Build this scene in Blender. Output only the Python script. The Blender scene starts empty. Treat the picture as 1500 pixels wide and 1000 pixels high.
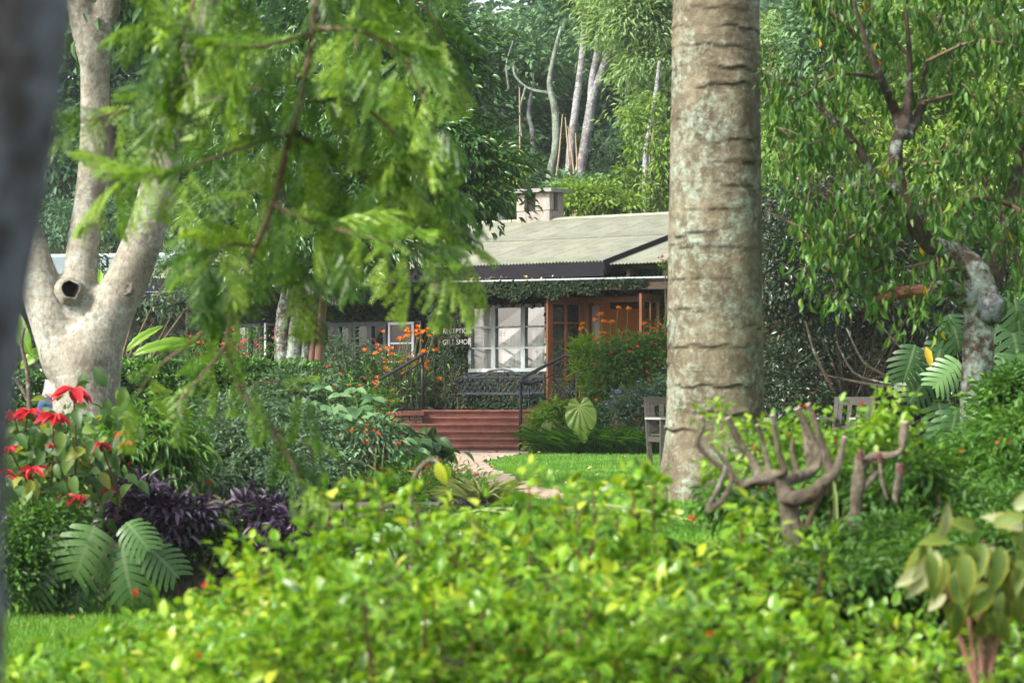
import bpy, math, random
import numpy as np
from mathutils import Vector, Matrix

rng = np.random.default_rng(11)
random.seed(11)
SC = bpy.context.scene
COL = SC.collection

# ------------------------------------------------------------------ camera
EYE = 1.5
F = 3750.0                      # focal length in pixels of a 1500 px wide frame
cam_d = bpy.data.cameras.new("camera")
cam = bpy.data.objects.new("camera", cam_d)
COL.objects.link(cam)
cam.location = (0, 0, EYE)
cam.rotation_euler = (math.radians(90), 0, 0)
cam_d.sensor_width = 36.0
cam_d.lens = 90.0
cam_d.shift_y = 100.0 / 1500.0
cam_d.clip_start = 0.1
cam_d.clip_end = 1000
cam_d.dof.use_dof = True
cam_d.dof.focus_distance = 44.0
cam_d.dof.aperture_fstop = 4.4
SC.camera = cam

# ------------------------------------------------------------------ light
SUN_EL, SUN_AZ = 40.0, 236.0    # azimuth of the sun, degrees clockwise from +Y
world = bpy.data.worlds.new("World")
SC.world = world
world.use_nodes = True
wn = world.node_tree
wn.nodes.clear()
w_out = wn.nodes.new("ShaderNodeOutputWorld")
w_bg = wn.nodes.new("ShaderNodeBackground")
w_sky = wn.nodes.new("ShaderNodeTexSky")
w_sky.sky_type = 'NISHITA'
w_sky.sun_disc = False
w_sky.sun_elevation = math.radians(SUN_EL)
w_sky.sun_rotation = math.radians(SUN_AZ)
w_sky.air_density = 1.0
w_sky.dust_density = 4.0
w_sky.ozone_density = 0.6
w_hs = wn.nodes.new("ShaderNodeHueSaturation")
w_hs.inputs["Saturation"].default_value = 0.35
wn.links.new(w_sky.outputs[0], w_hs.inputs["Color"])
wn.links.new(w_hs.outputs[0], w_bg.inputs["Color"])
w_bg.inputs["Strength"].default_value = 0.15
wn.links.new(w_bg.outputs[0], w_out.inputs["Surface"])
sun_d = bpy.data.lights.new("sun", 'SUN')
sun_d.energy = 2.9
sun_d.angle = math.radians(10)
sun_d.color = (1.0, 0.95, 0.86)
sun = bpy.data.objects.new("sun", sun_d)
COL.objects.link(sun)
_a, _e = math.radians(SUN_AZ), math.radians(SUN_EL)
_sd = Vector((math.sin(_a) * math.cos(_e), math.cos(_a) * math.cos(_e), math.sin(_e)))
sun.rotation_euler = (-_sd).to_track_quat('-Z', 'Y').to_euler()
SC.view_settings.view_transform = 'Standard'
SC.view_settings.look = 'None'
SC.view_settings.exposure = 1.3
SC.view_settings.gamma = 1.0
SC.view_settings.use_curve_mapping = False
SC.render.engine = 'CYCLES'
SC.cycles.max_bounces = 7
SC.cycles.diffuse_bounces = 3
SC.cycles.glossy_bounces = 2
SC.cycles.transmission_bounces = 4
SC.cycles.transparent_max_bounces = 8
SC.cycles.volume_bounces = 0
SC.cycles.use_adaptive_sampling = True
SC.cycles.adaptive_threshold = 0.02

# ------------------------------------------------------------------ helpers
def P(px, py, Y):
    """A point of the place seen at pixel (px, py) of the 1500x1000 frame, Y metres away."""
    return np.array([(px - 750.0) * Y / F, Y, EYE + (600.0 - py) * Y / F])

def nrmz(a):
    a = np.asarray(a, float)
    return a / np.maximum(np.linalg.norm(a, axis=-1, keepdims=True), 1e-9)

def smooth(a, b, x):
    t = np.clip((np.asarray(x, float) - a) / (b - a), 0, 1)
    return t * t * (3 - 2 * t)

def wob(x, y, s=1.0):
    x = np.asarray(x, float) * s; y = np.asarray(y, float) * s
    return (np.sin(x * 1.3 + 2.1 * np.sin(y * .7 + .3)) + np.sin(y * 1.7 + 1.3 * np.sin(x * 1.1 + 1.7))) * .5

def ground_z(x, y):
    x = np.asarray(x, float); y = np.asarray(y, float)
    a = smooth(-1.3, 0.2, x)
    zl = .75 * smooth(20.15, 20.3, y)
    zr = .5 + .25 * smooth(8, 16, y)
    z = zl * (1 - a) + zr * a
    z = z + .12 * smooth(26, 34, y) * (1 - smooth(-4.6, -3.0, x))
    z = z + .20 * np.maximum(0, y - 66) * smooth(66, 80, y)
    z = z + wob(x, y, .35) * .5 * smooth(72, 90, y)
    return z

# world matrices of parents, kept here so that meshes may be given in world coordinates
WM = {}

def link(o, parent=None, M=None):
    COL.objects.link(o)
    if parent is not None:
        o.parent = parent
    PM = WM.get(parent.name, np.eye(4)) if parent is not None else np.eye(4)
    if M is None:
        M = np.eye(4)
    o.matrix_basis = Matrix(M.tolist())
    WM[o.name] = PM @ M
    return o

def tag(o, label=None, cat=None, group=None, kind=None):
    if label: o["label"] = label
    if cat: o["category"] = cat
    if group: o["group"] = group
    if kind: o["kind"] = kind
    return o

def thing(name, label, cat, loc, rz=0.0, group=None):
    o = bpy.data.objects.new(name, None)
    o.empty_display_size = .2
    M = np.array(Matrix.Translation(Vector([float(v) for v in loc])) @ Matrix.Rotation(rz, 4, 'Z'))
    link(o, None, M)
    return tag(o, label, cat, group)

def base(x, y):
    return (float(x), float(y), float(ground_z(x, y)))

def raw_mesh(name, V, Fc, mat, rnd=None, edge=None, smooth_shade=False):
    me = bpy.data.meshes.new(name)
    if isinstance(Fc, np.ndarray):
        n, k = Fc.shape
        me.vertices.add(len(V)); me.loops.add(n * k); me.polygons.add(n)
        me.vertices.foreach_set("co", np.ascontiguousarray(V, dtype=np.float32).ravel())
        me.loops.foreach_set("vertex_index", np.ascontiguousarray(Fc, dtype=np.int32).ravel())
        me.polygons.foreach_set("loop_start", np.arange(0, n * k, k, dtype=np.int32))
        if smooth_shade:
            me.polygons.foreach_set("use_smooth", np.ones(n, dtype=bool))
    else:
        me.from_pydata([tuple(map(float, v)) for v in V], [], [tuple(int(i) for i in f) for f in Fc])
        if smooth_shade:
            me.polygons.foreach_set("use_smooth", np.ones(len(me.polygons), dtype=bool))
    if rnd is not None:
        at = me.attributes.new("rnd", 'FLOAT', 'FACE')
        at.data.foreach_set("value", np.ascontiguousarray(rnd, dtype=np.float32))
    if edge is not None:
        at = me.attributes.new("edge", 'FLOAT', 'POINT')
        at.data.foreach_set("value", np.ascontiguousarray(edge, dtype=np.float32))
    me.update()
    if mat is not None:
        me.materials.append(mat)
    return me

def to_local(V, parent):
    if parent is None or parent.name not in WM:
        return np.asarray(V, float)
    iM = np.linalg.inv(WM[parent.name])
    V = np.asarray(V, float)
    return V @ iM[:3, :3].T + iM[:3, 3]

def mesh(name, V, Fc, mat, parent=None, local=False, **kw):
    V = np.asarray(V, float)
    if parent is not None and not local:
        V = to_local(V, parent)
    me = raw_mesh(name, V, Fc, mat, **kw)
    return link(bpy.data.objects.new(name, me), parent)

def crv(ctrl, n):
    """Catmull-Rom through control points (any dimension), n samples."""
    c = np.asarray(ctrl, float)
    if len(c) == 2:
        t = np.linspace(0, 1, n)[:, None]
        return c[0] * (1 - t) + c[1] * t
    e = np.vstack([2 * c[0] - c[1], c, 2 * c[-1] - c[-2]])
    out = []
    for s in np.linspace(0, len(c) - 1 - 1e-9, n):
        i = int(s); t = s - i
        p0, p1, p2, p3 = e[i], e[i + 1], e[i + 2], e[i + 3]
        out.append(.5 * ((2 * p1) + (-p0 + p2) * t + (2 * p0 - 5 * p1 + 4 * p2 - p3) * t * t + (-p0 + 3 * p1 - 3 * p2 + p3) * t ** 3))
    return np.array(out)

class MB:
    def __init__(s):
        s.V = []; s.F = []; s.n = 0
    def add(s, V, Fc):
        V = np.asarray(V, float)
        s.V.append(V); s.F += [[i + s.n for i in f] for f in Fc]; s.n += len(V)
        return s
    def box(s, lo, hi):
        (a, b, c), (d, e, f) = lo, hi
        return s.add([(a, b, c), (d, b, c), (d, e, c), (a, e, c), (a, b, f), (d, b, f), (d, e, f), (a, e, f)],
                     [(0, 3, 2, 1), (4, 5, 6, 7), (0, 1, 5, 4), (1, 2, 6, 5), (2, 3, 7, 6), (3, 0, 4, 7)])
    def bar(s, a, b, w, h, up=(0, 0, 1)):
        """A rectangular bar from a to b, w across and h along 'up'."""
        a = np.asarray(a, float); b = np.asarray(b, float)
        d = nrmz(b - a); up = np.asarray(up, float)
        x = np.cross(d, up)
        if np.linalg.norm(x) < 1e-6: x = np.cross(d, (1, 0, 0))
        x = nrmz(x); z = nrmz(np.cross(x, d))
        V = []
        for p in (a, b):
            for sx, sz in ((-1, -1), (1, -1), (1, 1), (-1, 1)):
                V.append(p + x * sx * w / 2 + z * sz * h / 2)
        return s.add(V, [(0, 1, 2, 3), (7, 6, 5, 4), (0, 4, 5, 1), (1, 5, 6, 2), (2, 6, 7, 3), (3, 7, 4, 0)])
    def tube(s, pts, rad, seg=8, caps=True, bump=0.0, bfreq=1.0):
        pts = np.asarray(pts, float); n = len(pts)
        rad = np.broadcast_to(np.asarray(rad, float), (n,))
        T = nrmz(np.gradient(pts, axis=0))
        ref = np.array([1.0, 0, 0]) if abs(T[0][0]) < .9 else np.array([0, 1.0, 0])
        x = nrmz(np.cross(T[0], ref)); ang = np.linspace(0, 2 * np.pi, seg, endpoint=False)
        V = []
        L = 0.0
        for i in range(n):
            if i: L += np.linalg.norm(pts[i] - pts[i - 1])
            x = nrmz(x - T[i] * np.dot(x, T[i])); y = np.cross(T[i], x)
            r = rad[i] * np.ones(seg)
            if bump:
                r = r * (1 + bump * (np.sin(3 * ang + L * 2.3 * bfreq + 1.1) * .5 + np.sin(2 * ang - L * 3.7 * bfreq) * .5
                                     + .6 * np.sin(5 * ang + L * 5.9 * bfreq) * np.sin(L * 4.1 * bfreq)))
            V.append(pts[i] + np.cos(ang)[:, None] * x * r[:, None] + np.sin(ang)[:, None] * y * r[:, None])
        V = np.vstack(V)
        Fc = []
        for i in range(n - 1):
            for k in range(seg):
                a = i * seg + k; b = i * seg + (k + 1) % seg
                Fc.append((a, b, b + seg, a + seg))
        if caps:
            Fc.append(tuple(range(seg - 1, -1, -1))); Fc.append(tuple(range((n - 1) * seg, n * seg)))
        return s.add(V, Fc)
    def limb(s, ctrl, n=14, seg=9, bump=.06, bfreq=1.0):
        c = crv(ctrl, n)
        return s.tube(c[:, :3], np.maximum(c[:, 3], .002), seg, True, bump, bfreq)
    def build(s, name, mat, parent=None, local=False, sm=False):
        V = np.vstack(s.V)
        return mesh(name, V, s.F, mat, parent, local, smooth_shade=sm)

# ------------------------------------------------------------------ materials
def new_mat(name):
    m = bpy.data.materials.new(name); m.use_nodes = True
    nt = m.node_tree; nt.nodes.clear()
    out = nt.nodes.new("ShaderNodeOutputMaterial")
    return m, nt, out

def N(nt, t, **kw):
    n = nt.nodes.new("ShaderNode" + t)
    for k, v in kw.items(): setattr(n, k, v)
    return n

def ramp(nt, src, stops):
    r = N(nt, "ValToRGB")
    el = r.color_ramp.elements
    while len(el) > 1: el.remove(el[-1])
    el[0].position = stops[0][0]; el[0].color = (*stops[0][1], 1)
    for p, c in stops[1:]:
        e = el.new(p); e.color = (*c, 1)
    nt.links.new(src, r.inputs[0])
    return r.outputs[0]

def noise(nt, scale, detail=4, rough=.55, vec=None, dist=0.0):
    n = N(nt, "TexNoise")
    n.inputs["Scale"].default_value = scale; n.inputs["Detail"].default_value = detail
    n.inputs["Roughness"].default_value = rough; n.inputs["Distortion"].default_value = dist
    if vec is not None: nt.links.new(vec, n.inputs["Vector"])
    return n.outputs[0]

def coords(nt, scale=(1, 1, 1), kind="Object"):
    tc = N(nt, "TexCoord"); mp = N(nt, "Mapping")
    mp.inputs["Scale"].default_value = scale
    nt.links.new(tc.outputs[kind], mp.inputs["Vector"])
    return mp.outputs[0]

def mixc(nt, fac, a, b, mode='MIX'):
    m = N(nt, "MixRGB"); m.blend_type = mode
    for s, v in ((m.inputs[0], fac), (m.inputs[1], a), (m.inputs[2], b)):
        if isinstance(v, (int, float)): s.default_value = v
        elif isinstance(v, tuple): s.default_value = (*v, 1)
        else: nt.links.new(v, s)
    return m.outputs[0]

def surf(name, stops, scale=4, stretch=(1, 1, 1), rough=.7, bump=.2, bscale=30, metal=0.0, spots=None, spec=.4, kind="Object", detail=5):
    m, nt, out = new_mat(name)
    v = coords(nt, stretch, kind)
    c = ramp(nt, noise(nt, scale, detail, .6, v), stops)
    if spots:
        sc, col, lo, hi = spots
        f = ramp(nt, noise(nt, sc, 6, .65, coords(nt, (1, 1, 1), kind), .3), [(lo, (0, 0, 0)), (hi, (1, 1, 1))])
        c = mixc(nt, f, c, col)
    oi = N(nt, "ObjectInfo")
    c = mixc(nt, 1.0, c, ramp(nt, oi.outputs["Random"], [(0, (.86, .86, .87)), (1, (1.08, 1.07, 1.05))]), 'MULTIPLY')
    b = N(nt, "BsdfPrincipled")
    nt.links.new(c, b.inputs["Base Color"])
    b.inputs["Roughness"].default_value = rough; b.inputs["Metallic"].default_value = metal
    b.inputs["Specular IOR Level"].default_value = spec
    if bump:
        bp = N(nt, "Bump"); bp.inputs["Strength"].default_value = bump; bp.inputs["Distance"].default_value = .02
        nt.links.new(noise(nt, bscale, 5, .6, v), bp.inputs["Height"])
        nt.links.new(bp.outputs[0], b.inputs["Normal"])
    nt.links.new(b.outputs[0], out.inputs["Surface"])
    return m

def leaf_mat(name, stops, edge=None, rough=.45, trans=.35, tint=(1.25, 1.2, .55), spec=.4, vein=None):
    m, nt, out = new_mat(name)
    at = N(nt, "Attribute"); at.attribute_name = "rnd"
    c = ramp(nt, at.outputs["Fac"], stops)
    if edge:
        ae = N(nt, "Attribute"); ae.attribute_name = "edge"
        ecol, lo, hi, amt = edge
        f = ramp(nt, ae.outputs["Fac"], [(lo, (0, 0, 0)), (hi, (amt, amt, amt))] if lo >= 0 else [(0, (amt, amt, amt)), (hi, (0, 0, 0))])
        c = mixc(nt, f, c, ecol)
    if vein:
        vcol, sc, amt = vein
        wv = N(nt, "TexWave"); wv.inputs["Scale"].default_value = sc; wv.inputs["Distortion"].default_value = 1.0
        wv.bands_direction = 'Y'
        nt.links.new(coords(nt), wv.inputs["Vector"])
        f = ramp(nt, wv.outputs["Fac"], [(.6, (0, 0, 0)), (.95, (amt, amt, amt))])
        c = mixc(nt, f, c, vcol)
    b = N(nt, "BsdfPrincipled")
    nt.links.new(c, b.inputs["Base Color"])
    b.inputs["Roughness"].default_value = rough
    b.inputs["Specular IOR Level"].default_value = spec
    t = N(nt, "BsdfTranslucent")
    nt.links.new(mixc(nt, 1.0, c, tint, 'MULTIPLY'), t.inputs["Color"])
    mx = N(nt, "MixShader"); mx.inputs[0].default_value = trans
    nt.links.new(b.outputs[0], mx.inputs[1]); nt.links.new(t.outputs[0], mx.inputs[2])
    nt.links.new(mx.outputs[0], out.inputs["Surface"])
    return m

def bark_mat(name, c0, c1, lichen=None, cover=(.52, .62), scale=6, stretch=(1, 1, .35), bump=.5, rings=0.0, ringscale=3.0, rough=.85, ringcol=None, bdist=.03, mott=1.0, scar=None):
    m, nt, out = new_mat(name)
    v = coords(nt, stretch)
    c = ramp(nt, noise(nt, scale, 6, .65, v), [(.3, c0), (.7, c1)])
    h = noise(nt, scale * 4, 6, .7, v)
    fv = ramp(nt, noise(nt, 38, 5, .7, coords(nt, (1, 1, .6))), [(.32, (.55, .53, .5)), (.5, (1, 1, 1)), (.72, (1.35, 1.35, 1.32))])
    c = mixc(nt, mott, c, fv, 'MULTIPLY')
    bv = ramp(nt, noise(nt, 3.1, 4, .6, coords(nt, (1, 1, .5))), [(.36, (.62, .6, .56)), (.6, (1.12, 1.12, 1.1))])
    c = mixc(nt, 1.0, c, bv, 'MULTIPLY')
    if rings:
        wv = N(nt, "TexWave"); wv.bands_direction = 'Z'; wv.inputs["Scale"].default_value = ringscale
        wv.inputs["Distortion"].default_value = 5.0; wv.inputs["Detail"].default_value = 3; wv.inputs["Detail Scale"].default_value = 1.2
        nt.links.new(coords(nt), wv.inputs["Vector"])
        f = ramp(nt, wv.outputs["Fac"], [(.0, (1, 1, 1)), (.3, (0, 0, 0))])
        brk = ramp(nt, noise(nt, 5, 3, .5, coords(nt)), [(.42, (0, 0, 0)), (.6, (rings, rings, rings))])
        f2 = mixc(nt, 1.0, f, brk, 'MULTIPLY')
        c = mixc(nt, f2, c, ringcol or tuple(x * .4 for x in c0))
    if lichen:
        big = noise(nt, 2.2, 3, .6, coords(nt), .4)
        fine = noise(nt, 16, 6, .7, coords(nt), .2)
        ad = N(nt, "Math"); ad.operation = 'MULTIPLY_ADD'
        nt.links.new(fine, ad.inputs[0]); ad.inputs[1].default_value = .55
        mm = N(nt, "Math"); mm.operation = 'MULTIPLY'; nt.links.new(big, mm.inputs[0]); mm.inputs[1].default_value = .45
        nt.links.new(mm.outputs[0], ad.inputs[2])
        f = ramp(nt, ad.outputs[0], [(cover[0], (0, 0, 0)), (cover[1], (1, 1, 1))])
        lc = ramp(nt, noise(nt, 30, 4, .6, coords(nt)), [(.35, tuple(x * .6 for x in lichen)), (.65, lichen)])
        c = mixc(nt, f, c, lc)
    if scar:
        ae = N(nt, "Attribute"); ae.attribute_name = "edge"
        c = mixc(nt, ramp(nt, ae.outputs["Fac"], [(.15, (0, 0, 0)), (.7, (.9, .9, .9))]), c, scar)
    b = N(nt, "BsdfPrincipled"); nt.links.new(c, b.inputs["Base Color"])
    b.inputs["Roughness"].default_value = rough; b.inputs["Specular IOR Level"].default_value = .2
    bp = N(nt, "Bump"); bp.inputs["Strength"].default_value = bump; bp.inputs["Distance"].default_value = bdist
    nt.links.new(h, bp.inputs["Height"]); nt.links.new(bp.outputs[0], b.inputs["Normal"])
    nt.links.new(b.outputs[0], out.inputs["Surface"])
    return m

def glass_mat(name, tint=(.92, .96, .95), refl=.16, gain=.8):
    m, nt, out = new_mat(name)
    t = N(nt, "BsdfTransparent"); t.inputs[0].default_value = (*tint, 1)
    g = N(nt, "BsdfGlossy"); g.inputs["Roughness"].default_value = .015; g.inputs[0].default_value = (1, 1, 1, 1)
    lw = N(nt, "LayerWeight"); lw.inputs[0].default_value = .35
    ma = N(nt, "Math"); ma.operation = 'MULTIPLY_ADD'
    nt.links.new(lw.outputs["Fresnel"], ma.inputs[0]); ma.inputs[1].default_value = gain; ma.inputs[2].default_value = refl
    mx = N(nt, "MixShader"); nt.links.new(ma.outputs[0], mx.inputs[0])
    nt.links.new(t.outputs[0], mx.inputs[1]); nt.links.new(g.outputs[0], mx.inputs[2])
    nt.links.new(mx.outputs[0], out.inputs["Surface"])
    return m

M = {}
M['soil'] = surf('soil', [(.3, (.010, .012, .005)), (.6, (.018, .022, .008)), (.8, (.028, .022, .012))], 3, bump=.6, bscale=25, rough=1.0, spec=.05)
M['lawn'] = surf('lawn_turf', [(.3, (.05, .14, .015)), (.7, (.09, .2, .025))], 1.6, bump=.5, bscale=60, rough=.9)
M['stone_path'] = surf('path_stone', [(.3, (.30, .22, .16)), (.7, (.42, .32, .25))], 5, bump=.3, bscale=40, spots=(3, (.22, .17, .12), .5, .7))
M['terracotta'] = surf('terracotta_step', [(.25, (.17, .062, .045)), (.5, (.25, .092, .066)), (.8, (.31, .14, .108))], 4, (1, 1, 1), rough=.7, bump=.25, bscale=45, spots=(6, (.11, .065, .05), .52, .7))
M['brick'] = surf('old_brick', [(.3, (.13, .07, .05)), (.6, (.2, .12, .08)), (.8, (.1, .1, .06))], 7, bump=.6, bscale=40, spots=(6, (.05, .06, .03), .5, .65))
M['wall_stone'] = surf('mossy_wall_stone', [(.3, (.07, .06, .045)), (.7, (.14, .12, .09))], 6, bump=.7, bscale=25, spots=(5, (.035, .05, .02), .48, .62))
M['block'] = surf('chimney_block', [(.3, (.19, .165, .145)), (.6, (.275, .245, .215)), (.8, (.33, .295, .27))], 9, bump=.5, bscale=50, spots=(8, (.24, .22, .2), .56, .7))
M['concrete'] = surf('cap_concrete', [(.3, (.17, .17, .16)), (.7, (.25, .25, .235))], 8, bump=.4, bscale=40, spots=(7, (.18, .18, .17), .55, .7))
M['roof_cream'] = surf('cream_roof_paint', [(.3, (.235, .245, .18)), (.55, (.285, .295, .22)), (.8, (.33, .338, .26))], 1.3, rough=.5, bump=.03, bscale=30, spots=(3.2, (.17, .17, .13), .5, .72))
M['roof_grey'] = surf('grey_roof_paint', [(.3, (.25, .31, .32)), (.7, (.32, .37, .375))], 1.5, rough=.5, bump=.03, spots=(2.5, (.3, .36, .38), .55, .8))
M['fascia'] = surf('black_fascia', [(.3, (.006, .006, .009)), (.7, (.017, .016, .022))], 5, (1, 1, 6), rough=.7, bump=.2, spec=.12)
M['beam'] = surf('dark_beam', [(.3, (.035, .024, .016)), (.7, (.085, .06, .042))], 5, (1, 6, 6), rough=.8, bump=.3)
M['wall'] = surf('dark_wall', [(.3, (.03, .033, .025)), (.7, (.06, .06, .045))], 5, rough=.95, bump=.5)
M['orange_wall'] = surf('orange_interior', [(.3, (.62, .24, .045)), (.7, (.72, .31, .07))], 1.2, rough=.85, bump=.05)
M['int_floor'] = surf('interior_floor', [(.3, (.2, .1, .05)), (.7, (.3, .15, .08))], 3, rough=.5, bump=.05)
M['white_wall'] = surf('interior_plaster', [(.3, (.5, .48, .42)), (.7, (.6, .57, .5))], 2, rough=.9, bump=.05)
M['curtain'] = surf('white_curtain', [(.3, (.84, .85, .85)), (.7, (.88, .88, .88))], 2, rough=.9, bump=.03)
M['win_frame'] = surf('grey_green_frame', [(.3, (.16, .2, .2)), (.55, (.26, .31, .3)), (.8, (.42, .47, .46))], 9, (1, 1, .4), rough=.65, bump=.3, bscale=35, spots=(14, (.1, .07, .05), .6, .72))
M['win_frame_dark'] = surf('slate_frame', [(.3, (.032, .046, .05)), (.7, (.08, .105, .11))], 9, (1, 1, .4), rough=.6, bump=.25)
M['win_white'] = surf('white_casement', [(.3, (.52, .55, .62)), (.7, (.66, .69, .74))], 6, rough=.5, bump=.1)
M['door_wood'] = surf('varnished_door', [(.25, (.10, .036, .013)), (.55, (.19, .072, .026)), (.8, (.29, .125, .05))], 4, (7, 7, .7), rough=.42, bump=.15, bscale=14)
M['grey_jamb'] = surf('grey_jamb', [(.3, (.2, .18, .16)), (.7, (.3, .28, .26))], 5, rough=.7, bump=.2)
M['iron'] = surf('black_iron', [(.3, (.014, .016, .02)), (.7, (.035, .038, .048))], 8, rough=.42, bump=.15, metal=.25)
M['iron_blue'] = surf('worn_iron', [(.3, (.024, .028, .037)), (.7, (.055, .062, .08))], 10, rough=.4, bump=.15, metal=.2)
M['silver'] = surf('bright_metal', [(.3, (.5, .5, .52)), (.7, (.65, .65, .68))], 10, rough=.35, metal=.6, bump=.05)
M['letter'] = surf('letter_metal', [(.3, (.42, .4, .38)), (.7, (.6, .58, .56))], 10, rough=.4, metal=.2, bump=.05)
M['teak'] = surf('weathered_teak', [(.3, (.03, .026, .023)), (.6, (.06, .052, .045)), (.8, (.1, .09, .08))], 6, (1.5, 1.5, 12), rough=.8, bump=.3)
M['teak_pale'] = surf('pale_teak', [(.3, (.2, .19, .19)), (.7, (.32, .3, .3))], 6, rough=.8, bump=.3)
M['pole'] = surf('reddish_pole', [(.25, (.13, .065, .04)), (.55, (.24, .13, .085)), (.8, (.34, .21, .14))], 3, (4, 4, .5), rough=.7, bump=.3, bscale=18)
M['thatch'] = surf('pale_hut_roof', [(.3, (.24, .16, .13)), (.7, (.36, .26, .22))], 5, (1, 1, 4), rough=.9, bump=.5)
M['jeans'] = surf('blue_denim', [(.3, (.02, .04, .12)), (.7, (.045, .08, .2))], 14, rough=.85, bump=.2, bscale=60)
M['shirt'] = surf('grey_shirt', [(.3, (.25, .25, .27)), (.7, (.3, .3, .32))], 6, rough=.9, bump=.1)
M['skin'] = surf('skin', [(.3, (.28, .16, .11)), (.7, (.34, .2, .14))], 5, rough=.55, bump=.03)
M['hair'] = surf('dark_hair', [(.3, (.02, .014, .01)), (.7, (.045, .03, .02))], 20, (1, 1, 5), rough=.6, bump=.3)
M['shoe'] = surf('dark_shoe', [(.3, (.03, .03, .035)), (.7, (.06, .06, .06))], 10, rough=.6, bump=.1)
M['paper'] = surf('white_paper', [(.3, (.78, .78, .8)), (.7, (.84, .84, .84))], 3, rough=.8, bump=.02)
M['lamp_glass'] = surf('lamp_glass', [(.3, (.25, .28, .3)), (.7, (.45, .48, .5))], 12, rough=.25, bump=.05)
def curtain_mat():
    m, nt, out = new_mat('white_curtain')
    d = N(nt, "BsdfDiffuse"); t = N(nt, "BsdfTranslucent"); mx = N(nt, "MixShader")
    c = ramp(nt, noise(nt, 3, 3, .5, coords(nt)), [(.3, (.86, .87, .87)), (.7, (.9, .9, .9))])
    nt.links.new(c, d.inputs["Color"]); nt.links.new(c, t.inputs["Color"]); mx.inputs[0].default_value = .4
    nt.links.new(d.outputs[0], mx.inputs[1]); nt.links.new(t.outputs[0], mx.inputs[2]); nt.links.new(mx.outputs[0], out.inputs["Surface"])
    return m
M['curtain'] = curtain_mat()
M['pot'] = surf('dark_pot', [(.3, (.02, .02, .024)), (.7, (.05, .05, .055))], 9, rough=.6, bump=.2)
M['glass'] = glass_mat('window_glass')
M['glass_dark'] = glass_mat('door_glass', (.6, .65, .63), .03, .45)
M['dark_void'] = surf('dark_inside', [(.3, (.008, .008, .008)), (.7, (.02, .018, .016))], 5, rough=.9, bump=.1)  # near-black colour for the chimney core and the trunk hollow

M['bark_big'] = bark_mat('big_trunk_bark', (.085, .07, .046), (.205, .18, .125), (.31, .37, .29), (.49, .63), 4, (1, 1, 1.0), .7, .35, 1.5, .9, (.07, .055, .036), .04, .55, (.028, .021, .014))
M['bark_pale'] = bark_mat('pale_bark', (.15, .13, .10), (.345, .33, .28), (.42, .46, .40), (.50, .62), 4, (1, 1, .6), .5, .5, 3.0, .9, (.14, .12, .09))
M['bark_near'] = bark_mat('near_bark', (.022, .018, .016), (.12, .115, .115), (.2, .23, .25), (.47, .56), 3.2, (1, 1, .3), .8)
M['bark_lichen'] = bark_mat('lichen_bark', (.05, .035, .025), (.12, .09, .065), (.38, .45, .39), (.465, .56), 8, (1, 1, .4), 1.0)
M['bark_mid'] = bark_mat('mid_lichen_bark', (.09, .07, .05), (.18, .15, .11), (.34, .40, .35), (.48, .58), 8, (1, 1, .5), .6)
M['bark_far'] = bark_mat('far_grey_bark', (.09, .085, .085), (.22, .21, .21), (.42, .44, .45), (.46, .58), 5, (1, 1, .5), .5)
M['bark_fargreen'] = bark_mat('far_greenish_bark', (.08, .1, .075), (.18, .22, .17), (.32, .38, .32), (.48, .6), 5, (1, 1, .5), .5)
M['bark_dark'] = bark_mat('dark_bark', (.03, .024, .018), (.08, .065, .05), None, scale=8, bump=.7)
M['bark_brown'] = bark_mat('brown_limb_bark', (.03, .023, .017), (.085, .064, .047), (.30, .36, .31), (.54, .63), 8, (1, 1, .4), .8)
M['twig'] = bark_mat('twig_bark', (.08, .055, .035), (.16, .115, .075), None, scale=14, bump=.4)
M['tan_pole'] = surf('tan_pole', [(.3, (.24, .17, .1)), (.7, (.38, .28, .18))], 3, (4, 4, .5), rough=.8, bump=.2)
M['red_bud'] = surf('red_bud', [(.3, (.05, .02, .015)), (.7, (.13, .04, .03))], 60, rough=.7, bump=.5)
M['twig_grey'] = bark_mat('grey_branch', (.085, .07, .05), (.26, .22, .165), (.34, .35, .30), (.52, .62), 16, (1, 1, .6), .9)
M['cut_wood'] = surf('cut_wood', [(.3, (.42, .33, .24)), (.7, (.56, .47, .37))], 18, rough=.8, bump=.2)
M['broken_wood'] = surf('broken_red_wood', [(.3, (.10, .04, .02)), (.55, (.25, .105, .05)), (.8, (.36, .19, .11))], 7, (1, 9, 9), rough=.85, bump=.9, bscale=14)
M['stem_green'] = surf('green_stem', [(.3, (.09, .14, .03)), (.7, (.16, .22, .06))], 8, rough=.6, bump=.1)
M['stem_red'] = surf('reddish_stem', [(.3, (.12, .05, .03)), (.7, (.2, .1, .06))], 8, rough=.7, bump=.2)

G = lambda *s: list(s)
M['lf_hedge'] = leaf_mat('variegated_leaf', [(0, (.014, .06, .006)), (.25, (.038, .15, .009)), (.55, (.10, .27, .012)), (.8, (.22, .38, .018)), (.94, (.44, .50, .05)), (1, (.56, .56, .26))], ((.44, .52, .05), .35, 1.0, .45), .3, .4)
M['lf_feather'] = leaf_mat('feather_leaf', [(0, (.022, .07, .008)), (.45, (.08, .19, .012)), (.8, (.18, .32, .022)), (1, (.28, .42, .05))], None, .36, .45)
M['lf_glossy'] = leaf_mat('glossy_leaf', [(0, (.018, .06, .012)), (.6, (.04, .12, .016)), (.9, (.08, .19, .025)), (1, (.15, .24, .03))], None, .28, .28, spec=.6)
M['lf_droop'] = leaf_mat('drooping_leaf', [(0, (.02, .07, .018)), (.5, (.05, .14, .024)), (.85, (.12, .24, .04)), (.955, (.16, .25, .03)), (.97, (.6, .42, .03)), (1, (.6, .3, .04))], ((.12, .2, .03), .5, 1, .4), .4, .42, spec=.4)
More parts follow.
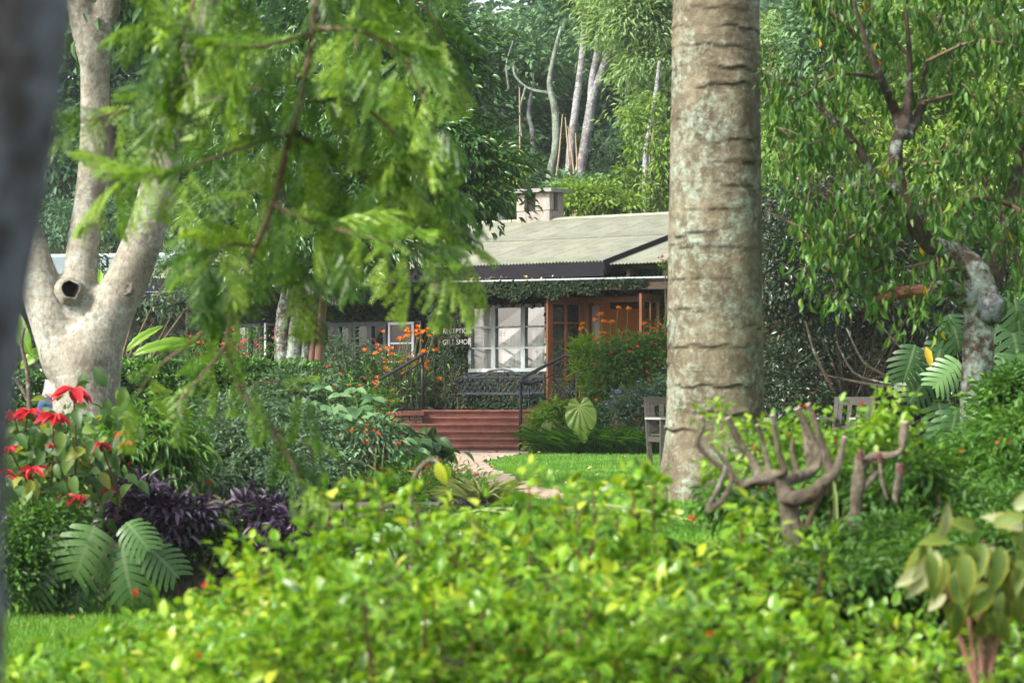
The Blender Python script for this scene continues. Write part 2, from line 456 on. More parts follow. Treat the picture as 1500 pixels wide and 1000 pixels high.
M['lf_far'] = leaf_mat('far_leaf', [(0, (.055, .13, .06)), (.6, (.12, .235, .10)), (1, (.19, .32, .135))], None, .6, .3, (1.1, 1.1, .8))  # far leaf tints lightened to stand in for thicker haze
M['lf_far2'] = leaf_mat('far_dark_leaf', [(0, (.035, .09, .045)), (.6, (.075, .165, .08)), (1, (.13, .24, .11))], None, .55, .3, (1.1, 1.1, .8))  # also lightened in place of haze
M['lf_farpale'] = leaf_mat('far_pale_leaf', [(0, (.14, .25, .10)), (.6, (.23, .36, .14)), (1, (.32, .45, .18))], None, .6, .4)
M['lf_farbright'] = leaf_mat('far_bright_leaf', [(0, (.07, .16, .02)), (.6, (.16, .28, .035)), (.9, (.28, .38, .06)), (1, (.5, .42, .05))], None, .5, .4)
M['lf_ivy'] = leaf_mat('ivy_leaf', [(0, (.008, .02, .01)), (.5, (.017, .036, .015)), (.88, (.032, .056, .022)), (.98, (.065, .07, .028)), (1, (.12, .07, .025))], None, .65, .12, spec=.12)
M['lf_box'] = leaf_mat('clipped_hedge_leaf', [(0, (.028, .085, .016)), (.6, (.06, .155, .02)), (1, (.12, .25, .03))], None, .4, .35)
M['lf_sage'] = leaf_mat('soft_sage_leaf', [(0, (.07, .19, .075)), (.6, (.15, .30, .12)), (1, (.26, .42, .19))], ((.2, .3, .17), .6, 1, .45), .65, .3, spec=.25)
M['lf_fine'] = leaf_mat('fine_grey_leaf', [(0, (.04, .09, .045)), (.6, (.08, .15, .075)), (1, (.16, .24, .14))], None, .5, .3)
M['lf_purple'] = leaf_mat('purple_leaf', [(0, (.018, .013, .024)), (.5, (.034, .021, .044)), (.9, (.065, .04, .08)), (1, (.11, .08, .13))], None, .38, .2, (1.2, .7, 1.2))
M['lf_poin'] = leaf_mat('poinsettia_leaf', [(0, (.03, .075, .02)), (.6, (.06, .14, .03)), (.9, (.13, .21, .035)), (1, (.4, .36, .03))], None, .45, .4)
M['red_bract'] = leaf_mat('red_bract', [(0, (.30, .004, .012)), (.6, (.45, .008, .018)), (1, (.55, .02, .03))], None, .5, .35, (1.2, .6, .6))
M['red_fl'] = leaf_mat('red_flower', [(0, (.5, .012, .015)), (1, (.7, .05, .02))], None, .5, .3, (1.2, .6, .6))
M['orange_fl'] = leaf_mat('orange_flower', [(0, (.7, .17, .01)), (.6, (.78, .28, .012)), (1, (.8, .38, .02))], None, .5, .3, (1.2, .9, .5))
M['lantana_fl'] = leaf_mat('lantana_flower', [(0, (.7, .05, .012)), (.6, (.75, .13, .012)), (1, (.8, .28, .02))], None, .5, .3, (1.2, .8, .5))
M['lilac_fl'] = leaf_mat('lilac_flower', [(0, (.22, .16, .5)), (1, (.45, .38, .72))], None, .5, .3, (1, 1, 1.1))
M['white_fl'] = leaf_mat('white_flower', [(0, (.7, .7, .72)), (1, (.8, .8, .8))], None, .5, .3, (1, 1, 1))
M['pink_fl'] = leaf_mat('pink_flower', [(0, (.55, .02, .2)), (1, (.7, .05, .3))], None, .5, .3, (1.1, .6, 1))
M['lf_monstera'] = leaf_mat('monstera_leaf', [(0, (.025, .07, .02)), (.6, (.05, .12, .03)), (1, (.09, .18, .05))], ((.12, .18, .08), -.01, .10, 1), .42, .25, spec=.35)
M['lf_monstera_pale'] = leaf_mat('pale_monstera_leaf', [(0, (.12, .24, .09)), (1, (.18, .32, .12))], None, .35, .3)
M['lf_ear'] = leaf_mat('elephant_ear_leaf', [(0, (.07, .14, .02)), (1, (.11, .19, .028))], ((.19, .26, .07), -.01, .25, 1), .38, .45)
M['lf_banana'] = leaf_mat('banana_leaf', [(0, (.12, .28, .02)), (1, (.24, .42, .04))], ((.34, .45, .12), -.01, .1, 1), .35, .5)
M['lf_bananadry'] = leaf_mat('drying_banana_leaf', [(0, (.2, .22, .04)), (.6, (.34, .32, .08)), (1, (.42, .4, .14))], ((.12, .09, .04), .8, 1, .9), .5, .4)
M['lf_grass'] = leaf_mat('lawn_blade', [(0, (.05, .16, .012)), (.5, (.1, .26, .018)), (.9, (.17, .34, .03)), (1, (.3, .32, .08))], None, .5, .4)
M['lf_strap'] = leaf_mat('strap_leaf', [(0, (.03, .09, .015)), (.6, (.06, .17, .02)), (1, (.13, .28, .04))], None, .4, .4)
M['lf_palegrass'] = leaf_mat('pale_grass_blade', [(0, (.2, .28, .1)), (1, (.4, .45, .24))], None, .5, .4)
M['lf_copper'] = leaf_mat('copper_hedge_leaf', [(0, (.014, .03, .016)), (.55, (.03, .055, .026)), (.85, (.06, .09, .045)), (.95, (.12, .05, .035)), (1, (.2, .06, .04))], None, .3, .2, spec=.6)
M['lf_shrub'] = leaf_mat('mid_shrub_leaf', [(0, (.035, .11, .018)), (.6, (.075, .19, .025)), (1, (.16, .3, .04))], None, .42, .4)
M['lf_bright'] = leaf_mat('bright_shoot_leaf', [(0, (.08, .2, .015)), (.6, (.18, .34, .025)), (1, (.34, .45, .05))], None, .4, .45)
M['lf_coleus'] = leaf_mat('veined_big_leaf', [(0, (.025, .075, .012)), (.5, (.05, .12, .018)), (1, (.1, .16, .03))], ((.5, .38, .02), .74, 1, .6), .5, .35, spec=.22, vein=((.25, .3, .06), 5.5, .6))
M['lf_coleus_pale'] = leaf_mat('pale_veined_leaf', [(0, (.24, .29, .14)), (1, (.4, .42, .26))], ((.6, .45, .08), .8, 1, .6), .4, .3, vein=((.28, .3, .1), 5.5, .5))
M['lf_litter'] = leaf_mat('dry_fallen_leaf', [(0, (.25, .13, .05)), (.5, (.45, .33, .1)), (1, (.6, .5, .3))], None, .7, .2)
M['lf_dead'] = leaf_mat('yellow_leaf', [(0, (.55, .36, .02)), (1, (.66, .46, .04))], None, .5, .4)

# ------------------------------------------------------------------ leaves
def tmpl(outline, droop=.15, fold=.12, curl=0.0):
    """Leaf template: rows of (y, halfwidth); midrib folded, tip drooping. All triangles/quads as quads."""
    V = [(0, 0, 0)]; E = [0.0]
    rows = []
    for y, w in outline:
        z = -droop * y * y
        i = len(V)
        V += [(0, y, z), (-w, y, z + fold * w * 2 - curl * w), (w, y, z + fold * w * 2 - curl * w)]; E += [0, 1, 1]
        rows.append((i, i + 1, i + 2))
    t = len(V); V.append((0, 1, -droop)); E.append(.6)
    Fc = []
    m, l, r = rows[0]
    Fc += [(0, m, l), (0, r, m)]
    for (m0, l0, r0), (m1, l1, r1) in zip(rows, rows[1:]):
        Fc += [(m0, m1, l1), (m0, l1, l0), (m0, r0, r1), (m0, r1, m1)]
    m, l, r = rows[-1]
    Fc += [(m, t, l), (m, r, t)]
    return np.array(V, float), np.array(Fc, np.int32), np.array(E, float)

T_DIA = tmpl([(.45, .5)], .1, .15)                                       # 4 triangles
T_OVAL = tmpl([(.3, .44), (.68, .38)], .18, .14)                          # 8 triangles
T_LANCE = tmpl([(.28, .42), (.62, .46)], .35, .18)
T_STRAP = tmpl([(.33, .5), (.66, .42)], .75, .12)
T_BIG = tmpl([(.12, .3), (.35, .5), (.6, .47), (.82, .27)], .4, .12)
T_BLADE = (np.array([(-.5, 0, 0), (.5, 0, 0), (0.25, 1, .18)]), np.array([(0, 1, 2)], np.int32), np.array([0, 0, 1.0]))

def frames(d, n):
    y = nrmz(d); x = np.cross(y, n); x = nrmz(np.where(np.linalg.norm(x, axis=-1, keepdims=True) < 1e-5, np.array([1.0, 0, 0]), x))
    z = np.cross(x, y)
    return np.stack([x, y, z], axis=-1)          # columns

def leaves(name, T, pos, d, n, length, width, mat, parent=None, rnd=None, kind=None):
    V0, F0, E0 = T
    k = len(V0); cnt = len(pos)
    R = frames(d, n)
    length = np.broadcast_to(length, (cnt,)); width = np.broadcast_to(width, (cnt,))
    S = np.stack([width, length, length], axis=-1)
    V = np.einsum('nij,kj,nj->nki', R, V0, S) + np.asarray(pos)[:, None, :]
    Fc = (F0[None] + (np.arange(cnt) * k)[:, None, None]).reshape(-1, F0.shape[1])
    if rnd is None: rnd = rng.random(cnt)
    o = mesh(name, V.reshape(-1, 3), Fc, mat, parent, rnd=np.repeat(rnd, len(F0)), edge=np.tile(E0, cnt))
    if kind: o["kind"] = kind
    return o

_leafmesh = {}
def leaf_objs(name, T, pos, d, n, length, width, mat, parent, variants=5):
    """Leaves one by one: an object each, sharing a few meshes that differ in tint."""
    key = (id(T), mat.name)
    if key not in _leafmesh:
        V0, F0, E0 = T
        _leafmesh[key] = [raw_mesh(name, V0, F0, mat, rnd=np.full(len(F0), (i + .5) / variants), edge=E0) for i in range(variants)]
    ms = _leafmesh[key]
    R = frames(np.asarray(d, float), np.asarray(n, float)); cnt = len(pos)
    length = np.broadcast_to(length, (cnt,)); width = np.broadcast_to(width, (cnt,))
    iM = np.linalg.inv(WM[parent.name])
    out = []
    for i in range(cnt):
        A = np.eye(4)
        A[:3, :3] = R[i] * np.array([width[i], length[i], length[i]])[None, :]
        A[:3, 3] = pos[i]
        o = bpy.data.objects.new(name, ms[rng.integers(len(ms))])
        link(o, parent, iM @ A)
        out.append(o)
    return out

def rand_dir(n):
    return nrmz(rng.normal(size=(n, 3)))

def clump_centres(c, r, n, shell=.55, up=0.0):
    d = rand_dir(n)
    d[:, 2] += up; d = nrmz(d)
    q = (shell ** 3 + rng.random(n) * (1 - shell ** 3)) ** (1 / 3)
    q = q * (1 + .18 * np.sin(d[:, 0] * 5 + c[0]) * np.sin(d[:, 2] * 6 + c[1]))
    return np.asarray(c) + d * q[:, None] * np.asarray(r), d

def clump_leaves(cc, cd, per, cr, droop=.3, flat=.65, upn=.9, out=.5):
    """per leaves around each clump centre; returns pos, dir, normal."""
    k = len(cc)
    rel = rng.normal(size=(k * per, 3)) * np.array([1, 1, flat])
    c = np.repeat(cc, per, 0); o = np.repeat(cd, per, 0)
    crr = np.repeat(np.broadcast_to(cr, (k,)), per)[:, None]
    pos = c + rel * crr * .6
    d = nrmz(nrmz(rel) * .8 + o * out + rng.normal(size=rel.shape) * .35 + np.array([0, 0, -droop]))
    n = nrmz(rng.normal(size=rel.shape) * .45 + np.array([0, 0, upn]) + o * .35)
    return pos, d, n

def clump_rnd(k, per, spread=.5):
    """Tint shared within a clump plus a little of each leaf's own."""
    return np.clip(np.repeat(rng.random(k), per) * spread + rng.random(k * per) * (1 - spread), 0, 1)

# ================================================================== SETTING
xs = np.unique(np.concatenate([np.linspace(-80, -14, 20), np.linspace(-14, 14, 71), np.linspace(14, 80, 20)]))
ys = np.unique(np.concatenate([np.linspace(-30, 4, 12), np.linspace(4, 20.1, 34), np.linspace(20.1, 20.35, 6), np.linspace(20.4, 66, 80), np.linspace(66, 150, 40)]))
gx, gy = np.meshgrid(xs, ys)
gz = ground_z(gx, gy)
nx, ny = len(xs), len(ys)
ii = np.arange(nx * ny).reshape(ny, nx)
gf = np.stack([ii[:-1, :-1], ii[:-1, 1:], ii[1:, 1:], ii[1:, :-1]], -1).reshape(-1, 4)
ground = mesh('ground', np.stack([gx, gy, gz], -1).reshape(-1, 3), gf, M['soil'], smooth_shade=True)
tag(ground, 'dark planted garden soil rising to a wooded hillside behind the house', 'ground', kind='structure')

PATH_C = np.array([[-.45, 45.0], [-.72, 41.0], [-.82, 36.0], [-.55, 31.0], [-.32, 28.0], [-.12, 24.5], [.1, 22.0]])
PATH_W = np.array([.95, .62, .42, .34, .34, .36, .4])

def path_at(y):
    o = np.argsort(PATH_C[:, 1])
    return np.interp(y, PATH_C[o, 1], PATH_C[o, 0]), np.interp(y, PATH_C[o, 1], PATH_W[o])

def sheet(name, rows, dz, mat, sub=10):
    """Ground-hugging sheet: rows of (y, x_left, x_right)."""
    V = []; Fc = []
    for y, a, b in rows:
        for t in np.linspace(0, 1, sub + 1):
            x = a + (b - a) * t
            V.append((x, y, float(ground_z(x, y)) + dz))
    for r in range(len(rows) - 1):
        for c in range(sub):
            i = r * (sub + 1) + c
            Fc.append((i, i + 1, i + sub + 2, i + sub + 1))
    return mesh(name, V, Fc, mat, smooth_shade=True)

rows = []
for y in np.linspace(13.0, 44.6, 52):
    pc, pw = path_at(y)
    rows.append((y, max(pc + pw + .02, -.12 if y < 21.0 else -9), 9.5))
lawn = tag(sheet('lawn', rows, .006, M['lawn'], 24), 'bright green mown lawn beside the stone path', 'lawn', kind='structure')
rows = [(y, -6.5, -1.9) for y in np.linspace(11.5, 19.9, 16)]
lawn2 = tag(sheet('lawn', rows, .006, M['lawn'], 12), 'lower strip of green lawn at the left below the stone wall', 'lawn', kind='structure')
rows = []
for y in np.linspace(21.0, 44.98, 30):
    pc, pw = path_at(y)
    rows.append((y, pc - pw - .03, pc + pw + .03))
path = tag(sheet('path', rows, .010, M['soil'], 4), 'pale flagstone path leading to the red steps', 'path', kind='structure')
def flag(y0, y1, x0, x1):
    j = lambda: rng.normal(0, .02)
    c = [(x0 + j(), y0 + j()), (x1 + j(), y0 + j()), (x1 + j(), y1 + j()), (x0 + j(), y1 + j())]
    V = []
    for (x, y) in c: V.append((x, y, float(ground_z(x, y)) + .004))
    cx = sum(p[0] for p in c) / 4; cy = sum(p[1] for p in c) / 4
    h = .03 + rng.random() * .012
    for (x, y) in c: V.append((cx + (x - cx) * .97, cy + (y - cy) * .97, float(ground_z(x, y)) + h))
    mesh('flagstone', V, [(0, 1, 5, 4), (1, 2, 6, 5), (2, 3, 7, 6), (3, 0, 4, 7), (4, 5, 6, 7)], M['stone_path'], path)
y = 21.2
while y < 44.8:
    L = .75 + rng.random() * .5
    y1 = min(y + L, 44.93)
    pc, pw = path_at((y + y1) / 2)
    k = 2 if pw < .5 else 3
    cuts = np.linspace(-pw, pw, k + 1) + np.r_[0, rng.normal(0, .06, k - 1), 0]
    for a, b in zip(cuts, cuts[1:]):
        flag(y + .02, y1 - .02, pc + a + .015, pc + b - .015)
    y = y1

def blades(name, xy, h, w, mat, parent=None, lean=.5, rnd=None):
    cnt = len(xy)
    pos = np.column_stack([xy[:, 0], xy[:, 1], ground_z(xy[:, 0], xy[:, 1])])
    d = nrmz(np.column_stack([rng.normal(0, lean, (cnt, 2)), np.ones(cnt)]))
    n = nrmz(np.column_stack([rng.normal(0, 1, (cnt, 2)), np.full(cnt, .1)]))
    o = leaves(name, T_BLADE, pos, d, n, h * (.6 + .8 * rng.random(cnt)), w, mat, parent, rnd)
    o["kind"] = "stuff"
    return o

def scatter_y(n, y0, y1, p=1.6):
    """y samples denser near the camera."""
    u = rng.random(n)
    return (y0 ** (1 - p) + u * (y1 ** (1 - p) - y0 ** (1 - p))) ** (1 / (1 - p))

n = 180000
yy = scatter_y(n, 13.6, 44.5, 1.5); 
pc, pw = path_at(yy)
xr = np.minimum(9.2, yy * .215)
ragged = .05 * np.sin(yy * 9) + .05 * np.sin(yy * 23)
pl = np.where(yy < 21.0, -.1, pc + pw)
xx = pl + .02 + ragged * .8 + rng.random(n) * (xr - pl)
tint = np.clip(.42 + .2 * wob(xx, yy, 1.6) + .22 * wob(xx * 3 + 5, yy * 1.2, 1.3) + rng.normal(0, .2, n), 0, 1)
g1 = blades('lawn_grass', np.column_stack([xx, yy]), .045, .011, M['lf_grass'], None, .6, tint)
tag(g1, 'short bright green grass blades of the main lawn', 'grass')
cnt = 70
yy2 = scatter_y(cnt, 20.0, 43, 1.2); pc, pw = path_at(yy2); xx2 = pc + rng.random(cnt) ** 1.3 * 4.2 - .2
pos = np.column_stack([xx2, yy2, ground_z(xx2, yy2) + .045])
lt = leaves('lawn_litter', T_OVAL, pos, nrmz(rng.normal(0, 1, (cnt, 3)) * [1, 1, .25]), nrmz(rng.normal(0, .3, (cnt, 3)) + [0, 0, 1]), .05 + .04 * rng.random(cnt), .03, M['lf_litter'])
tag(lt, 'tiny dry leaves strewn over the lawn and path', 'leaf litter', kind='stuff')
n = 80000
yy = scatter_y(n, 11.5, 20.05, 1.5); xx = -1.9 - rng.random(n) * (yy * .215 - 1.9)
g2 = blades('lawn_grass', np.column_stack([xx, yy]), .07, .010, M['lf_grass'], None, .6)
tag(g2, 'longer grass of the lower lawn at bottom left', 'grass')

# ---- retaining wall of mossy stones below the flower terrace
rw = thing('retaining_wall', 'low dark mossy stone wall under the purple plants', 'wall', base(-3.6, 20.1))
zc = 0.0
for c in range(4):
    x = -6.6 + rng.random() * .2
    while x < -.9:
        L = .25 + rng.random() * .3
        mb = MB(); j = rng.normal(0, .012, 3)
        lo = np.array([x + .008, 19.94 + j[0], zc + .006 + (0.0 if c else -.05)]); hi = np.array([x + L - .008, 20.16, zc + .19 + j[1] * .5])
        mb.box(lo, hi)
        V = np.vstack(mb.V); V[[0, 1, 4, 5]] += rng.normal(0, .014, (4, 3))
        mesh('wall_stone', V, mb.F, M['wall_stone'], rw)
        x += L
    zc += .195

# ================================================================== RECEPTION BUILDING
TH = math.radians(34)
CORN = np.array([-1.434, 51.2])
bld = thing('reception_building', 'ivy-clad reception lodge with cream corrugated roof and open wooden doors', 'building', (CORN[0], CORN[1], .75), -TH)
BU = np.array([math.cos(TH), -math.sin(TH), 0.]); BN = np.array([math.sin(TH), math.cos(TH), 0.])
def LZ(z): return z - .75
def W(u, n_, z): return np.array([CORN[0], CORN[1], 0]) + BU * u + BN * n_ + np.array([0, 0, z])

def walls(mb, u0, u1, z0, z1, n0, n1, openings):
    us = sorted({u0, u1, *[o[0] for o in openings], *[o[1] for o in openings]})
    for a, b in zip(us, us[1:]):
        ops = sorted([(o[2], o[3]) for o in openings if o[0] <= a + 1e-6 and o[1] >= b - 1e-6])
        z = z0
        for lo, hi in ops:
            if lo > z: mb.box((a, n0, LZ(z)), (b, n1, LZ(lo)))
            z = hi
        if z < z1: mb.box((a, n0, LZ(z)), (b, n1, LZ(z1)))

WIN_R = (.70, 2.58, 2.245, 3.57)
DOOR = (3.41, 5.12, 1.5, 3.66)
WIN_L = (-3.80, -.72, 2.02, 3.33)
WIN_LL = (-6.2, -4.95, 2.0, 3.36)
mb = MB()
walls(mb, 0, 6.4, .75, 4.36, 0, .22, [WIN_R, DOOR])
mb.box((-.22, .0, LZ(.75)), (-.003, 1.22, LZ(4.36)))
walls(mb, -7.6, -.223, .75, 4.36, 1.0, 1.22, [WIN_L, WIN_LL])
mb.box((6.18, .223, LZ(.75)), (6.4, 4.6, LZ(2.2))); mb.box((6.18, .223, LZ(2.2)), (6.4, .7, LZ(4.3))); mb.box((6.18, 3.4, LZ(2.2)), (6.4, 4.6, LZ(4.3)))  # gap in the unseen end wall, added to let daylight into the entrance
mb.box((-7.6, 1.223, LZ(.75)), (-7.38, 4.6, LZ(4.4)))
walls(mb, -7.6, 6.4, .75, 4.36, 4.603, 4.8, [(.1, 2.6, 1.7, 4.1)])  # unseen rear opening, added so light reaches the curtain from behind
mb.build('wall', M['wall'], bld, True)
# interior
mb = MB()
mb.box((2.9, 3.6, LZ(1.5)), (6.1, 3.7, LZ(4.2)))
mb.box((6.0, .3, LZ(1.5)), (6.1, 3.58, LZ(2.2)))  # kept low so daylight from the added gap comes in above
mb.build('interior_wall', M['orange_wall'], bld, True)
mb = MB()
mb.box((2.75, .3, LZ(1.5)), (2.85, 3.7, LZ(4.2)))
mb.build('partition', M['orange_wall'], bld, True)
mb = MB(); mb.box((-7.3, 3.8, LZ(1.0)), (-.3, 3.9, LZ(4.2))); mb.build('back_wall', M['wall'], bld, True)
mb = MB(); mb.box((-7.3, .25, LZ(1.35)), (6.1, 4.5, LZ(1.495))); mb.build('floor', M['int_floor'], bld, True)
mb = MB(); mb.box((-7.3, .25, LZ(4.2)), (6.1, 4.5, LZ(4.25))); mb.build('ceiling', M['white_wall'], bld, True)

# landing (terrace in front of the door) with an oblique back edge along the wall
tp = [(-2.5, 46.72), (.62, 46.72), (1.2, 46.72), (4.6, 46.72), tuple(W(6.4, -.02, 0)[:2]), tuple(W(-.24, -.02, 0)[:2]), tuple(W(-.24, .96, 0)[:2]), tuple(W(-2.2, .96, 0)[:2])]
V = [(x, y, .6) for x, y in tp] + [(x, y, 1.497) for x, y in tp]
k = len(tp)
land = mesh('landing', V, [tuple(range(k - 1, -1, -1)), tuple(range(k, 2 * k))] + [(i, (i + 1) % k, (i + 1) % k + k, i + k) for i in range(k)], M['terracotta'])
tag(land, 'red floored landing before the reception door', 'landing', kind='structure')

# ---- roof
PITCH = .255
def roof_z(n_): return 4.28 + PITCH * (n_ + .7)
def corr_sheet(width, length, waves, amp, pitch, name, mat, th=.0):
    seg = int(waves * 6)
    V = []; Fc = []
    for j, y in enumerate(np.linspace(0, length, 3)):
        for i in range(seg + 1):
            x = width * i / seg
            V.append((x, y, y * pitch + amp * math.cos(2 * math.pi * i / 6)))
    for j in range(2):
        for i in range(seg):
            a = j * (seg + 1) + i
            Fc.append((a, a + 1, a + seg + 2, a + seg + 1))
    return raw_mesh(name, V, Fc, mat, smooth_shade=True)
def sheet_obj(me, parent, name, u, n_, z, mirror=False):
    A = np.eye(4); A[:3, 3] = (u, n_, LZ(z))
    if mirror: A[0, 0] = -1; A[1, 1] = -1; A[0, 3] = u + .76
    o = bpy.data.objects.new(name, me)
    return link(o, parent, A)
s_lo = corr_sheet(.798, 2.6, 10.5, .019, PITCH, 'roof_sheet', M['roof_cream'])
s_hi = corr_sheet(.798, 2.5, 10.5, .019, PITCH, 'roof_sheet', M['roof_cream'])
U_END = 4.29
k = 0
u = U_END - .76
while u > -7.9:
    sheet_obj(s_lo, bld, 'roof_sheet', u, -.7, roof_z(-.7) + .02 + (k % 2) * .005)
    sheet_obj(s_hi, bld, 'roof_sheet', u, 1.72, roof_z(1.72) + .034 + (k % 2) * .005)
    u -= .76; k += 1
U_L = u + .76
# back slope
V = [(U_L, 4.2, LZ(roof_z(4.2)) + .02), (U_END, 4.2, LZ(roof_z(4.2)) + .02), (U_END, 5.6, LZ(roof_z(2.8)) + .02), (U_L, 5.6, LZ(roof_z(2.8)) + .02)]
mesh('back_roof', V, [(0, 1, 2, 3)], M['roof_cream'], bld, True)
# under-side boarding
V = [(U_L + .02, -.66, LZ(roof_z(-.66)) - .02), (U_END - .02, -.66, LZ(roof_z(-.66)) - .02), (U_END - .02, 4.2, LZ(roof_z(4.2)) - .02), (U_L + .02, 4.2, LZ(roof_z(4.2)) - .02)]
mesh('soffit', V, [(0, 1, 2, 3)], M['beam'], bld, True)
mb = MB()
for a in range(2):
    pass
rc = [(U_L - .03, 4.2), (U_END + .03, 4.2)]
V = []; Fc = []
for i, uu in enumerate((U_L - .03, U_END + .03)):
    for t in np.linspace(-1, 1, 7):
        V.append((uu, 4.2 + t * .2, LZ(roof_z(4.2)) + .055 - abs(t) * .05 + .02 * (1 - t * t)))
for i in range(6): Fc.append((i, i + 1, i + 8, i + 7))
mesh('ridge_cap', V, Fc, M['roof_cream'], bld, True)
mb = MB(); mb.box((U_L, -.735, LZ(4.02)), (U_END + .015, -.705, LZ(4.275))); mb.build('fascia_board', M['fascia'], bld, True)
mb = MB(); mb.bar((U_END + .035, -.735, LZ(roof_z(-.735) - .08)), (U_END + .035, 4.25, LZ(roof_z(4.25) - .08)), .04, .25); mb.build('barge_board', M['fascia'], bld, True)
# second, lower slope to the right of the gable
s2 = corr_sheet(.798, 2.7, 10.5, .015, PITCH, 'side_roof_sheet', M['roof_cream'])
for k, uu in enumerate(np.arange(4.36, 6.2, .76)):
    sheet_obj(s2, bld, 'side_roof_sheet', uu, -.62, roof_z(-.62) - .06 + (k % 2) * .005)
mb = MB()
for uu in (4.6, 5.4, 6.2): mb.box((uu, -.4, LZ(3.98)), (uu + .07, -.02, LZ(4.16)))
mb.box((4.4, -.25, LZ(4.16)), (6.5, -.19, LZ(4.225)))
mb.build('rafter_ends', M['beam'], bld, True)

# ---- the air: faint haze over the whole garden
hzm, hnt, hout = new_mat('haze_air')
pv = N(hnt, "VolumePrincipled")
pv.inputs["Color"].default_value = (.86, .95, .92, 1); pv.inputs["Density"].default_value = .0004; pv.inputs["Anisotropy"].default_value = .2
hnt.links.new(pv.outputs[0], hout.inputs["Volume"])
mb = MB(); mb.box((-90, -40, -1.2), (90, 160, 42)); tag(mb.build('haze', hzm), 'thin pale haze filling the air over the garden and the hill', 'haze', kind='stuff')

# ---- chimney: single blocks and a cap slab
ch = MB(); ch.box((-.72, 4.06, LZ(5.2)), (-.08, 4.42, LZ(6.08))); 
chim = ch.build('chimney', M['dark_void'], bld, True)
def blk(a, b, name='stone_block', mat='block'):
    a = np.array(a, float); b = np.array(b, float)
    q = MB(); q.box((a[0], a[1], LZ(a[2])), (b[0], b[1], LZ(b[2])))
    V = np.vstack(q.V) + rng.normal(0, .005, (8, 3))
    return mesh(name, V, q.F, M[mat], chim, True)
c0, c1, d0, d1 = -.82, .02, 3.96, 4.52
g = .006
for (a, b) in ((c0, -.58), (-.58, -.22), (-.22, c1)):                    # base course front
    blk((a + g, d0, 5.28), (b - g, 4.1, 5.74))
blk((c1 - .1, 4.1 + g, 5.28), (c1 - .002, d1, 5.74)); blk((c0, 4.1 + g, 5.28), (c0 + .1, d1, 5.74))
blk((c0, d0 - .003, 5.752), (-.62, d0 + .16, 6.13)); blk((-.34, d0 - .003, 5.752), (c1, d0 + .16, 6.13))
blk((c1 - .16, 4.3, 5.752), (c1 - .004, d1, 6.13)); blk((c0, 4.3, 5.752), (c0 + .16, d1, 6.13))
blk((c0 - .14, d0 - .14, 6.14), (c1 + .14, d1 + .14, 6.215), 'cap_slab', 'concrete')

# ---- narrow canopy roof and its ivy-hung beam across the entrance
CA, CB = P(690, 411, 49.6), P(1000, 404, 47.3)
def canopy(px, dz=0.0, dy=0.0):
    t = (px - 690) / 310.0
    q_ = CA + (CB - CA) * t
    return np.array([q_[0], q_[1] + dy, q_[2] + dz])
mb = MB(); mb.bar(canopy(628, -.13, .12), canopy(1012, -.13, .12), .14, .2); mb.build('porch_beam', M['beam'], bld)
cl = np.linalg.norm((canopy(1012) - canopy(640))[:2])
nsh = int(cl / .76) + 1
for k in range(nsh):
    V = []; Fc = []; nseg = 60
    for j in range(3):
        for i in range(nseg + 1):
            s_ = min((k * .76 + .78 * i / nseg) / cl, 1.0)
            e_ = canopy(640 + 372 * s_)
            yb = 51.2 - math.tan(TH) * (e_[0] - CORN[0]) - .03          # wall line
            V.append((e_[0], e_[1] + (yb - e_[1]) * j / 2, e_[2] + .012 * math.cos(2 * math.pi * i / 6) + (k % 2) * .003))
    for j in range(2):
        for i in range(nseg):
            a_ = j * (nseg + 1) + i; Fc.append((a_, a_ + 1, a_ + nseg + 2, a_ + nseg + 1))
    mesh('porch_sheet', V, Fc, M['roof_cream'], bld, smooth_shade=True)
mb = MB(); mb.tube([canopy(645, -.02, -.03), canopy(1000, -.02, -.03)], .02, 6); mb.build('porch_edge_strip', M['roof_grey'], bld)
for px in (631, 1004):
    q = canopy(px, 0, .12); mb = MB(); mb.bar((q[0], q[1], 1.5), (q[0], q[1], q[2] - .23), .09, .09, (0, 1, 0)); mb.build('porch_post', M['beam'], bld)

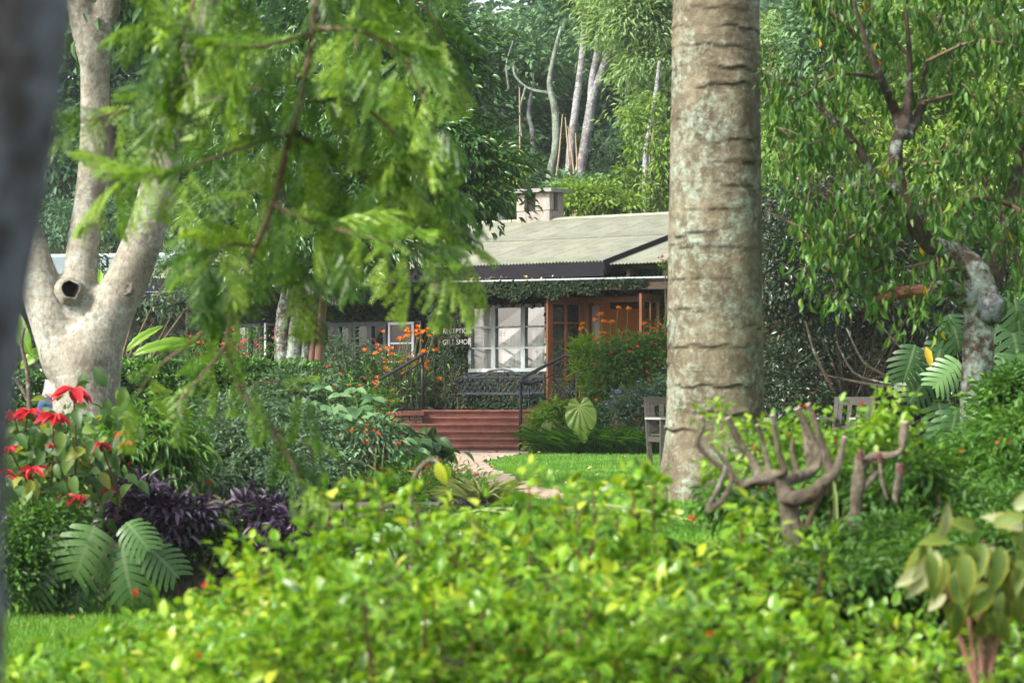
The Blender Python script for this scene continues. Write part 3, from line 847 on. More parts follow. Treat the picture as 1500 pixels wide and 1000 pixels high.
# ---- reception window: weathered frame, nine panes, white curtain
def window(u0, u1, z0, z1, cols, rows_, n0, fmat, fw=.075, barw=.03, glass='glass', curtain=None, stiles=None):
    fr = MB()
    d0, d1 = n0 - .03, n0 + .09
    fr.box((u0, d0, LZ(z0)), (u1, d1, LZ(z0 + fw))); fr.box((u0, d0, LZ(z1 - fw)), (u1, d1, LZ(z1)))
    fr.box((u0, d0, LZ(z0 + fw)), (u0 + fw, d1, LZ(z1 - fw))); fr.box((u1 - fw, d0, LZ(z0 + fw)), (u1, d1, LZ(z1 - fw)))
    edges = [u0 + fw] + list(cols) + [u1 - fw]
    for c in cols: fr.box((c - fw * .7, d0 + .004, LZ(z0 + fw)), (c + fw * .7, d1 - .004, LZ(z1 - fw)))
    zs = [z0 + fw] + list(rows_) + [z1 - fw]
    cells = []
    for i in range(len(edges) - 1):
        a = edges[i] + (fw * .7 if i else 0); b = edges[i + 1] - (fw * .7 if i < len(edges) - 2 else 0)
        for r in rows_: fr.box((a, d0 + .02, LZ(r - barw / 2)), (b, d1 - .04, LZ(r + barw / 2)))
        for j in range(len(zs) - 1):
            cells.append((a, b, zs[j] + (barw / 2 if j else 0), zs[j + 1] - (barw / 2 if j < len(zs) - 2 else 0)))
    f = fr.build('window', M[fmat], bld, True)
    for a, b, c, d in cells:
        t = rng.normal(0, .004, 4)
        V = [(a, n0 + .03 + t[0], LZ(c)), (b, n0 + .03 + t[1], LZ(c)), (b, n0 + .03 + t[2], LZ(d)), (a, n0 + .03 + t[3], LZ(d))]
        mesh('pane', V, [(0, 1, 2, 3)], M[glass], f, True)
    if curtain:
        V = []; Fc = []; ns = 160
        for i in range(ns + 1):
            uu = u0 + .02 + (u1 - u0 - .04) * i / ns
            nn = n0 + .13 + .014 * math.sin(uu * 34) + .008 * math.sin(uu * 81 + 1)
            V += [(uu, nn, LZ(curtain[0])), (uu, nn, LZ(curtain[1]))]
        for i in range(ns): Fc.append((2 * i, 2 * i + 2, 2 * i + 3, 2 * i + 1))
        mesh('curtain', V, Fc, M['curtain'], f, True, smooth_shade=True)
    return f
u0, u1, z0, z1 = WIN_R
window(u0, u1, z0, z1, [u0 + .60, u0 + 1.30], [z0 + .47, z0 + .88], 0.0, 'win_frame', .07, .035, curtain=(z0 - .02, z0 + .885))
# side lights get the whole curtain
V = []; Fc = []
for i in range(61):
    uu = u0 + .03 + .56 * i / 60; nn = .155 + .014 * math.sin(uu * 34)
    V += [(uu, nn, LZ(z0 + .8)), (uu, nn, LZ(z1))]
for i in range(60): Fc.append((2 * i, 2 * i + 2, 2 * i + 3, 2 * i + 1))
mesh('curtain', V, Fc, M['curtain'], bld, True, smooth_shade=True)
# garden wing windows: slate frames, panes two by three
u0, u1, z0, z1 = WIN_L
window(u0, u0 + .82, z0, z1, [u0 + .41], [z0 + .42, z0 + .82], 1.0, 'win_frame_dark', .085, .045, 'glass_dark')
window(u0 + .84, u0 + 1.72, z0, z1, [u0 + 1.28], [z0 + .42, z0 + .82], 1.0, 'win_frame_dark', .085, .04, 'glass_dark')
fr = MB()
fr.box((u0 + 1.73, .97, LZ(z0)), (u1, 1.1, LZ(z0 + .06))); fr.box((u0 + 1.73, .97, LZ(z1 - .06)), (u1, 1.1, LZ(z1)))
fr.box((u1 - .06, .97, LZ(z0 + .06)), (u1, 1.1, LZ(z1 - .06)))
fr.build('window_frame', M['win_frame_dark'], bld, True)
def casement(p, ang, w, z0, z1, mat, nrow=3, name='open_casement'):
    """Side-hung casement hinged at local point p, opened outwards."""
    d = np.array([math.cos(ang), -math.sin(ang), 0]); h = np.array([p[0], p[1], 0])
    up = np.array([0, 0, 1.])
    q = MB(); t = .055
    at = lambda s, z: h + d * s + up * LZ(z)
    nn = (math.sin(ang), math.cos(ang), 0)
    q.bar(at(t / 2, z0), at(t / 2, z1), t, .045, nn); q.bar(at(w - t / 2, z0), at(w - t / 2, z1), t, .045, nn)
    q.bar(at(t, z0 + t / 2), at(w - t, z0 + t / 2), .04, t); q.bar(at(t, z1 - t / 2), at(w - t, z1 - t / 2), .04, t)
    zs = np.linspace(z0 + t, z1 - t, nrow + 1)
    for z in zs[1:-1]: q.bar(at(t, z), at(w - t, z), .03, .03)
    f = q.build(name, M[mat], bld, True)
    for a, b in zip(zs, zs[1:]):
        mesh('pane', [at(t, a + .012), at(w - t, a + .012), at(w - t, b - .012), at(t, b - .012)], [(0, 1, 2, 3)], M['glass_dark'], f, True)
    return f
casement((u0 + 1.80, .95), math.radians(2), .68, z0 + .04, z1 - .02, 'win_white')
casement((u1 - .02, .95), math.radians(100), .5, z0 + .04, z1 - .02, 'win_frame_dark')
window(WIN_LL[0], WIN_LL[1] - .5, WIN_LL[2], WIN_LL[3], [WIN_LL[0] + .38], [WIN_LL[2] + .45, WIN_LL[2] + .9], 1.0, 'win_frame_dark', .08, .04)
casement((WIN_LL[1] - .04, .95), math.radians(80), .5, WIN_LL[2] + .04, WIN_LL[3] - .02, 'win_white')
casement((WIN_LL[1] - .46, .95), math.radians(95), .42, WIN_LL[2] + .04, WIN_LL[3] - .1, 'win_frame')

# ---- double doors, ten panes each, both open
def door_leaf(hinge, free, z0, z1, flip):
    h = np.array([*hinge, 0.]); f = np.array([*free, 0.]); w = np.linalg.norm(f - h); d = (f - h) / w
    nn = np.array([-d[1], d[0], 0])
    at = lambda s, z: h + d * s + np.array([0, 0, z])
    q = MB(); st = .12
    q.bar(at(st / 2, z0), at(st / 2, z1), st, .05, nn); q.bar(at(w - st / 2, z0), at(w - st / 2, z1), st, .05, nn)
    q.bar(at(st, z1 - .07), at(w - st, z1 - .07), .046, .14); q.bar(at(st, z0 + .11), at(w - st, z0 + .11), .046, .22)
    zs = np.linspace(z0 + .22, z1 - .14, 6)
    q.bar(at(w / 2, z0 + .22), at(w / 2, z1 - .14), .045, .035, nn)
    for z in zs[1:-1]:
        for a, b in ((st, w / 2 - .0225), (w / 2 + .0225, w - st)): q.bar(at(a, z), at(b, z), .033, .032)
    o = q.build('door', M['door_wood'], bld)
    for a, b in zip(zs, zs[1:]):
        for s0, s1 in ((st, w / 2 - .0225), (w / 2 + .0225, w - st)):
            mesh('pane', [at(s0, a + .016), at(s1, a + .016), at(s1, b - .016), at(s0, b - .016)], [(0, 1, 2, 3)], M['glass_dark'], o)
    k = MB(); c = at(w - .06, (z0 + z1) / 2 - .05)
    k.tube([c - nn * .07, c + nn * .07], .012, 6); k.bar(c - nn * .06, c - nn * .06 - d * .11, .02, .02)
    k.build('handle', M['iron'], o)
    return o
door_leaf((1.394, 49.26), (.667, 48.83), 1.515, 3.66, False)
door_leaf((2.81, 48.28), (2.385, 47.545), 1.515, 3.66, True)
q = MB()
for uu in (DOOR[0], DOOR[1] - .1): q.box((uu, -.02, LZ(1.5)), (uu + .1, .2, LZ(3.66)))
q.box((DOOR[0] - .02, -.025, LZ(3.56)), (DOOR[1] + .02, .205, LZ(3.663)))
q.build('door_frame', M['door_wood'], bld, True)
q = MB(); q.box((DOOR[0] + .105, .1, LZ(1.5)), (DOOR[0] + .28, .14, LZ(3.5))); q.build('grey_side_panel', M['grey_jamb'], bld, True)
q = MB(); q.box((3.0, 1.6, LZ(3.5)), (6.0, 1.75, LZ(3.72))); q.build('ceiling_beam', M['beam'], bld, True)

# ---- ivy over the walls: thousands of small leaves (a mass nobody could count)
def ivy_patch(u0, u1, z0, z1, n_, openings, dens, name='ivy', world_face=None):
    area = (u1 - u0) * (z1 - z0); cnt = int(area * dens)
    uu = u0 + rng.random(cnt) * (u1 - u0); zz = z0 + rng.random(cnt) * (z1 - z0)
    ok = np.ones(cnt, bool)
    for o in openings:
        rag = .035 * np.sin(zz * 21) + .03 * np.sin(uu * 27)
        ok &= ~((uu > o[0] - .02 + rag) & (uu < o[1] + .02 - rag) & (zz > o[2] - .02 + rag) & (zz < o[3] + .03 + rag))
    uu, zz = uu[ok], zz[ok]; cnt = len(uu)
    depth = .02 + .09 * rng.random(cnt) * (.6 + .6 * (wob(uu, zz, 3) * .5 + .5))
    pos = np.array([CORN[0], CORN[1], 0]) + BU * uu[:, None] + BN * (n_ - depth)[:, None] + np.column_stack([0 * uu, 0 * uu, zz])
    d = nrmz(rng.normal(0, .5, (cnt, 3)) + np.array([0, 0, -.8]) - BN * .4)
    nn = nrmz(rng.normal(0, .35, (cnt, 3)) - BN + np.array([0, 0, .45]))
    return pos, d, nn, np.clip(.5 + .3 * wob(uu * 2, zz * 2, 2) + rng.normal(0, .25, cnt), 0, 1)
parts = [ivy_patch(-.25, 6.4, 1.45, 4.1, 0, [WIN_R, DOOR], 1500),
         ivy_patch(-7.5, -.1, .9, 4.15, 1.0, [WIN_L, WIN_LL], 1300)]
pos, d, nn, rn = [np.concatenate([p[i] for p in parts]) for i in range(4)]
o = leaves('ivy', T_DIA, pos, d, nn, .055 + .035 * rng.random(len(pos)), .05, M['lf_ivy'], bld, rn, 'stuff')
# ivy hanging on the porch beam and round its post
cnt = 5200
px = 646 + rng.random(cnt) ** 1.25 * 300
low = 427 - 12 * smooth(820, 940, px) + 4 * np.sin(px * .11) + 3 * np.sin(px * .31)
pyy = 404 + rng.random(cnt) * (low - 404)
pos = np.array([canopy(a, -(b - 404) / 76.0 - .02, .06 - .12 * rng.random()) for a, b in zip(px, pyy)])
keep = rng.random(cnt) < 1 - .85 * smooth(800, 900, px) * smooth(404, 415, pyy)
pos = pos[keep]; cnt = len(pos)
d = nrmz(rng.normal(0, .5, (cnt, 3)) + np.array([0, -.4, -.8])); nn = nrmz(rng.normal(0, .4, (cnt, 3)) + np.array([0, -1, .5]))
o = leaves('beam_ivy', T_DIA, pos, d, nn, .05 + .035 * rng.random(cnt), .048, M['lf_ivy'], bld, None, 'stuff')
cnt = 800
q = canopy(631, 0, .12); a = rng.random(cnt) * 6.283
pos = np.column_stack([q[0] + np.cos(a) * (.05 + .03 * rng.random(cnt)), q[1] + np.sin(a) * (.05 + .03 * rng.random(cnt)), 1.5 + rng.random(cnt) * 2.45])
o = leaves('post_ivy', T_DIA, pos, nrmz(rng.normal(0, .5, (cnt, 3)) + np.array([0, 0, -.8])), nrmz(np.column_stack([np.cos(a), np.sin(a), 0 * a + .4]) + rng.normal(0, .3, (cnt, 3))), .06, .05, M['lf_ivy'], bld, None, 'stuff')
# a few dry bits on the porch gutter
cnt = 26
pos = np.array([canopy(690 + rng.random() ** 2 * 150, .03 + rng.random() * .02, .03) for _ in range(cnt)])
leaves('roof_litter', T_DIA, pos, rand_dir(cnt), nrmz(rng.normal(0, .5, (cnt, 3)) + [0, 0, 1]), .06, .05, M['lf_litter'], bld, None, 'stuff')

# ---- wall lamp
lp = P(495.5, 440, 53.2)
lamp = thing('wall_lamp', 'small square glass wall lamp on the dark ivy', 'wall lamp', lp, -TH)
q = MB(); q.box((-.09, -.0, -.11), (.09, .02, .11)); q.build('back_plate', M['iron'], lamp, True)
q = MB(); q.box((-.075, -.14, -.095), (.075, -.003, .095)); q.build('glass_body', M['lamp_glass'], lamp, True)
q = MB()
for s in (-.078, 0, .078): q.box((s - .008, -.155, -.105), (s + .008, -.142, .105))
for s in (-.1, 0, .1): q.box((-.086, -.158, s - .008), (.086, -.1555, s + .008))
q.build('cage', M['iron'], lamp, True)

# ---- lettering on the wall
sg = thing('reception_sign', 'metal letters reading reception and gift shop on the ivy wall', 'sign', P(669, 494, 50.55), -TH)
def words(txt, px0, px1, py_top, py_bot):
    Y = 50.5
    c = bpy.data.curves.new('lettering', 'FONT'); c.body = txt; c.extrude = .006; c.offset = -.0042; c.align_x = 'LEFT'
    c.size = (py_bot - py_top) / F * Y / .70
    c.space_character = 1.05
    o = bpy.data.objects.new('lettering', c)
    bpy.context.view_layer.update()
    a = P(px0, py_bot, Y)
    L = to_local([a], sg)[0]
    A = np.array(Matrix.Translation(Vector(L)) @ Matrix.Rotation(math.pi / 2, 4, 'X'))
    link(o, sg, A)
    c.materials.append(M['letter'])
    bpy.context.view_layer.update()
    wd = o.dimensions.x
    want = (px1 - px0) / F * Y / math.cos(TH)
    A2 = A @ np.diag([want / max(wd, 1e-3), 1, 1, 1])
    me = bpy.data.meshes.new_from_object(o)
    bpy.data.objects.remove(o)
    link(bpy.data.objects.new('lettering', me), sg, A2)
words('RECEPTION', 649, 690, 481, 489.0)
words('AND', 658.5, 672.5, 489.8, 496.0)
words('GIFT SHOP', 648.5, 689, 497, 505.0)
q = MB()
for py in (485, 493, 501): q.tube([P(648, py, 50.56) , P(690, py, 50.3)], .004, 5)
q.build('mounting_wire', M['iron'], sg)

# ---- red steps with brick cheeks
st = thing('brick_steps', 'six red painted steps up to the reception landing', 'steps', (-.3, 45.0, .75))
xl = [-2.15, -2.05, -1.98, -1.92, -1.86, -1.80]; xr = [.30, .32, .36, .40, .40, .42]
for i in range(6):
    z0 = .75 + .125 * i; q = MB(); y0 = 45.0 + .34 * i
    jj = rng.normal(0, .004, 2)
    zt = z0 + .125 + jj[0]                                             # tread, its nose proud and worn round
    pr = [(y0 - .03, z0 + .088), (y0 - .03, zt - .014), (y0 - .022, zt - .004), (y0 - .004, zt), (y0 + .345, zt), (y0 + .345, z0 + .088)]
    V_ = [(x_, a_, b_) for x_ in (xl[i], xr[i]) for a_, b_ in pr]
    q.add(V_, [tuple(range(5, -1, -1)), tuple(range(6, 12))] + [(k_, (k_ + 1) % 6, (k_ + 1) % 6 + 6, k_ + 6) for k_ in range(6)])
    q.box((xl[i] + .01, y0 + .004, z0 - .1 if i == 0 else z0 + .002), (xr[i] - .01, y0 + .33, z0 + .088))
    q.build('step', M['terracotta'], st)
def brick_wall(name, label, x0, x1, y0, y1, zb, courses, cop=True):
    t = thing(name, label, 'wall', ((x0 + x1) / 2, (y0 + y1) / 2, zb))
    zz = zb
    for c in range(courses):
        x = x0 - (.12 if c % 2 else 0)
        while x < x1 - .02:
            a = max(x, x0); b = min(x + .235, x1)
            if b - a > .03:
                q = MB(); q.box((a + .005, y0 + rng.normal(0, .006), zz + .006), (b - .005, y1, zz + .078))
                q.build('brick', M['brick'], t)
            x += .24
        zz += .082
    if cop:
        x = x0 - .03
        while x < x1:
            b = min(x + .5, x1 + .03)
            q = MB(); q.box((x + .003, y0 - .05, zz + .004), (b - .003, y1 + .05, zz + .085)); q.build('coping', M['terracotta'], t)
            x += .5
    return t
brick_wall('brick_wall', 'low mossy brick wall with red coping left of the steps', -2.45, -1.62, 46.15, 46.65, .9, 6)
brick_wall('brick_pier', 'short red capped brick pier right of the top step', .46, .86, 46.5, 46.9, .75, 9)

# ---- stair railings
def railing(label, rail, posts, lower, bal, extra=None):
    r0 = rail[0]
    t = thing('stair_railing', label, 'railing', (posts[0][0], posts[0][1], posts[0][2]))
    q = MB(); c = crv(rail, 28); q.tube(c, .032, 8); q.build('handrail', M['iron_blue'], t, sm=True)
    for (x, y, z0, z1) in posts:
        q = MB(); q.tube([(x, y, z0), (x, y, z1)], .03, 8); q.build('post', M['iron'], t, sm=True)
    q = MB(); q.tube(crv(lower, 16), .014, 6); q.build('lower_rail', M['iron'], t)
    if extra is not None:
        q = MB(); q.tube(crv(extra, 16), .012, 6); q.build('bottom_rail', M['iron'], t)
    for a, b in bal:
        q = MB(); q.tube([a, b], .009, 5, False); q.build('baluster', M['iron'], t)
    return t
ra = [P(470, 578, 44.6), P(500, 575, 44.9), P(530, 569, 45.2), P(575, 545, 46.0), P(621, 518, 46.8)]
lo = [P(532, 585, 45.25), P(575, 558, 46.0), P(619, 530, 46.75)]
bo = [P(532, 603, 45.25), P(575, 601, 46.0), P(619, 600, 46.75)]
lc, bc = crv(lo, 12), crv(bo, 12)
p1 = P(532, 570, 45.2); p2 = P(619, 520, 46.75)
railing('black iron stair railing with balusters left of the red steps', ra,
        [(p1[0], p1[1], .9, p1[2]), (p2[0], p2[1], 1.48, p2[2])], lo, [(lc[i], bc[i]) for i in range(1, 11)], bo)
ra = [P(786, 560, 45.35), P(776, 562, 45.12), P(765, 560, 44.95), P(764, 556, 45.0), P(775, 548, 45.2), P(842, 514, 46.8), P(860, 508, 47.3), P(884, 505, 47.8)]
lo = [P(786, 561, 45.35), P(812, 547, 46.0), P(843, 529, 46.8)]
bo = [P(764, 583, 45.0), P(800, 584, 46.0), P(843, 594, 46.8)]
p1 = P(762.5, 558, 44.98); p2 = P(845, 513, 46.85)
railing('plain black iron handrail with curled end right of the red steps', ra,
        [(p1[0], p1[1], .7, p1[2]), (p2[0], p2[1], 1.48, p2[2])], lo, [], bo)

# ---- iron lattice bench under the window
bA, bB = P(671, 580, 49.6), P(797, 580, 48.45)
bd = nrmz(bB - bA); bl = np.linalg.norm(bB - bA); bfw = np.array([bd[1], -bd[0], 0]); bfw = bfw if bfw[1] < 0 else -bfw
bench = thing('iron_bench', 'black iron bench with latticed back under the reception window', 'bench', (bA + bB) / 2 - [0, 0, (bA[2] + bB[2]) / 2 - 1.5])
at = lambda s, f, z: bA * [1, 1, 0] + bd * [1, 1, 0] * s * bl + bfw * f + np.array([0, 0, z])
ZS, ZT = 1.80, 2.12
q = MB()
for s in (0, 1): q.tube([at(s, 0, 1.5), at(s, 0, ZT + .02)], .018, 6)
q.tube([at(0, 0, ZS + .02), at(1, 0, ZS + .02)], .014, 6)
arc = [at(s, 0, ZT + .02 + .13 * math.exp(-((s - .5) / .22) ** 2)) for s in np.linspace(0, 1, 24)]
q.tube(arc, .016, 6); q.tube([at(0, 0, ZT), at(1, 0, ZT)], .012, 6)
q.build('back_frame', M['iron_blue'], bench)
q = MB(); npz = 17
for k in range(-2, npz):
    for sgn in (1, -1):
        s0, s1 = k / npz, (k + 2.0) / npz
        z0, z1 = (ZS + .02, ZT) if sgn > 0 else (ZT, ZS + .02)
        lo_, hi_ = max(s0, 0), min(s1, 1)
        if hi_ - lo_ < .01: continue
        f = lambda s: z0 + (z1 - z0) * (s - s0) / (s1 - s0)
        q.tube([at(lo_, .012 * sgn, f(lo_)), at(hi_, .012 * sgn, f(hi_))], .0095, 5, False)
q.build('lattice', M['iron_blue'], bench)
q = MB()
for cx in (.36, .5, .64):
    an = np.linspace(0, 2 * np.pi, 17)
    q.tube([at(cx + .035 * math.cos(a), 0, ZT + .06 + .04 * math.sin(a)) for a in an], .008, 5, False)
for sg_ in (-1, 1):
    an = np.linspace(0, 4.2, 14)
    q.tube([at(.5 + sg_ * (.1 + .06 * math.cos(a)), 0, ZT + .09 + .05 * math.sin(a)) for a in an], .008, 5, False)
q.build('scrollwork', M['iron_blue'], bench)
for k in range(6):
    q = MB(); f = .05 + k * .075; q.bar(at(-.01, f, ZS), at(1.01, f, ZS), .05, .022); q.build('seat_slat', M['iron_blue'], bench)
for s in (.02, .98):
    q = MB(); q.tube([at(s, .45, 1.5), at(s, .45, ZS + .2)], .018, 6); q.build('leg', M['iron'], bench)
    q = MB(); q.tube(crv([at(s, 0, ZS + .22), at(s, .2, ZS + .24), at(s, .45, ZS + .2)], 8), .02, 6); q.build('armrest', M['iron'], bench)

# ---- iron scroll leaning by the corner
sc = thing('metal_scroll', 'curled bright metal scroll ornament beside the dark pots', 'ornament', P(661, 598, 48.6))
q = MB()
an = np.linspace(0, 5.0, 22)
q.tube([P(661 + 9 * math.cos(a) * (1 - a * .08), 574 - 13 * math.sin(a) * (1 - a * .08), 48.6) for a in an], np.linspace(.035, .02, 22), 7)
q.build('scroll', M['silver'], sc, sm=True)
q = MB(); q.tube([P(662, 598, 48.6), P(667, 576, 48.6)], .02, 6); q.build('stem', M['iron'], sc)

# ================================================================== OTHER BUILDINGS
wing = thing('garden_wing', 'long low building with grey-blue iron roof behind the pale forked tree', 'building', (-13.0, 62.5, .75), -math.radians(12))
CW = np.array([-13.0, 62.5, .75]); 
q = MB(); q.box((-9, 0, 0), (6.5, .25, 3.5)); q.build('wall', M['wall'], wing, True)
q = MB(); q.box((6.25, .253, 0), (6.5, 6.5, 3.5)); q.box((-9, .253, 0), (-8.75, 6.5, 3.5)); q.box((-9, 6.503, 0), (6.5, 6.7, 3.5)); q.build('end_wall', M['wall'], wing, True)
sw = corr_sheet(.798, 4.1, 10.5, .014, .27, 'roof_sheet', M['roof_grey'])
for k, uu in enumerate(np.arange(-9.4, 6.6, .76)):
    A = np.eye(4); A[:3, 3] = (uu, -.6, 3.55 + (k % 2) * .005); link(bpy.data.objects.new('roof_sheet', sw), wing, A)
mesh('back_roof', [(-9.4, 3.5, 4.66), (7.0, 3.5, 4.66), (7.0, 7.4, 3.6), (-9.4, 7.4, 3.6)], [(0, 1, 2, 3)], M['roof_grey'], wing, True)
q = MB(); q.box((-9.4, -.64, 3.3), (7.0, -.61, 3.53)); q.build('fascia_board', M['fascia'], wing, True)
q = MB(); q.tube([(-9.4, 3.5, 4.68), (7.0, 3.5, 4.68)], .07, 8); q.build('ridge_cap', M['roof_grey'], wing, True)
for uu in (-6, -2, 2):
    q = MB(); q.box((uu, -.04, 1.4), (uu + 1.2, -.005, 2.5)); f = q.build('window', M['win_frame_dark'], wing, True)
    for s in (0, 1): mesh('pane', [(uu + .06 + s * .57, -.045, 1.47), (uu + .57 + s * .57, -.045, 1.47), (uu + .57 + s * .57, -.045, 2.43), (uu + .06 + s * .57, -.045, 2.43)], [(0, 1, 2, 3)], M['glass'], f, True)
# ivy on the garden wing's wall
cnt = 5000
uu = -2 + rng.random(cnt) * 8.4; zz = .3 + rng.random(cnt) * 3.0
Lp = np.column_stack([uu, -.03 - .1 * rng.random(cnt), zz]); Mw = WM[wing.name]
leaves('ivy', T_DIA, Lp @ Mw[:3, :3].T + Mw[:3, 3], nrmz(rng.normal(0, .5, (cnt, 3)) + [0, -.3, -.8]), nrmz(rng.normal(0, .4, (cnt, 3)) + [0, -1, .5]), .1, .09, M['lf_ivy'], wing, None, 'stuff')

hb = P(1190, 283, 66)
hut = thing('garden_hut', 'small hut with pale pinkish pointed roof showing between trees at right', 'hut', (hb[0], hb[1], float(ground_z(hb[0], hb[1]))))
hz = float(ground_z(hb[0], hb[1]))
q = MB(); q.tube([(hb[0], hb[1], hz), (hb[0], hb[1], hb[2] - .05)], 1.0, 12); q.build('wall', M['white_wall'], hut)
V = []; Fc = []
for k in range(9):
    a = 2 * np.pi * k / 9; V.append((hb[0] + 1.35 * math.cos(a), hb[1] + 1.35 * math.sin(a), hb[2] - .12))
for k in range(9):
    a = 2 * np.pi * k / 9; V.append((hb[0] + .45 * math.cos(a), hb[1] + .45 * math.sin(a), hb[2] + .42))
for k in range(9): Fc.append((k, (k + 1) % 9, 9 + (k + 1) % 9, 9 + k))
mesh('roof', V, Fc, M['thatch'], hut)
V2 = V[9:] + [(hb[0], hb[1], hb[2] + .62)]
mesh('roof_cap', [(x + (x - hb[0]) * .15, y + (y - hb[1]) * .15, z + .03) if i < 9 else (x, y, z) for i, (x, y, z) in enumerate(V2)], [(k, (k + 1) % 9, 9) for k in range(9)], M['roof_grey'], hut)

# ---- garden seats
def garden_seat(label, cx, cy, rz, w, back_tilt=.18, cat='bench', name='garden_bench', pale_arm=True):
    t = thing(name, label, cat, base(cx, cy), rz)
    L = lambda *p: np.array(p, float)
    for s in (-1, 1):
        q = MB(); q.bar(L(s * w / 2, .27, 0), L(s * w / 2, .27 + back_tilt, .92), .06, .055, (0, 1, 0)); q.build('back_post', M['teak'], t, True)
        q = MB(); q.bar(L(s * w / 2, -.27, 0), L(s * w / 2, -.27, .62), .06, .06, (0, 1, 0)); q.build('leg', M['teak'], t, True)
        q = MB(); q.bar(L(s * w / 2, -.34, .635), L(s * w / 2, .37, .635), .09, .03); q.build('armrest', M['teak_pale'], t, True)
        q = MB(); q.bar(L(s * w / 2, -.25, .36), L(s * w / 2, .3, .36), .04, .07); q.build('side_rail', M['teak'], t, True)
    q = MB(); q.bar(L(-w / 2 - .03, .25 + back_tilt, .87), L(w / 2 + .03, .25 + back_tilt, .87), .045, .11); q.build('top_rail', M['teak'], t, True)
    q = MB(); q.bar(L(-w / 2, .24 + back_tilt * .55, .5), L(w / 2, .24 + back_tilt * .55, .5), .04, .07); q.build('lower_rail', M['teak'], t, True)
    k = max(4, int(w / .13))
    for i in range(k):
        x = -w / 2 + w * (i + .5) / k
        q = MB(); q.bar(L(x, .245 + back_tilt * .57, .53), L(x, .245 + back_tilt * .95, .82), .06, .02, (0, 1, 0)); q.build('back_slat', M['teak'], t, True)
    for i in range(6):
        q = MB(); yy = -.28 + i * .105; q.bar(L(-w / 2 + .02, yy, .42), L(w / 2 - .02, yy, .42), .09, .025, (0, 0, 1)); q.build('seat_slat', M['teak'], t, True)
    return t
garden_seat('dark weathered wooden garden bench half hidden behind the big trunk', 2.62, 34.2, math.radians(14), 1.45)
garden_seat('small weathered wooden chair on the lawn before the dark hedge', 4.42, 34.2, math.radians(-28), .52, .22, 'chair', 'garden_chair')

# ================================================================== TREES
def px_limb(mb, pts, Y, n=18, seg=10, bump=.06, bfreq=1.0, dY=None):
    """Limb through (px, py, width_px[, dy]) points of the frame at depth Y."""
    c = []
    for p in pts:
        yy = Y + (p[3] if len(p) > 3 else 0)
        q = P(p[0], p[1], yy); c.append([*q, p[2] * .5 * yy / F])
    mb.limb(c, n, seg, bump, bfreq)
    return np.array(c)

def crown(name, parent, lobes, per, leaf_l, leaf_w, T, mat, dens=1.0, shell=.5, droop=.3, crad=.35, flat=.6, out=.5, up=.25, spread=.5, kind=None):
    """lobes: (centre, radii, n_clumps)."""
    cc = []; cd = []
    for c, r, n in lobes:
        a, b = clump_centres(c, r, max(1, int(n * dens)), shell, up); cc.append(a); cd.append(b)
    cc = np.vstack(cc); cd = np.vstack(cd)
    pos, d, n = clump_leaves(cc, cd, per, crad * (.6 + .8 * rng.random(len(cc))), droop, flat, .9, out)
    k = len(pos)
    ll = leaf_l * (.65 + .7 * rng.random(k))
    o = leaves(name, T, pos, d, n, ll, ll * leaf_w, mat, parent, clump_rnd(len(cc), per, spread))
    if kind: o["kind"] = kind
    return o, cc, cd

def fuse(o, vox, it=6):
    """Grow separate limbs into one continuous skin."""
    m = o.modifiers.new('remesh', 'REMESH'); m.mode = 'VOXEL'; m.voxel_size = vox; m.use_smooth_shade = True
    s = o.modifiers.new('smooth', 'SMOOTH'); s.factor = .5; s.iterations = it
    return o

def px_lobes(lst, Y, depth=1.0):
    """(px, py, rx_px, ry_px, n[, dY]) to lobes at depth Y."""
    out = []
    for l in lst:
        yy = Y + (l[5] if len(l) > 5 else 0)
        s = yy / F
        out.append((P(l[0], l[1], yy), (l[2] * s, l[2] * s * depth, l[3] * s), l[4]))
    return out

# ---- big straight trunk, right of centre
YB = 21.0
xb, yb = (1048 - 750) * YB / F, YB
big = thing('tall_tree', 'thick straight ringed trunk with lichen patches standing on the lawn', 'tree', base(xb, yb))
zg = float(ground_z(xb, yb))
c = np.array([[*P(1040, 0, YB)[:2], zg - .1, .52], [*P(1040, 760, YB)[:2], P(1040, 760, YB)[2], .468], [*P(1043, 690, YB)[:2], P(0, 690, YB)[2], .425], [*P(1047, 600, YB)[:2], P(0, 600, YB)[2], .398],
     [*P(1047, 400, YB)[:2], P(0, 400, YB)[2], .386], [*P(1049, 150, YB)[:2], P(0, 150, YB)[2], .366], [*P(1050, -40, YB)[:2], P(0, -40, YB)[2], .352],
     [xb + .02, yb, 7.5, .32], [xb + .1, yb + .1, 12.0, .2], [xb + .05, yb, 15, .08]])
cc = crv(c, 420)
seg = 72; an = np.linspace(0, 2 * np.pi, seg, endpoint=False)
V = []
for i, (x, y, z, r) in enumerate(cc):
    flare = .10 * math.exp(-(max(z - zg, 0)) / .35) * (np.sin(an * 5 + .6) * .6 + .4)
    ring = 0
    for zr_, a0, am, sp in RINGS if 'RINGS' in globals() else []:
        pass
    rr = r * (1 + flare + .012 * np.sin(3 * an + z * 1.1) + .008 * np.sin(7 * an + z * 5.1) * np.sin(z * 3.3))
    V.append(np.column_stack([x + np.cos(an) * rr, y + np.sin(an) * rr, np.full(seg, z)]))
V = np.array(V)
SCAR = np.zeros((len(cc), seg))
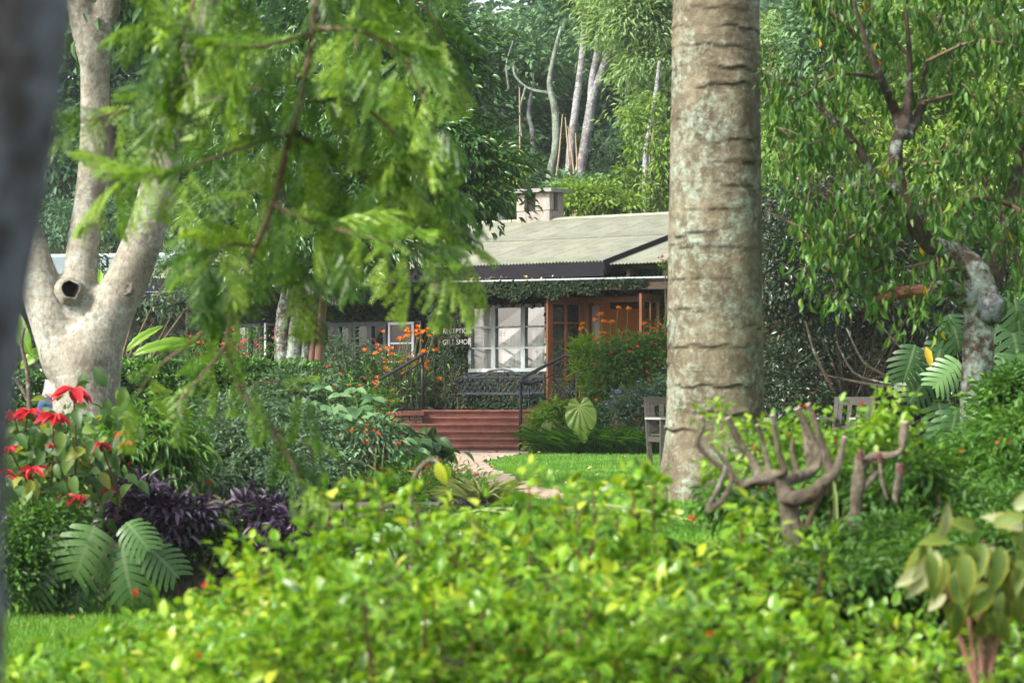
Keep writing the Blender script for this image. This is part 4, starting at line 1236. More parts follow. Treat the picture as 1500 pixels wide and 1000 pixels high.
# ring scars: short raised ridges that fade out round the trunk
zz = cc[:, 2]
zr = 1.35
while zr < 7.6:
    a0 = rng.random() * 6.28; spanw = .6 + rng.random() * .9; amp = .006 + .012 * rng.random(); tilt = rng.normal(0, .02)
    for cpt, sw in ((a0, spanw), (a0 + 2.2 + rng.random(), .5 + .5 * rng.random())):
        da = np.abs((an - cpt + np.pi) % (2 * np.pi) - np.pi)
        w_ = np.exp(-(da / sw) ** 2)
        jit = .012 * np.sin(an * 9 + zr * 7) + tilt * np.cos(an)
        dz = zz[:, None] - zr - jit[None]
        prof = np.exp(-(dz / .016) ** 2) - .5 * np.exp(-((dz + .035) / .02) ** 2)
        nrm = np.stack([np.cos(an), np.sin(an), 0 * an], -1)
        SCAR = np.maximum(SCAR, np.exp(-((dz + .02) / .013) ** 2) * np.clip(w_[None] * 1.3, 0, 1) * (.5 + 45 * amp * .5))
        V += (amp * prof * w_[None])[:, :, None] * nrm[None]
    zr += .12 + .14 * rng.random()
ii = np.arange(len(cc) * seg).reshape(len(cc), seg)
fq = np.stack([ii[:-1], np.roll(ii[:-1], -1, 1), np.roll(ii[1:], -1, 1), ii[1:]], -1).reshape(-1, 4)
mesh('trunk', V.reshape(-1, 3), fq, M['bark_big'], big, smooth_shade=True, edge=np.clip(SCAR, 0, 1).reshape(-1))
q = MB()
for a in range(6):
    aa = a * 1.05; z0 = 9.5 + a * .8
    q.limb([[xb, yb, z0, .09], [xb + math.cos(aa) * 1.2, yb + math.sin(aa) * 1.2, z0 + .9, .06], [xb + math.cos(aa) * 2.4, yb + math.sin(aa) * 2.4, z0 + 1.4, .02]], 8, 7)
q.build('limb', M['bark_mid'], big)
crown('crown', big, [((xb + 1.6 * math.cos(a), yb + 1.6 * math.sin(a), 12.5 + (a % 2) * 1.6), (1.1, 1.1, .9), 10) for a in np.arange(0, 6.2, 1.25)], 40, .14, .5, T_DIA, M['lf_far'], crad=.4)

# ---- pale forked tree at left
YP = 23.0
xp, yp = (135 - 750) * YP / F, YP
pale = thing('forked_tree', 'pale smooth barked tree forking into three thick limbs, with a dark knothole', 'tree', base(xp, yp))
q = MB()
px_limb(q, [(142, 745, 158), (139, 690, 112), (130, 620, 100), (126, 560, 101), (130, 515, 104), (150, 478, 78), (174, 432, 64), (190, 400, 61), (210, 350, 58), (228, 290, 55), (250, 200, 50), (268, 130, 45), (286, 70, 41), (315, -30, 38), (370, -200, 28)], YP, 70, 28, .02)
px_limb(q, [(124, 580, 60), (106, 530, 88), (82, 482, 68), (64, 430, 62), (53, 390, 53), (36, 335, 48), (8, 275, 46, -.2), (-32, 190, 42, -.4), (-80, 70, 34)], YP, 44, 26, .025)
px_limb(q, [(120, 550, 50), (112, 500, 62), (114, 450, 52, .03), (118, 400, 51, .06), (123, 350, 47, .08), (135, 250, 42, .1), (139, 150, 42, .1), (139, 70, 46), (136, 30, 50)], YP, 48, 26, .02)
px_limb(q, [(132, 90, 34), (124, 40, 40), (104, -40, 32), (60, -160, 24)], YP, 16, 18, .02)
px_limb(q, [(142, 90, 34), (152, 40, 40), (170, -40, 32), (200, -170, 24)], YP, 16, 18, .02)
fuse(q.build('trunk', M['bark_pale'], pale, sm=True), .022, 10)
# knothole: a rim with a hollow, on the camera side of the fork
kc = P(103, 424, YP - .235)
q = MB(); ax = nrmz(np.array([.25, -1, .15])); ex = nrmz(np.cross(ax, [0, 0, 1])); ez = np.cross(ex, ax)
V = []; ns = 22
for rr, dep in ((.13, -.10), (.10, -.025), (.086, .012), (.074, .010), (.064, -.035), (.04, -.1)):
    for k in range(ns):
        a = 2 * np.pi * k / ns
        V.append(kc + ex * math.cos(a) * rr * (1 + .09 * math.sin(3 * a) + .05 * math.sin(4 * a + 2)) + ez * math.sin(a) * rr * 1.12 * (1 + .13 * math.sin(2 * a + 1) + .05 * math.sin(5 * a)) + ax * dep)
Fc = [(r * ns + k, r * ns + (k + 1) % ns, (r + 1) * ns + (k + 1) % ns, (r + 1) * ns + k) for r in range(3) for k in range(ns)]
kh = mesh('knothole', V[:4 * ns], Fc, M['bark_pale'], pale, smooth_shade=True)
Fc = [(r * ns + k, r * ns + (k + 1) % ns, (r + 1) * ns + (k + 1) % ns, (r + 1) * ns + k) for r in range(2) for k in range(ns)] + [tuple(range(2 * ns, 3 * ns))]
mesh('hollow', V[3 * ns:], Fc, M['dark_void'], kh)
# healed scar on the right limb
sc_ = P(183, 422, YP - .175)
V = []; Fc = []
for rr, dep in ((.09, -.04), (.072, .0), (.058, .008), (.042, -.004), (.0, .0)):
    for k in range(16):
        a = 2 * np.pi * k / 16; V.append(sc_ + np.array([math.cos(a) * rr, -dep, math.sin(a) * rr * .9]))
Fc = [(r * 16 + k, r * 16 + (k + 1) % 16, (r + 1) * 16 + (k + 1) % 16, (r + 1) * 16 + k) for r in range(4) for k in range(16)]
mesh('scar', V, Fc, M['bark_pale'], pale, smooth_shade=True)
crown('crown', pale, px_lobes([(210, 20, 60, 60, 14, .6), (330, -90, 150, 90, 20), (60, -150, 150, 90, 20), (-120, -60, 120, 120, 16, 1), (200, -240, 200, 100, 24), (450, -160, 150, 80, 18, .5)], YP), 45, .16, .4, T_LANCE, M['lf_far'], crad=.45, droop=.6)  # lobes above the frame are unseen, added to shade the scene

# ---- the near tree: blurred dark trunk at the left edge, its feathery branch hanging into view
YN = 2.9
near = thing('feathery_tree', 'dark rough trunk at far left edge with feathery green branches hanging down', 'tree', (-.72, YN, float(ground_z(-.7, YN))))
q = MB()
R0 = .13
def edge_c(pxr, py, r, Y=YN):
    p = P(pxr, py, Y); return [p[0] - r, p[1], p[2], r]
q.limb([[-.86, YN, float(ground_z(-.8, YN)) - .1, .19], edge_c(8, 1000, .17), edge_c(12, 800, .155), edge_c(18, 600, .15), edge_c(40, 400, .145), edge_c(74, 200, .14), edge_c(98, 0, .135), edge_c(120, -250, .13), [-.38, YN + .1, 3.0, .12], [-.35, YN + .4, 4.0, .10]], 40, 22, .05)
q.build('trunk', M['bark_near'], near, sm=True)
YF = 9.6
sF = YF / F
lim0 = P(470, -60, YF)
q = MB()
q.limb([[-.36, YN + .3, 3.7, .09], [-.6, 4.6, 4.6, .075], [-.75, 7.0, 4.7, .055], [-.7, 9.0, 3.9, .035], [*lim0, .02]], 24, 9, .04)
q.limb([[-.36, YN + .3, 3.7, .07], [-.9, 5.4, 4.5, .05], [-1.3, 8.2, 4.2, .03], [*P(300, -50, YF + .3), .012]], 20, 8, .04)
q.build('limb', M['twig'], near)
BR = [  # hanging branches: (px, py, width px, dY)
 [(470, -60, 13), (462, 0, 12), (457, 60, 11), (440, 150, 10), (420, 215, 10), (398, 310, 8.5), (345, 430, 7.5), (334, 480, 7), (340, 540, 6.5), (358, 580, 6), (395, 625, 5.5), (425, 670, 4.5), (445, 720, 3)],
 [(455, 50, 6), (370, 70, 5, -.2), (290, 60, 4, -.3), (215, 30, 3, -.4)],
 [(446, 110, 6), (340, 140, 5, .2), (230, 150, 4, .3), (115, 180, 3, .3)],
 [(424, 195, 6), (330, 225, 5, -.2), (250, 255, 4, -.3), (180, 260, 3, -.3)],
 [(412, 250, 6), (350, 295, 5, .25), (310, 330, 4, .3), (290, 365, 3, .3)],
 [(424, 190, 7), (500, 235, 6, .2), (590, 300, 5, .3), (675, 365, 3, .4)],
 [(458, 40, 7), (540, 50, 6, -.2), (600, 100, 5, -.25), (640, 200, 3, -.3)],
 [(440, 150, 6), (520, 150, 5, .1), (590, 210, 4, .2), (640, 290, 3, .2)],
 [(400, 300, 6), (470, 330, 5, -.2), (550, 350, 4, -.3), (640, 385, 3, -.3)],
 [(346, 428, 6), (300, 485, 5, .2), (235, 535, 4, .25), (195, 585, 3, .25)],
 [(335, 500, 5), (300, 545, 4, -.2), (260, 590, 3, -.2)],
 [(350, 565, 4), (410, 560, 3, -.1), (455, 585, 2.5, -.1)],
 [(400, 630, 4), (440, 640, 3, .1), (470, 690, 2, .1)],
 [(378, 360, 5), (330, 360, 4, -.3), (300, 390, 3, -.3)],
 [(465, -20, 6), (540, -30, 5, .2), (620, 10, 4, .2), (660, 80, 3, .2)],
 [(300, -50, 6), (275, 30, 5, -.2), (250, 90, 4, -.2), (240, 140, 3, -.2)],
 [(360, -60, 5), (350, 10, 4, .2), (330, 70, 3, .2), (340, 110, 3, .2)],
 [(520, -60, 5), (530, 0, 4, .4), (520, 90, 3, .4), (545, 160, 3, .4)],
 [(430, 180, 4), (460, 240, 4, .3), (470, 300, 3, .3), (500, 350, 3, .3)],
 [(585, 150, 4), (600, 200, 3, .1), (560, 290, 3, .1)],
 [(390, 330, 4), (420, 380, 3, .1), (440, 400, 3, .1)],
]
fm = []
def frond_mesh(var):
    """A feathery compound leaf: rachis with pairs of narrow drooping pinnae, unit length along y."""
    V = []; Fc = []; r = random.Random(var)
    def quad(a, b, w, upv):
        a = np.array(a, float); b = np.array(b, float); d = nrmz(b - a); x = nrmz(np.cross(d, upv)); i = len(V)
        V.extend([a, a + (b - a) * .35 - x * w / 2 , a + (b - a) * .35 + x * w / 2, a + (b - a) * .8 - x * w * .42 + np.array([0, 0, -.012]), a + (b - a) * .8 + x * w * .42 + np.array([0, 0, -.012]), b + np.array([0, 0, -.03])])
        Fc.extend([(i, i + 2, i + 1), (i + 1, i + 2, i + 4), (i + 1, i + 4, i + 3), (i + 3, i + 4, i + 5)])
    z = lambda y: -.28 * y * y
    ys_ = np.linspace(0, 1, 8)
    for a, b in zip(ys_, ys_[1:]):
        i = len(V); V.extend([(-.008, a, z(a)), (.008, a, z(a)), (.006, b, z(b)), (-.006, b, z(b))]); Fc.extend([(i, i + 1, i + 2), (i, i + 2, i + 3)])
    npair = 6 + var % 3
    def pinna(a, b, wl):
        a = np.array(a, float); b = np.array(b, float); D = b - a; L_ = np.linalg.norm(D); d = D / L_
        sag = np.array([0, 0, -1.0]); m = 7
        x = nrmz(np.cross(d, (.3, -.6, 1)))
        for q_ in range(m):
            t = (q_ + .4) / m; c_ = a + D * t + sag * .12 * L_ * t * t
            ll_ = wl * (1 - .45 * t) * (.8 + .4 * r.random())
            for sg_ in (-1, 1):
                e = c_ + (x * sg_ * .85 + d * .6) * ll_ + sag * ll_ * (.15 + .4 * r.random())
                w_ = d * .036
                i = len(V); V.extend([c_, (c_ + e) / 2 + w_, e, (c_ + e) / 2 - w_]); Fc.extend([(i, i + 1, i + 2), (i, i + 2, i + 3)])
    for k in range(npair):
        y = .12 + .86 * k / (npair - 1)
        L = (.36 + .12 * math.sin(math.pi * y)) * (.8 + .3 * r.random()) * (1 - .25 * (y > .9))
        for s in (-1, 1):
            if r.random() < .06: continue
            ang = .75 + .25 * r.random() - .25 * y
            bb = (s * L * math.sin(ang), y + L * math.cos(ang), z(y) - L * (.3 + .6 * r.random()))
            pinna((0, y, z(y)), bb, .105)
    quad((0, 1, z(1)), (0, 1.25, z(1) - .15), .06, np.array([0, 0, 1]))
    V = np.array(V); 
    return V, np.array(Fc, np.int32), np.linalg.norm(V[:, :2], axis=1)
_fr = [frond_mesh(i) for i in range(6)]
q = MB(); spots = []
for bi, b in enumerate(BR):
    c = px_limb(q, b, YF, 16, 6, .03)
    cs = crv(c, 60)
    L = np.sum(np.linalg.norm(np.diff(c[:, :3], axis=0), axis=1))
    for s in range(3):
        pass
    step = (.05 if bi not in (9, 10, 11, 12) else .085) if bi else .08
    k = max(3, int(L / step))
    for i in range(k):
        t = (i + .5) / k
        if bi == 0 and (t < .05 or (.55 < t < .86 and rng.random() < .75)): continue
        j = min(58, int(t * 59)); p = cs[j, :3]; d = nrmz(cs[j + 1, :3] - cs[j, :3])
        side = 1 if i % 2 else -1
        lat = nrmz(np.cross(d, [0, 1, .0])) * side
        dd = nrmz(d * .75 + lat * (.65 + .3 * rng.random()) + np.array([0, rng.normal(0, .45), 0]) + np.array([0, 0, -.28]))
        spots.append((p, dd, .9 if 0 < bi < 9 or bi > 12 else .66))
    spots.append((cs[-1, :3], nrmz(cs[-1, :3] - cs[-3, :3] + np.array([0, 0, -.01])), .9 if 0 < bi < 9 or bi > 12 else .66))
q.build('branch', M['twig'], near)
fmeshes = {}
iM = np.linalg.inv(WM[near.name])
order = rng.permutation(len(spots))
rest = []
for n_, si in enumerate(order):
    p, d, sc0 = spots[si]
    L = (.17 + .10 * rng.random()) * sc0
    nn = nrmz(np.array([rng.normal(0, .35), -.35 + rng.normal(0, .35), 1.0]))
    A = np.eye(4); A[:3, :3] = frames(d[None], nn[None])[0] * L; A[:3, 3] = p
    v = int(rng.integers(6)); tn = int(rng.integers(4))
    if n_ < 297:
        if (v, tn) not in fmeshes:
            Vf, Ff, Ef = _fr[v]
            fmeshes[(v, tn)] = raw_mesh('frond', Vf, Ff, M['lf_feather'], rnd=np.clip((tn + .5) / 4 + rng.normal(0, .2, len(Ff)), 0, 1), edge=Ef)
        link(bpy.data.objects.new('frond', fmeshes[(v, tn)]), near, iM @ A)
    else:
        rest.append((A, v))
if rest:
    VV = []; FF = []; RR = []; n0 = 0
    for A, v in rest:
        Vf, Ff, Ef = _fr[v]
        VV.append(Vf @ A[:3, :3].T + A[:3, 3]); FF.append(Ff + n0); RR.append(np.full(len(Ff), rng.random())); n0 += len(Vf)
    o = mesh('fronds', np.vstack(VV), np.vstack(FF), M['lf_feather'], near, rnd=np.concatenate(RR), edge=np.zeros(n0)); o["kind"] = "stuff"

# ---- glossy dark tree before the lodge
YG = 42.0
gb = P(432, 600, YG)
glo = thing('glossy_tree', 'dark glossy leaved tree with several lichened stems in front of the lodge', 'tree', base(gb[0], gb[1]))
q = MB()
px_limb(q, [(426, 690, 27), (427, 560, 24), (431, 500, 21), (440, 440, 18), (470, 340, 18), (520, 240, 14), (560, 150, 8)], YG, 26, 14, .06)
px_limb(q, [(414, 690, 24), (413, 560, 20), (413, 470, 18), (420, 420, 17), (420, 330, 18), (400, 240, 14)], YG, 24, 14, .06)
px_limb(q, [(436, 690, 18), (444, 540, 13), (457, 450, 13), (478, 380, 14), (540, 320, 11), (640, 260, 7), (720, 230, 4)], YG, 26, 12, .06)
px_limb(q, [(470, 340, 12), (560, 250, 9), (650, 160, 6), (690, 120, 4)], YG, 16, 8, .06)
q.build('trunk', M['bark_lichen'], glo, sm=True)
lob = px_lobes([(618, 80, 70, 62, 26), (560, 150, 130, 100, 60, .5), (620, 210, 110, 70, 50, -.3), (695, 245, 58, 38, 30, -.4), (650, 295, 85, 38, 36, -.5), (520, 290, 110, 70, 44), (420, 240, 120, 90, 40, .4),
                (440, 340, 110, 50, 36), (350, 300, 90, 60, 26, .6), (570, 360, 60, 26, 16, -.3), (640, 120, 75, 70, 32), (470, 60, 130, 90, 40, .8), (320, 180, 80, 90, 20, 1), (560, 20, 120, 60, 30, .5), (500, 395, 50, 22, 12, -.4), (390, 390, 70, 25, 14)], YG)
crown('crown', glo, lob, 46, .15, .38, T_LANCE, M['lf_glossy'], dens=1.0, crad=.42, droop=.35, out=.7, shell=.45)

# two reddish bare stems beside it
for lab, x0, x1 in (('thicker reddish-brown bare stem, the right one of the pair by the window', 465, 479), ('thinner reddish-brown bare stem, the left one of the pair by the window', 455, 467)):
    Y = 43.2 if x0 < 460 else 43.0
    b0 = P(x0, 600, Y)
    s_ = thing('slim_tree', lab, 'tree', base(b0[0], b0[1]), 0, 'pair of reddish bare stems')
    q = MB(); w_ = 11 if x0 < 460 else 13
    px_limb(q, [(x0 - 2, 668, w_ + 3), (x0, 600, w_ + 2), (x0 + 1, 540, w_), (x0 + 7, 460, w_ - 1), (x1, 380, w_ - 3), (x1 + 8, 280, w_ - 5), (x1 + 22, 180, 4)], Y, 22, 10, .05)
    q.build('trunk', M['pole'], s_, sm=True)
    crown('crown', s_, px_lobes([(x1 + 20, 200, 40, 50, 8)], Y), 30, .13, .4, T_LANCE, M['lf_glossy'])

# ---- drooping-leaf tree at right
YR = 20.0
rb = P(1438, 600, YR)
dro = thing('drooping_tree', 'lichened crooked tree at right with long drooping leaves and a broken limb', 'tree', base(rb[0], rb[1]))
q = MB()
px_limb(q, [(1446, 760, 60), (1440, 690, 48), (1428, 620, 43), (1432, 540, 47), (1434, 480, 47), (1438, 440, 50), (1442, 418, 40)], YR, 34, 20, .07, 2)
px_limb(q, [(1440, 460, 50), (1436, 425, 46), (1428, 395, 40), (1400, 372, 34), (1362, 358, 26, -.2)], YR, 24, 14, .08, 2)
px_limb(q, [(1430, 442, 38), (1412, 436, 30, -.1), (1390, 422, 25, -.2), (1365, 424, 22, -.3), (1345, 428, 20, -.35)], YR, 18, 14, .08, 2)
fuse(q.build('trunk', M['bark_lichen'], dro, sm=True), .011, 3)
q = MB()
px_limb(q, [(1372, 362, 27, -.18), (1360, 357, 26, -.2), (1335, 320, 24, -.3), (1316, 270, 22, -.3), (1312, 215, 22, -.3), (1322, 190, 18, -.2), (1330, 150, 14), (1332, 80, 9), (1325, 0, 6), (1320, -60, 4)], YR, 44, 14, .08, 2)
px_limb(q, [(1322, 200, 17, -.2), (1312, 165, 16), (1290, 115, 13, -.3), (1268, 60, 9, -.4), (1250, 0, 6, -.4)], YR, 20, 10, .07, 2)
px_limb(q, [(1330, 200, 15, -.2), (1352, 150, 13, .2), (1358, 90, 9, .4), (1380, 20, 6, .4), (1420, -60, 4)], YR, 18, 10, .07, 2)
px_limb(q, [(1312, 285, 15, -.3), (1290, 268, 12, -.4), (1248, 205, 13, -.5), (1215, 170, 10, -.6), (1190, 145, 6, -.6)], YR, 20, 9, .08, 2)
px_limb(q, [(1444, 440, 32), (1462, 380, 28, .3), (1480, 300, 22, .5), (1500, 200, 16, .6), (1520, 80, 10)], YR, 20, 12, .07)
fuse(q.build('limb', M['bark_brown'], dro, sm=True), .011, 3)
q = MB(); px_limb(q, [(1352, 427, 21, -.34), (1330, 427, 20, -.38), (1305, 432, 15, -.42), (1284, 438, 5, -.45)], YR, 12, 10, .22, 5)
q.build('broken_limb', M['broken_wood'], dro)
q = MB(); a_, b_ = P(1448, 462, YR - .1), P(1462, 434, YR - .2); q.tube(crv([a_, (a_ + b_) / 2 + [.0, -.02, 0], b_], 6), [.10, .10, .088, .082, .074, .06], 16, True, .14, 6); q.build('stub', M['bark_near'], dro, sm=True)
q = MB()
TW = [[(1400, 372, 10), (1340, 390, 6, -.3), (1270, 400, 4, -.5), (1210, 430, 2, -.6)], [(1420, 395, 8), (1380, 400, 6, -.4), (1340, 460, 3, -.6)], [(1335, 320, 8), (1280, 330, 6, -.5), (1210, 370, 3, -.7)],
      [(1316, 270, 8), (1250, 290, 6, .2), (1190, 330, 3, .3)], [(1290, 115, 7), (1230, 110, 5, -.5), (1160, 150, 3, -.6)], [(1352, 150, 8), (1420, 140, 6, .2), (1490, 190, 3, .3)], [(1358, 90, 7), (1430, 60, 5, -.4), (1495, 70, 3, -.5)],
      [(1480, 300, 8), (1430, 290, 6, -.5), (1380, 330, 3, -.7)], [(1480, 300, 8), (1520, 330, 6, -.3), (1500, 400, 3, -.4)], [(1250, 200, 6), (1190, 210, 4, -.5), (1140, 240, 2, -.6)], [(1330, 80, 7), (1280, 40, 5), (1200, 50, 3, .2)],
      [(1310, 230, 7), (1360, 240, 5, -.4), (1420, 220, 3, -.6)], [(1270, 60, 5), (1220, 20, 4), (1180, -10, 3)]]
tips = []
for t_ in TW:
    c = px_limb(q, t_, YR, 10, 6, .04); cs = crv(c, 10)
    tips += [p[:3] for p in cs[3:]]
q.build('twig', M['twig'], dro)
cc = []
for l in [(1180, 190, 75, 70, 30, .2), (1150, 120, 50, 60, 14, .4), (1240, 110, 70, 70, 30), (1250, 20, 70, 50, 22), (1335, 90, 70, 70, 24, .6), (1340, 10, 80, 50, 22, .3), (1430, 60, 90, 80, 46, .2), (1470, 170, 80, 90, 46, .3), (1400, 200, 80, 80, 36, .2),
          (1440, 290, 80, 70, 40, .4), (1340, 300, 70, 50, 24, -.3), (1250, 300, 90, 60, 32, -.4), (1200, 350, 60, 50, 20, -.6), (1270, 375, 70, 36, 22, -.3), (1395, 350, 60, 36, 18, .5), (1480, 370, 60, 60, 24, .2), (1160, 290, 50, 60, 16, .3),
          (1230, 200, 60, 50, 20, -.3), (1500, -30, 120, 60, 30), (1300, -50, 150, 40, 24), (1215, 425, 40, 22, 5, -.6), (1300, 455, 50, 22, 7, -.6), (1370, 465, 30, 18, 4, .2)]:
    a, b = clump_centres(P(l[0], l[1], YR + (l[5] if len(l) > 5 else 0)), (l[2] * YR / F, l[2] * YR / F * 1.2, l[3] * YR / F), int(l[4] * .44), .1); cc.append(a)
cc = np.vstack(cc + [np.array(tips)])
k = len(cc); per = 16
q = MB()
for c_ in cc:
    s_ = rng.normal(0, .06, 3); q.tube(crv([c_ + [s_[0] * 2.2, s_[1] * 2.2, .17], c_ + [s_[0], s_[1], .10], c_ + [0, 0, -.06]], 4), [.005, .004, .002, .0015], 4, False)
q.build('twig', M['twig'], dro)
pos = np.repeat(cc, per, 0) + rng.normal(size=(k * per, 3)) * np.array([.055, .055, .085])
d = nrmz(rng.normal(0, .27, (k * per, 3)) + np.array([0, 0, -1.0])); nn = nrmz(rng.normal(0, .6, (k * per, 3)) + np.array([0, -.6, .2]))
ll = .095 * (.55 + .75 * rng.random(k * per)); rn = clump_rnd(k, per, .45); rn = np.minimum(rn, .949); rn[rng.random(k * per) < .006] = .985
near_i = np.argsort(pos[:, 1] + 0.0)[:280]
far_i = np.setdiff1d(np.arange(k * per), near_i)
leaf_objs('leaf', T_LANCE, pos[near_i], d[near_i], nn[near_i], ll[near_i], ll[near_i] * .37, M['lf_droop'], dro, 9)
leaves('crown', T_LANCE, pos[far_i], d[far_i], nn[far_i], ll[far_i], ll[far_i] * .37, M['lf_droop'], dro, rn[far_i], 'stuff')

# ---- hillside trees
def bgtree(label, Y, bx, limbs, lobes, mat, bark, leaf=.3, leafw=.45, per=42, crad=.8, flat=.45, T=T_DIA, group=None, dens=1.0, depth=1.0, droop=.2, name='hillside_tree', shell=.4, out=.5, spread=.5):
    b = P(bx, 600, Y)
    t = thing(name, label, 'tree', base(b[0], b[1]), 0, group)
    q = MB(); zg = float(ground_z(b[0], b[1])); pyg = 600 - (zg - EYE) * F / Y + 6
    first = True
    if not isinstance(limbs[0], list): limbs = [limbs]
    for l in limbs:
        l = list(l)
        if first: l = [(bx, pyg, l[0][2] * 1.25)] + l; first = False
        px_limb(q, l, Y, 20, 9, .06)
    q.build('trunk', M[bark], t, sm=True)
    crown('crown', t, px_lobes(lobes, Y, depth), per, leaf, leafw, T, M[mat], dens, shell, droop, crad, flat, out, .25, spread)
    return t

GRP = 'trees on the wooded hillside'
bgtree('tall lichened grey trunk leaning right, with bare broken side limb, on the hillside', 76, 828, [(832, 300, 13), (838, 200, 12), (852, 90, 10), (858, 0, 8), (866, -80, 6)][:5], [(860, -30, 80, 24, 14), (900, -40, 110, 30, 20), (860, 24, 50, 20, 9, 3)], 'lf_far2', 'bark_far', group=GRP)
t_ = bgtree('forked pale grey trunk rising furthest right among the hillside trees', 78, 842, [(846, 290, 16), (856, 220, 15), (868, 140, 14), (876, 118, 13), (894, 70, 9), (906, 30, 9), (925, -60, 6)], [(920, -60, 110, 34, 22), (880, 10, 40, 22, 8, 2)], 'lf_far2', 'bark_far', group=GRP)
q = MB(); px_limb(q, [(866, 150, 12), (868, 115, 11), (878, 60, 10), (876, 20, 8), (888, -50, 6)], 78, 14, 9, .06); q.build('limb', M['bark_far'], t_, sm=True)
bgtree('greenish curved trunk with long bare left branch on the hillside', 72, 800, [(804, 290, 12), (814, 220, 13), (813, 160, 11), (805, 125, 9), (812, 80, 7), (822, 40, 5)], [(780, 95, 90, 24, 26, 9), (720, 80, 80, 26, 26, 9)], 'lf_far', 'bark_fargreen', group=GRP)
q = MB(); px_limb(q, [(806, 137, 6), (775, 130, 4), (755, 112, 3.5), (752, 90, 2.5)], 72, 12, 6, .05); px_limb(q, [(770, 128, 4), (762, 160, 3), (764, 200, 3)], 72, 8, 6); px_limb(q, [(745, 130, 3.5), (742, 95, 3.5), (752, 60, 2.5)], 72, 8, 6)
q.build('branch', M['bark_fargreen'], bpy.data.objects[t_.name] if False else t_)
bgtree('flat layered dark green tree spreading behind the chimney', 90, 735, [(738, 200, 15), (740, 120, 10), (742, 60, 6)], [(700, 64, 100, 22, 44), (770, 50, 90, 20, 40), (660, 105, 90, 26, 40), (745, 110, 100, 26, 44, -1), (700, 150, 100, 26, 40, -1), (790, 190, 80, 30, 30, 2), (690, 200, 90, 30, 34, -2), (640, 50, 70, 28, 22)], 'lf_far', 'bark_fargreen', .26, .5, 44, .75, .3, depth=1.2)
bgtree('broad dark evergreen behind the forked grey trunks', 92, 900, [(902, 230, 18), (900, 120, 12), (898, 60, 6)], [(880, 110, 90, 34, 40), (930, 160, 80, 36, 40), (900, 210, 100, 34, 44), (950, 240, 70, 40, 30), (860, 240, 80, 34, 30), (840, 60, 80, 26, 24), (940, 290, 90, 30, 30)], 'lf_far2', 'bark_dark', .3, .5, 42, .9, .4)
bgtree('tall feathery pale green tree left of the big trunk', 70, 955, [(955, 230, 16), (960, 130, 13), (962, 40, 9), (960, -40, 6)], [(940, 40, 70, 40, 50), (960, 100, 70, 34, 50), (905, 15, 50, 30, 26), (980, 160, 60, 30, 34), (930, -20, 90, 40, 40), (985, 30, 60, 60, 34), (985, 210, 40, 30, 16)], 'lf_farpale', 'bark_far', .22, .26, 60, .55, .5, T_DIA, droop=.5, spread=.6)
bgtree('yellow green feathery tree glimpsed right of the big trunk', 62, 1140, [(1140, 260, 12), (1142, 150, 9), (1150, 90, 6)], [(1140, 50, 50, 22, 24), (1165, 70, 60, 20, 30), (1130, 95, 40, 18, 16), (1180, 110, 70, 22, 28), (1140, 140, 50, 22, 20)], 'lf_farpale', 'bark_dark', .2, .3, 56, .5, .35, T_DIA, spread=.6)
bgtree('rounded tree with bluish green leaves behind the drooping tree', 58, 1215, [(1215, 200, 12), (1216, 90, 8), (1220, 40, 5)], [(1205, 35, 50, 34, 44), (1250, 50, 46, 30, 26), (1230, 90, 60, 30, 30), (1190, 70, 34, 24, 16)], 'lf_far', 'bark_dark', .18, .45, 46, .4, .6)
bgtree('pale green background tree filling the top right corner', 66, 1400, [(1400, 300, 18), (1405, 180, 13), (1410, 60, 8)], [(1340, 60, 110, 70, 50), (1450, 40, 110, 80, 50), (1400, 150, 110, 70, 50), (1490, 170, 90, 80, 40), (1300, 150, 90, 60, 40), (1360, 250, 110, 50, 40)], 'lf_farbright', 'bark_dark', .22, .45, 46, .6, .5)
bgtree('dark tree mass behind the fork of the pale tree', 74, 175, [(175, 330, 30), (172, 240, 26), (178, 120, 18), (185, 20, 12)], [(120, 60, 90, 70, 50), (210, 120, 90, 70, 50), (110, 190, 80, 60, 40), (230, 240, 80, 50, 36), (180, 10, 110, 60, 40), (70, 120, 80, 80, 34), (120, 290, 60, 40, 16)], 'lf_far2', 'bark_dark', .26, .45, 48, .7, .6)
bgtree('dark trunked forest tree seen over the grey-blue roof', 70, 160, [(158, 345, 26), (160, 250, 24), (150, 120, 20), (140, 0, 14)], [(80, -20, 110, 60, 30), (200, -30, 110, 50, 30), (60, 240, 60, 60, 16, 2)], 'lf_far2', 'bark_dark', .26, .45, 40, .7, .5)
bgtree('deep green forest tree left of the layered tree', 80, 600, [(600, 240, 18), (602, 120, 13), (600, 40, 8)], [(560, 40, 90, 50, 40), (630, 40, 50, 34, 26), (610, 110, 100, 50, 46), (650, 180, 70, 44, 34), (570, 180, 100, 50, 40), (610, 250, 100, 40, 36), (540, -20, 100, 40, 30)], 'lf_far2', 'bark_dark', .28, .45, 46, .8, .45)
bgtree('dark forest tree standing behind the feathery branches', 76, 400, [(400, 260, 18), (402, 120, 13), (400, 40, 8)], [(350, 40, 100, 70, 40), (450, 60, 100, 70, 40), (400, 150, 110, 60, 44), (320, 180, 90, 60, 34), (480, 190, 90, 60, 34), (400, 260, 120, 50, 36), (290, 90, 70, 70, 26)], 'lf_far2', 'bark_dark', .28, .45, 44, .8, .5)
bgtree('bluish green tree behind the leaning grey trunk', 98, 810, [(812, 200, 18), (815, 100, 12), (818, 40, 8)], [(830, 34, 60, 24, 20), (850, 60, 90, 30, 34), (780, 160, 110, 40, 40), (830, 110, 90, 34, 34), (880, 0, 90, 30, 24), (820, 230, 120, 40, 40)], 'lf_far2', 'bark_dark', .34, .5, 40, 1.0, .4)
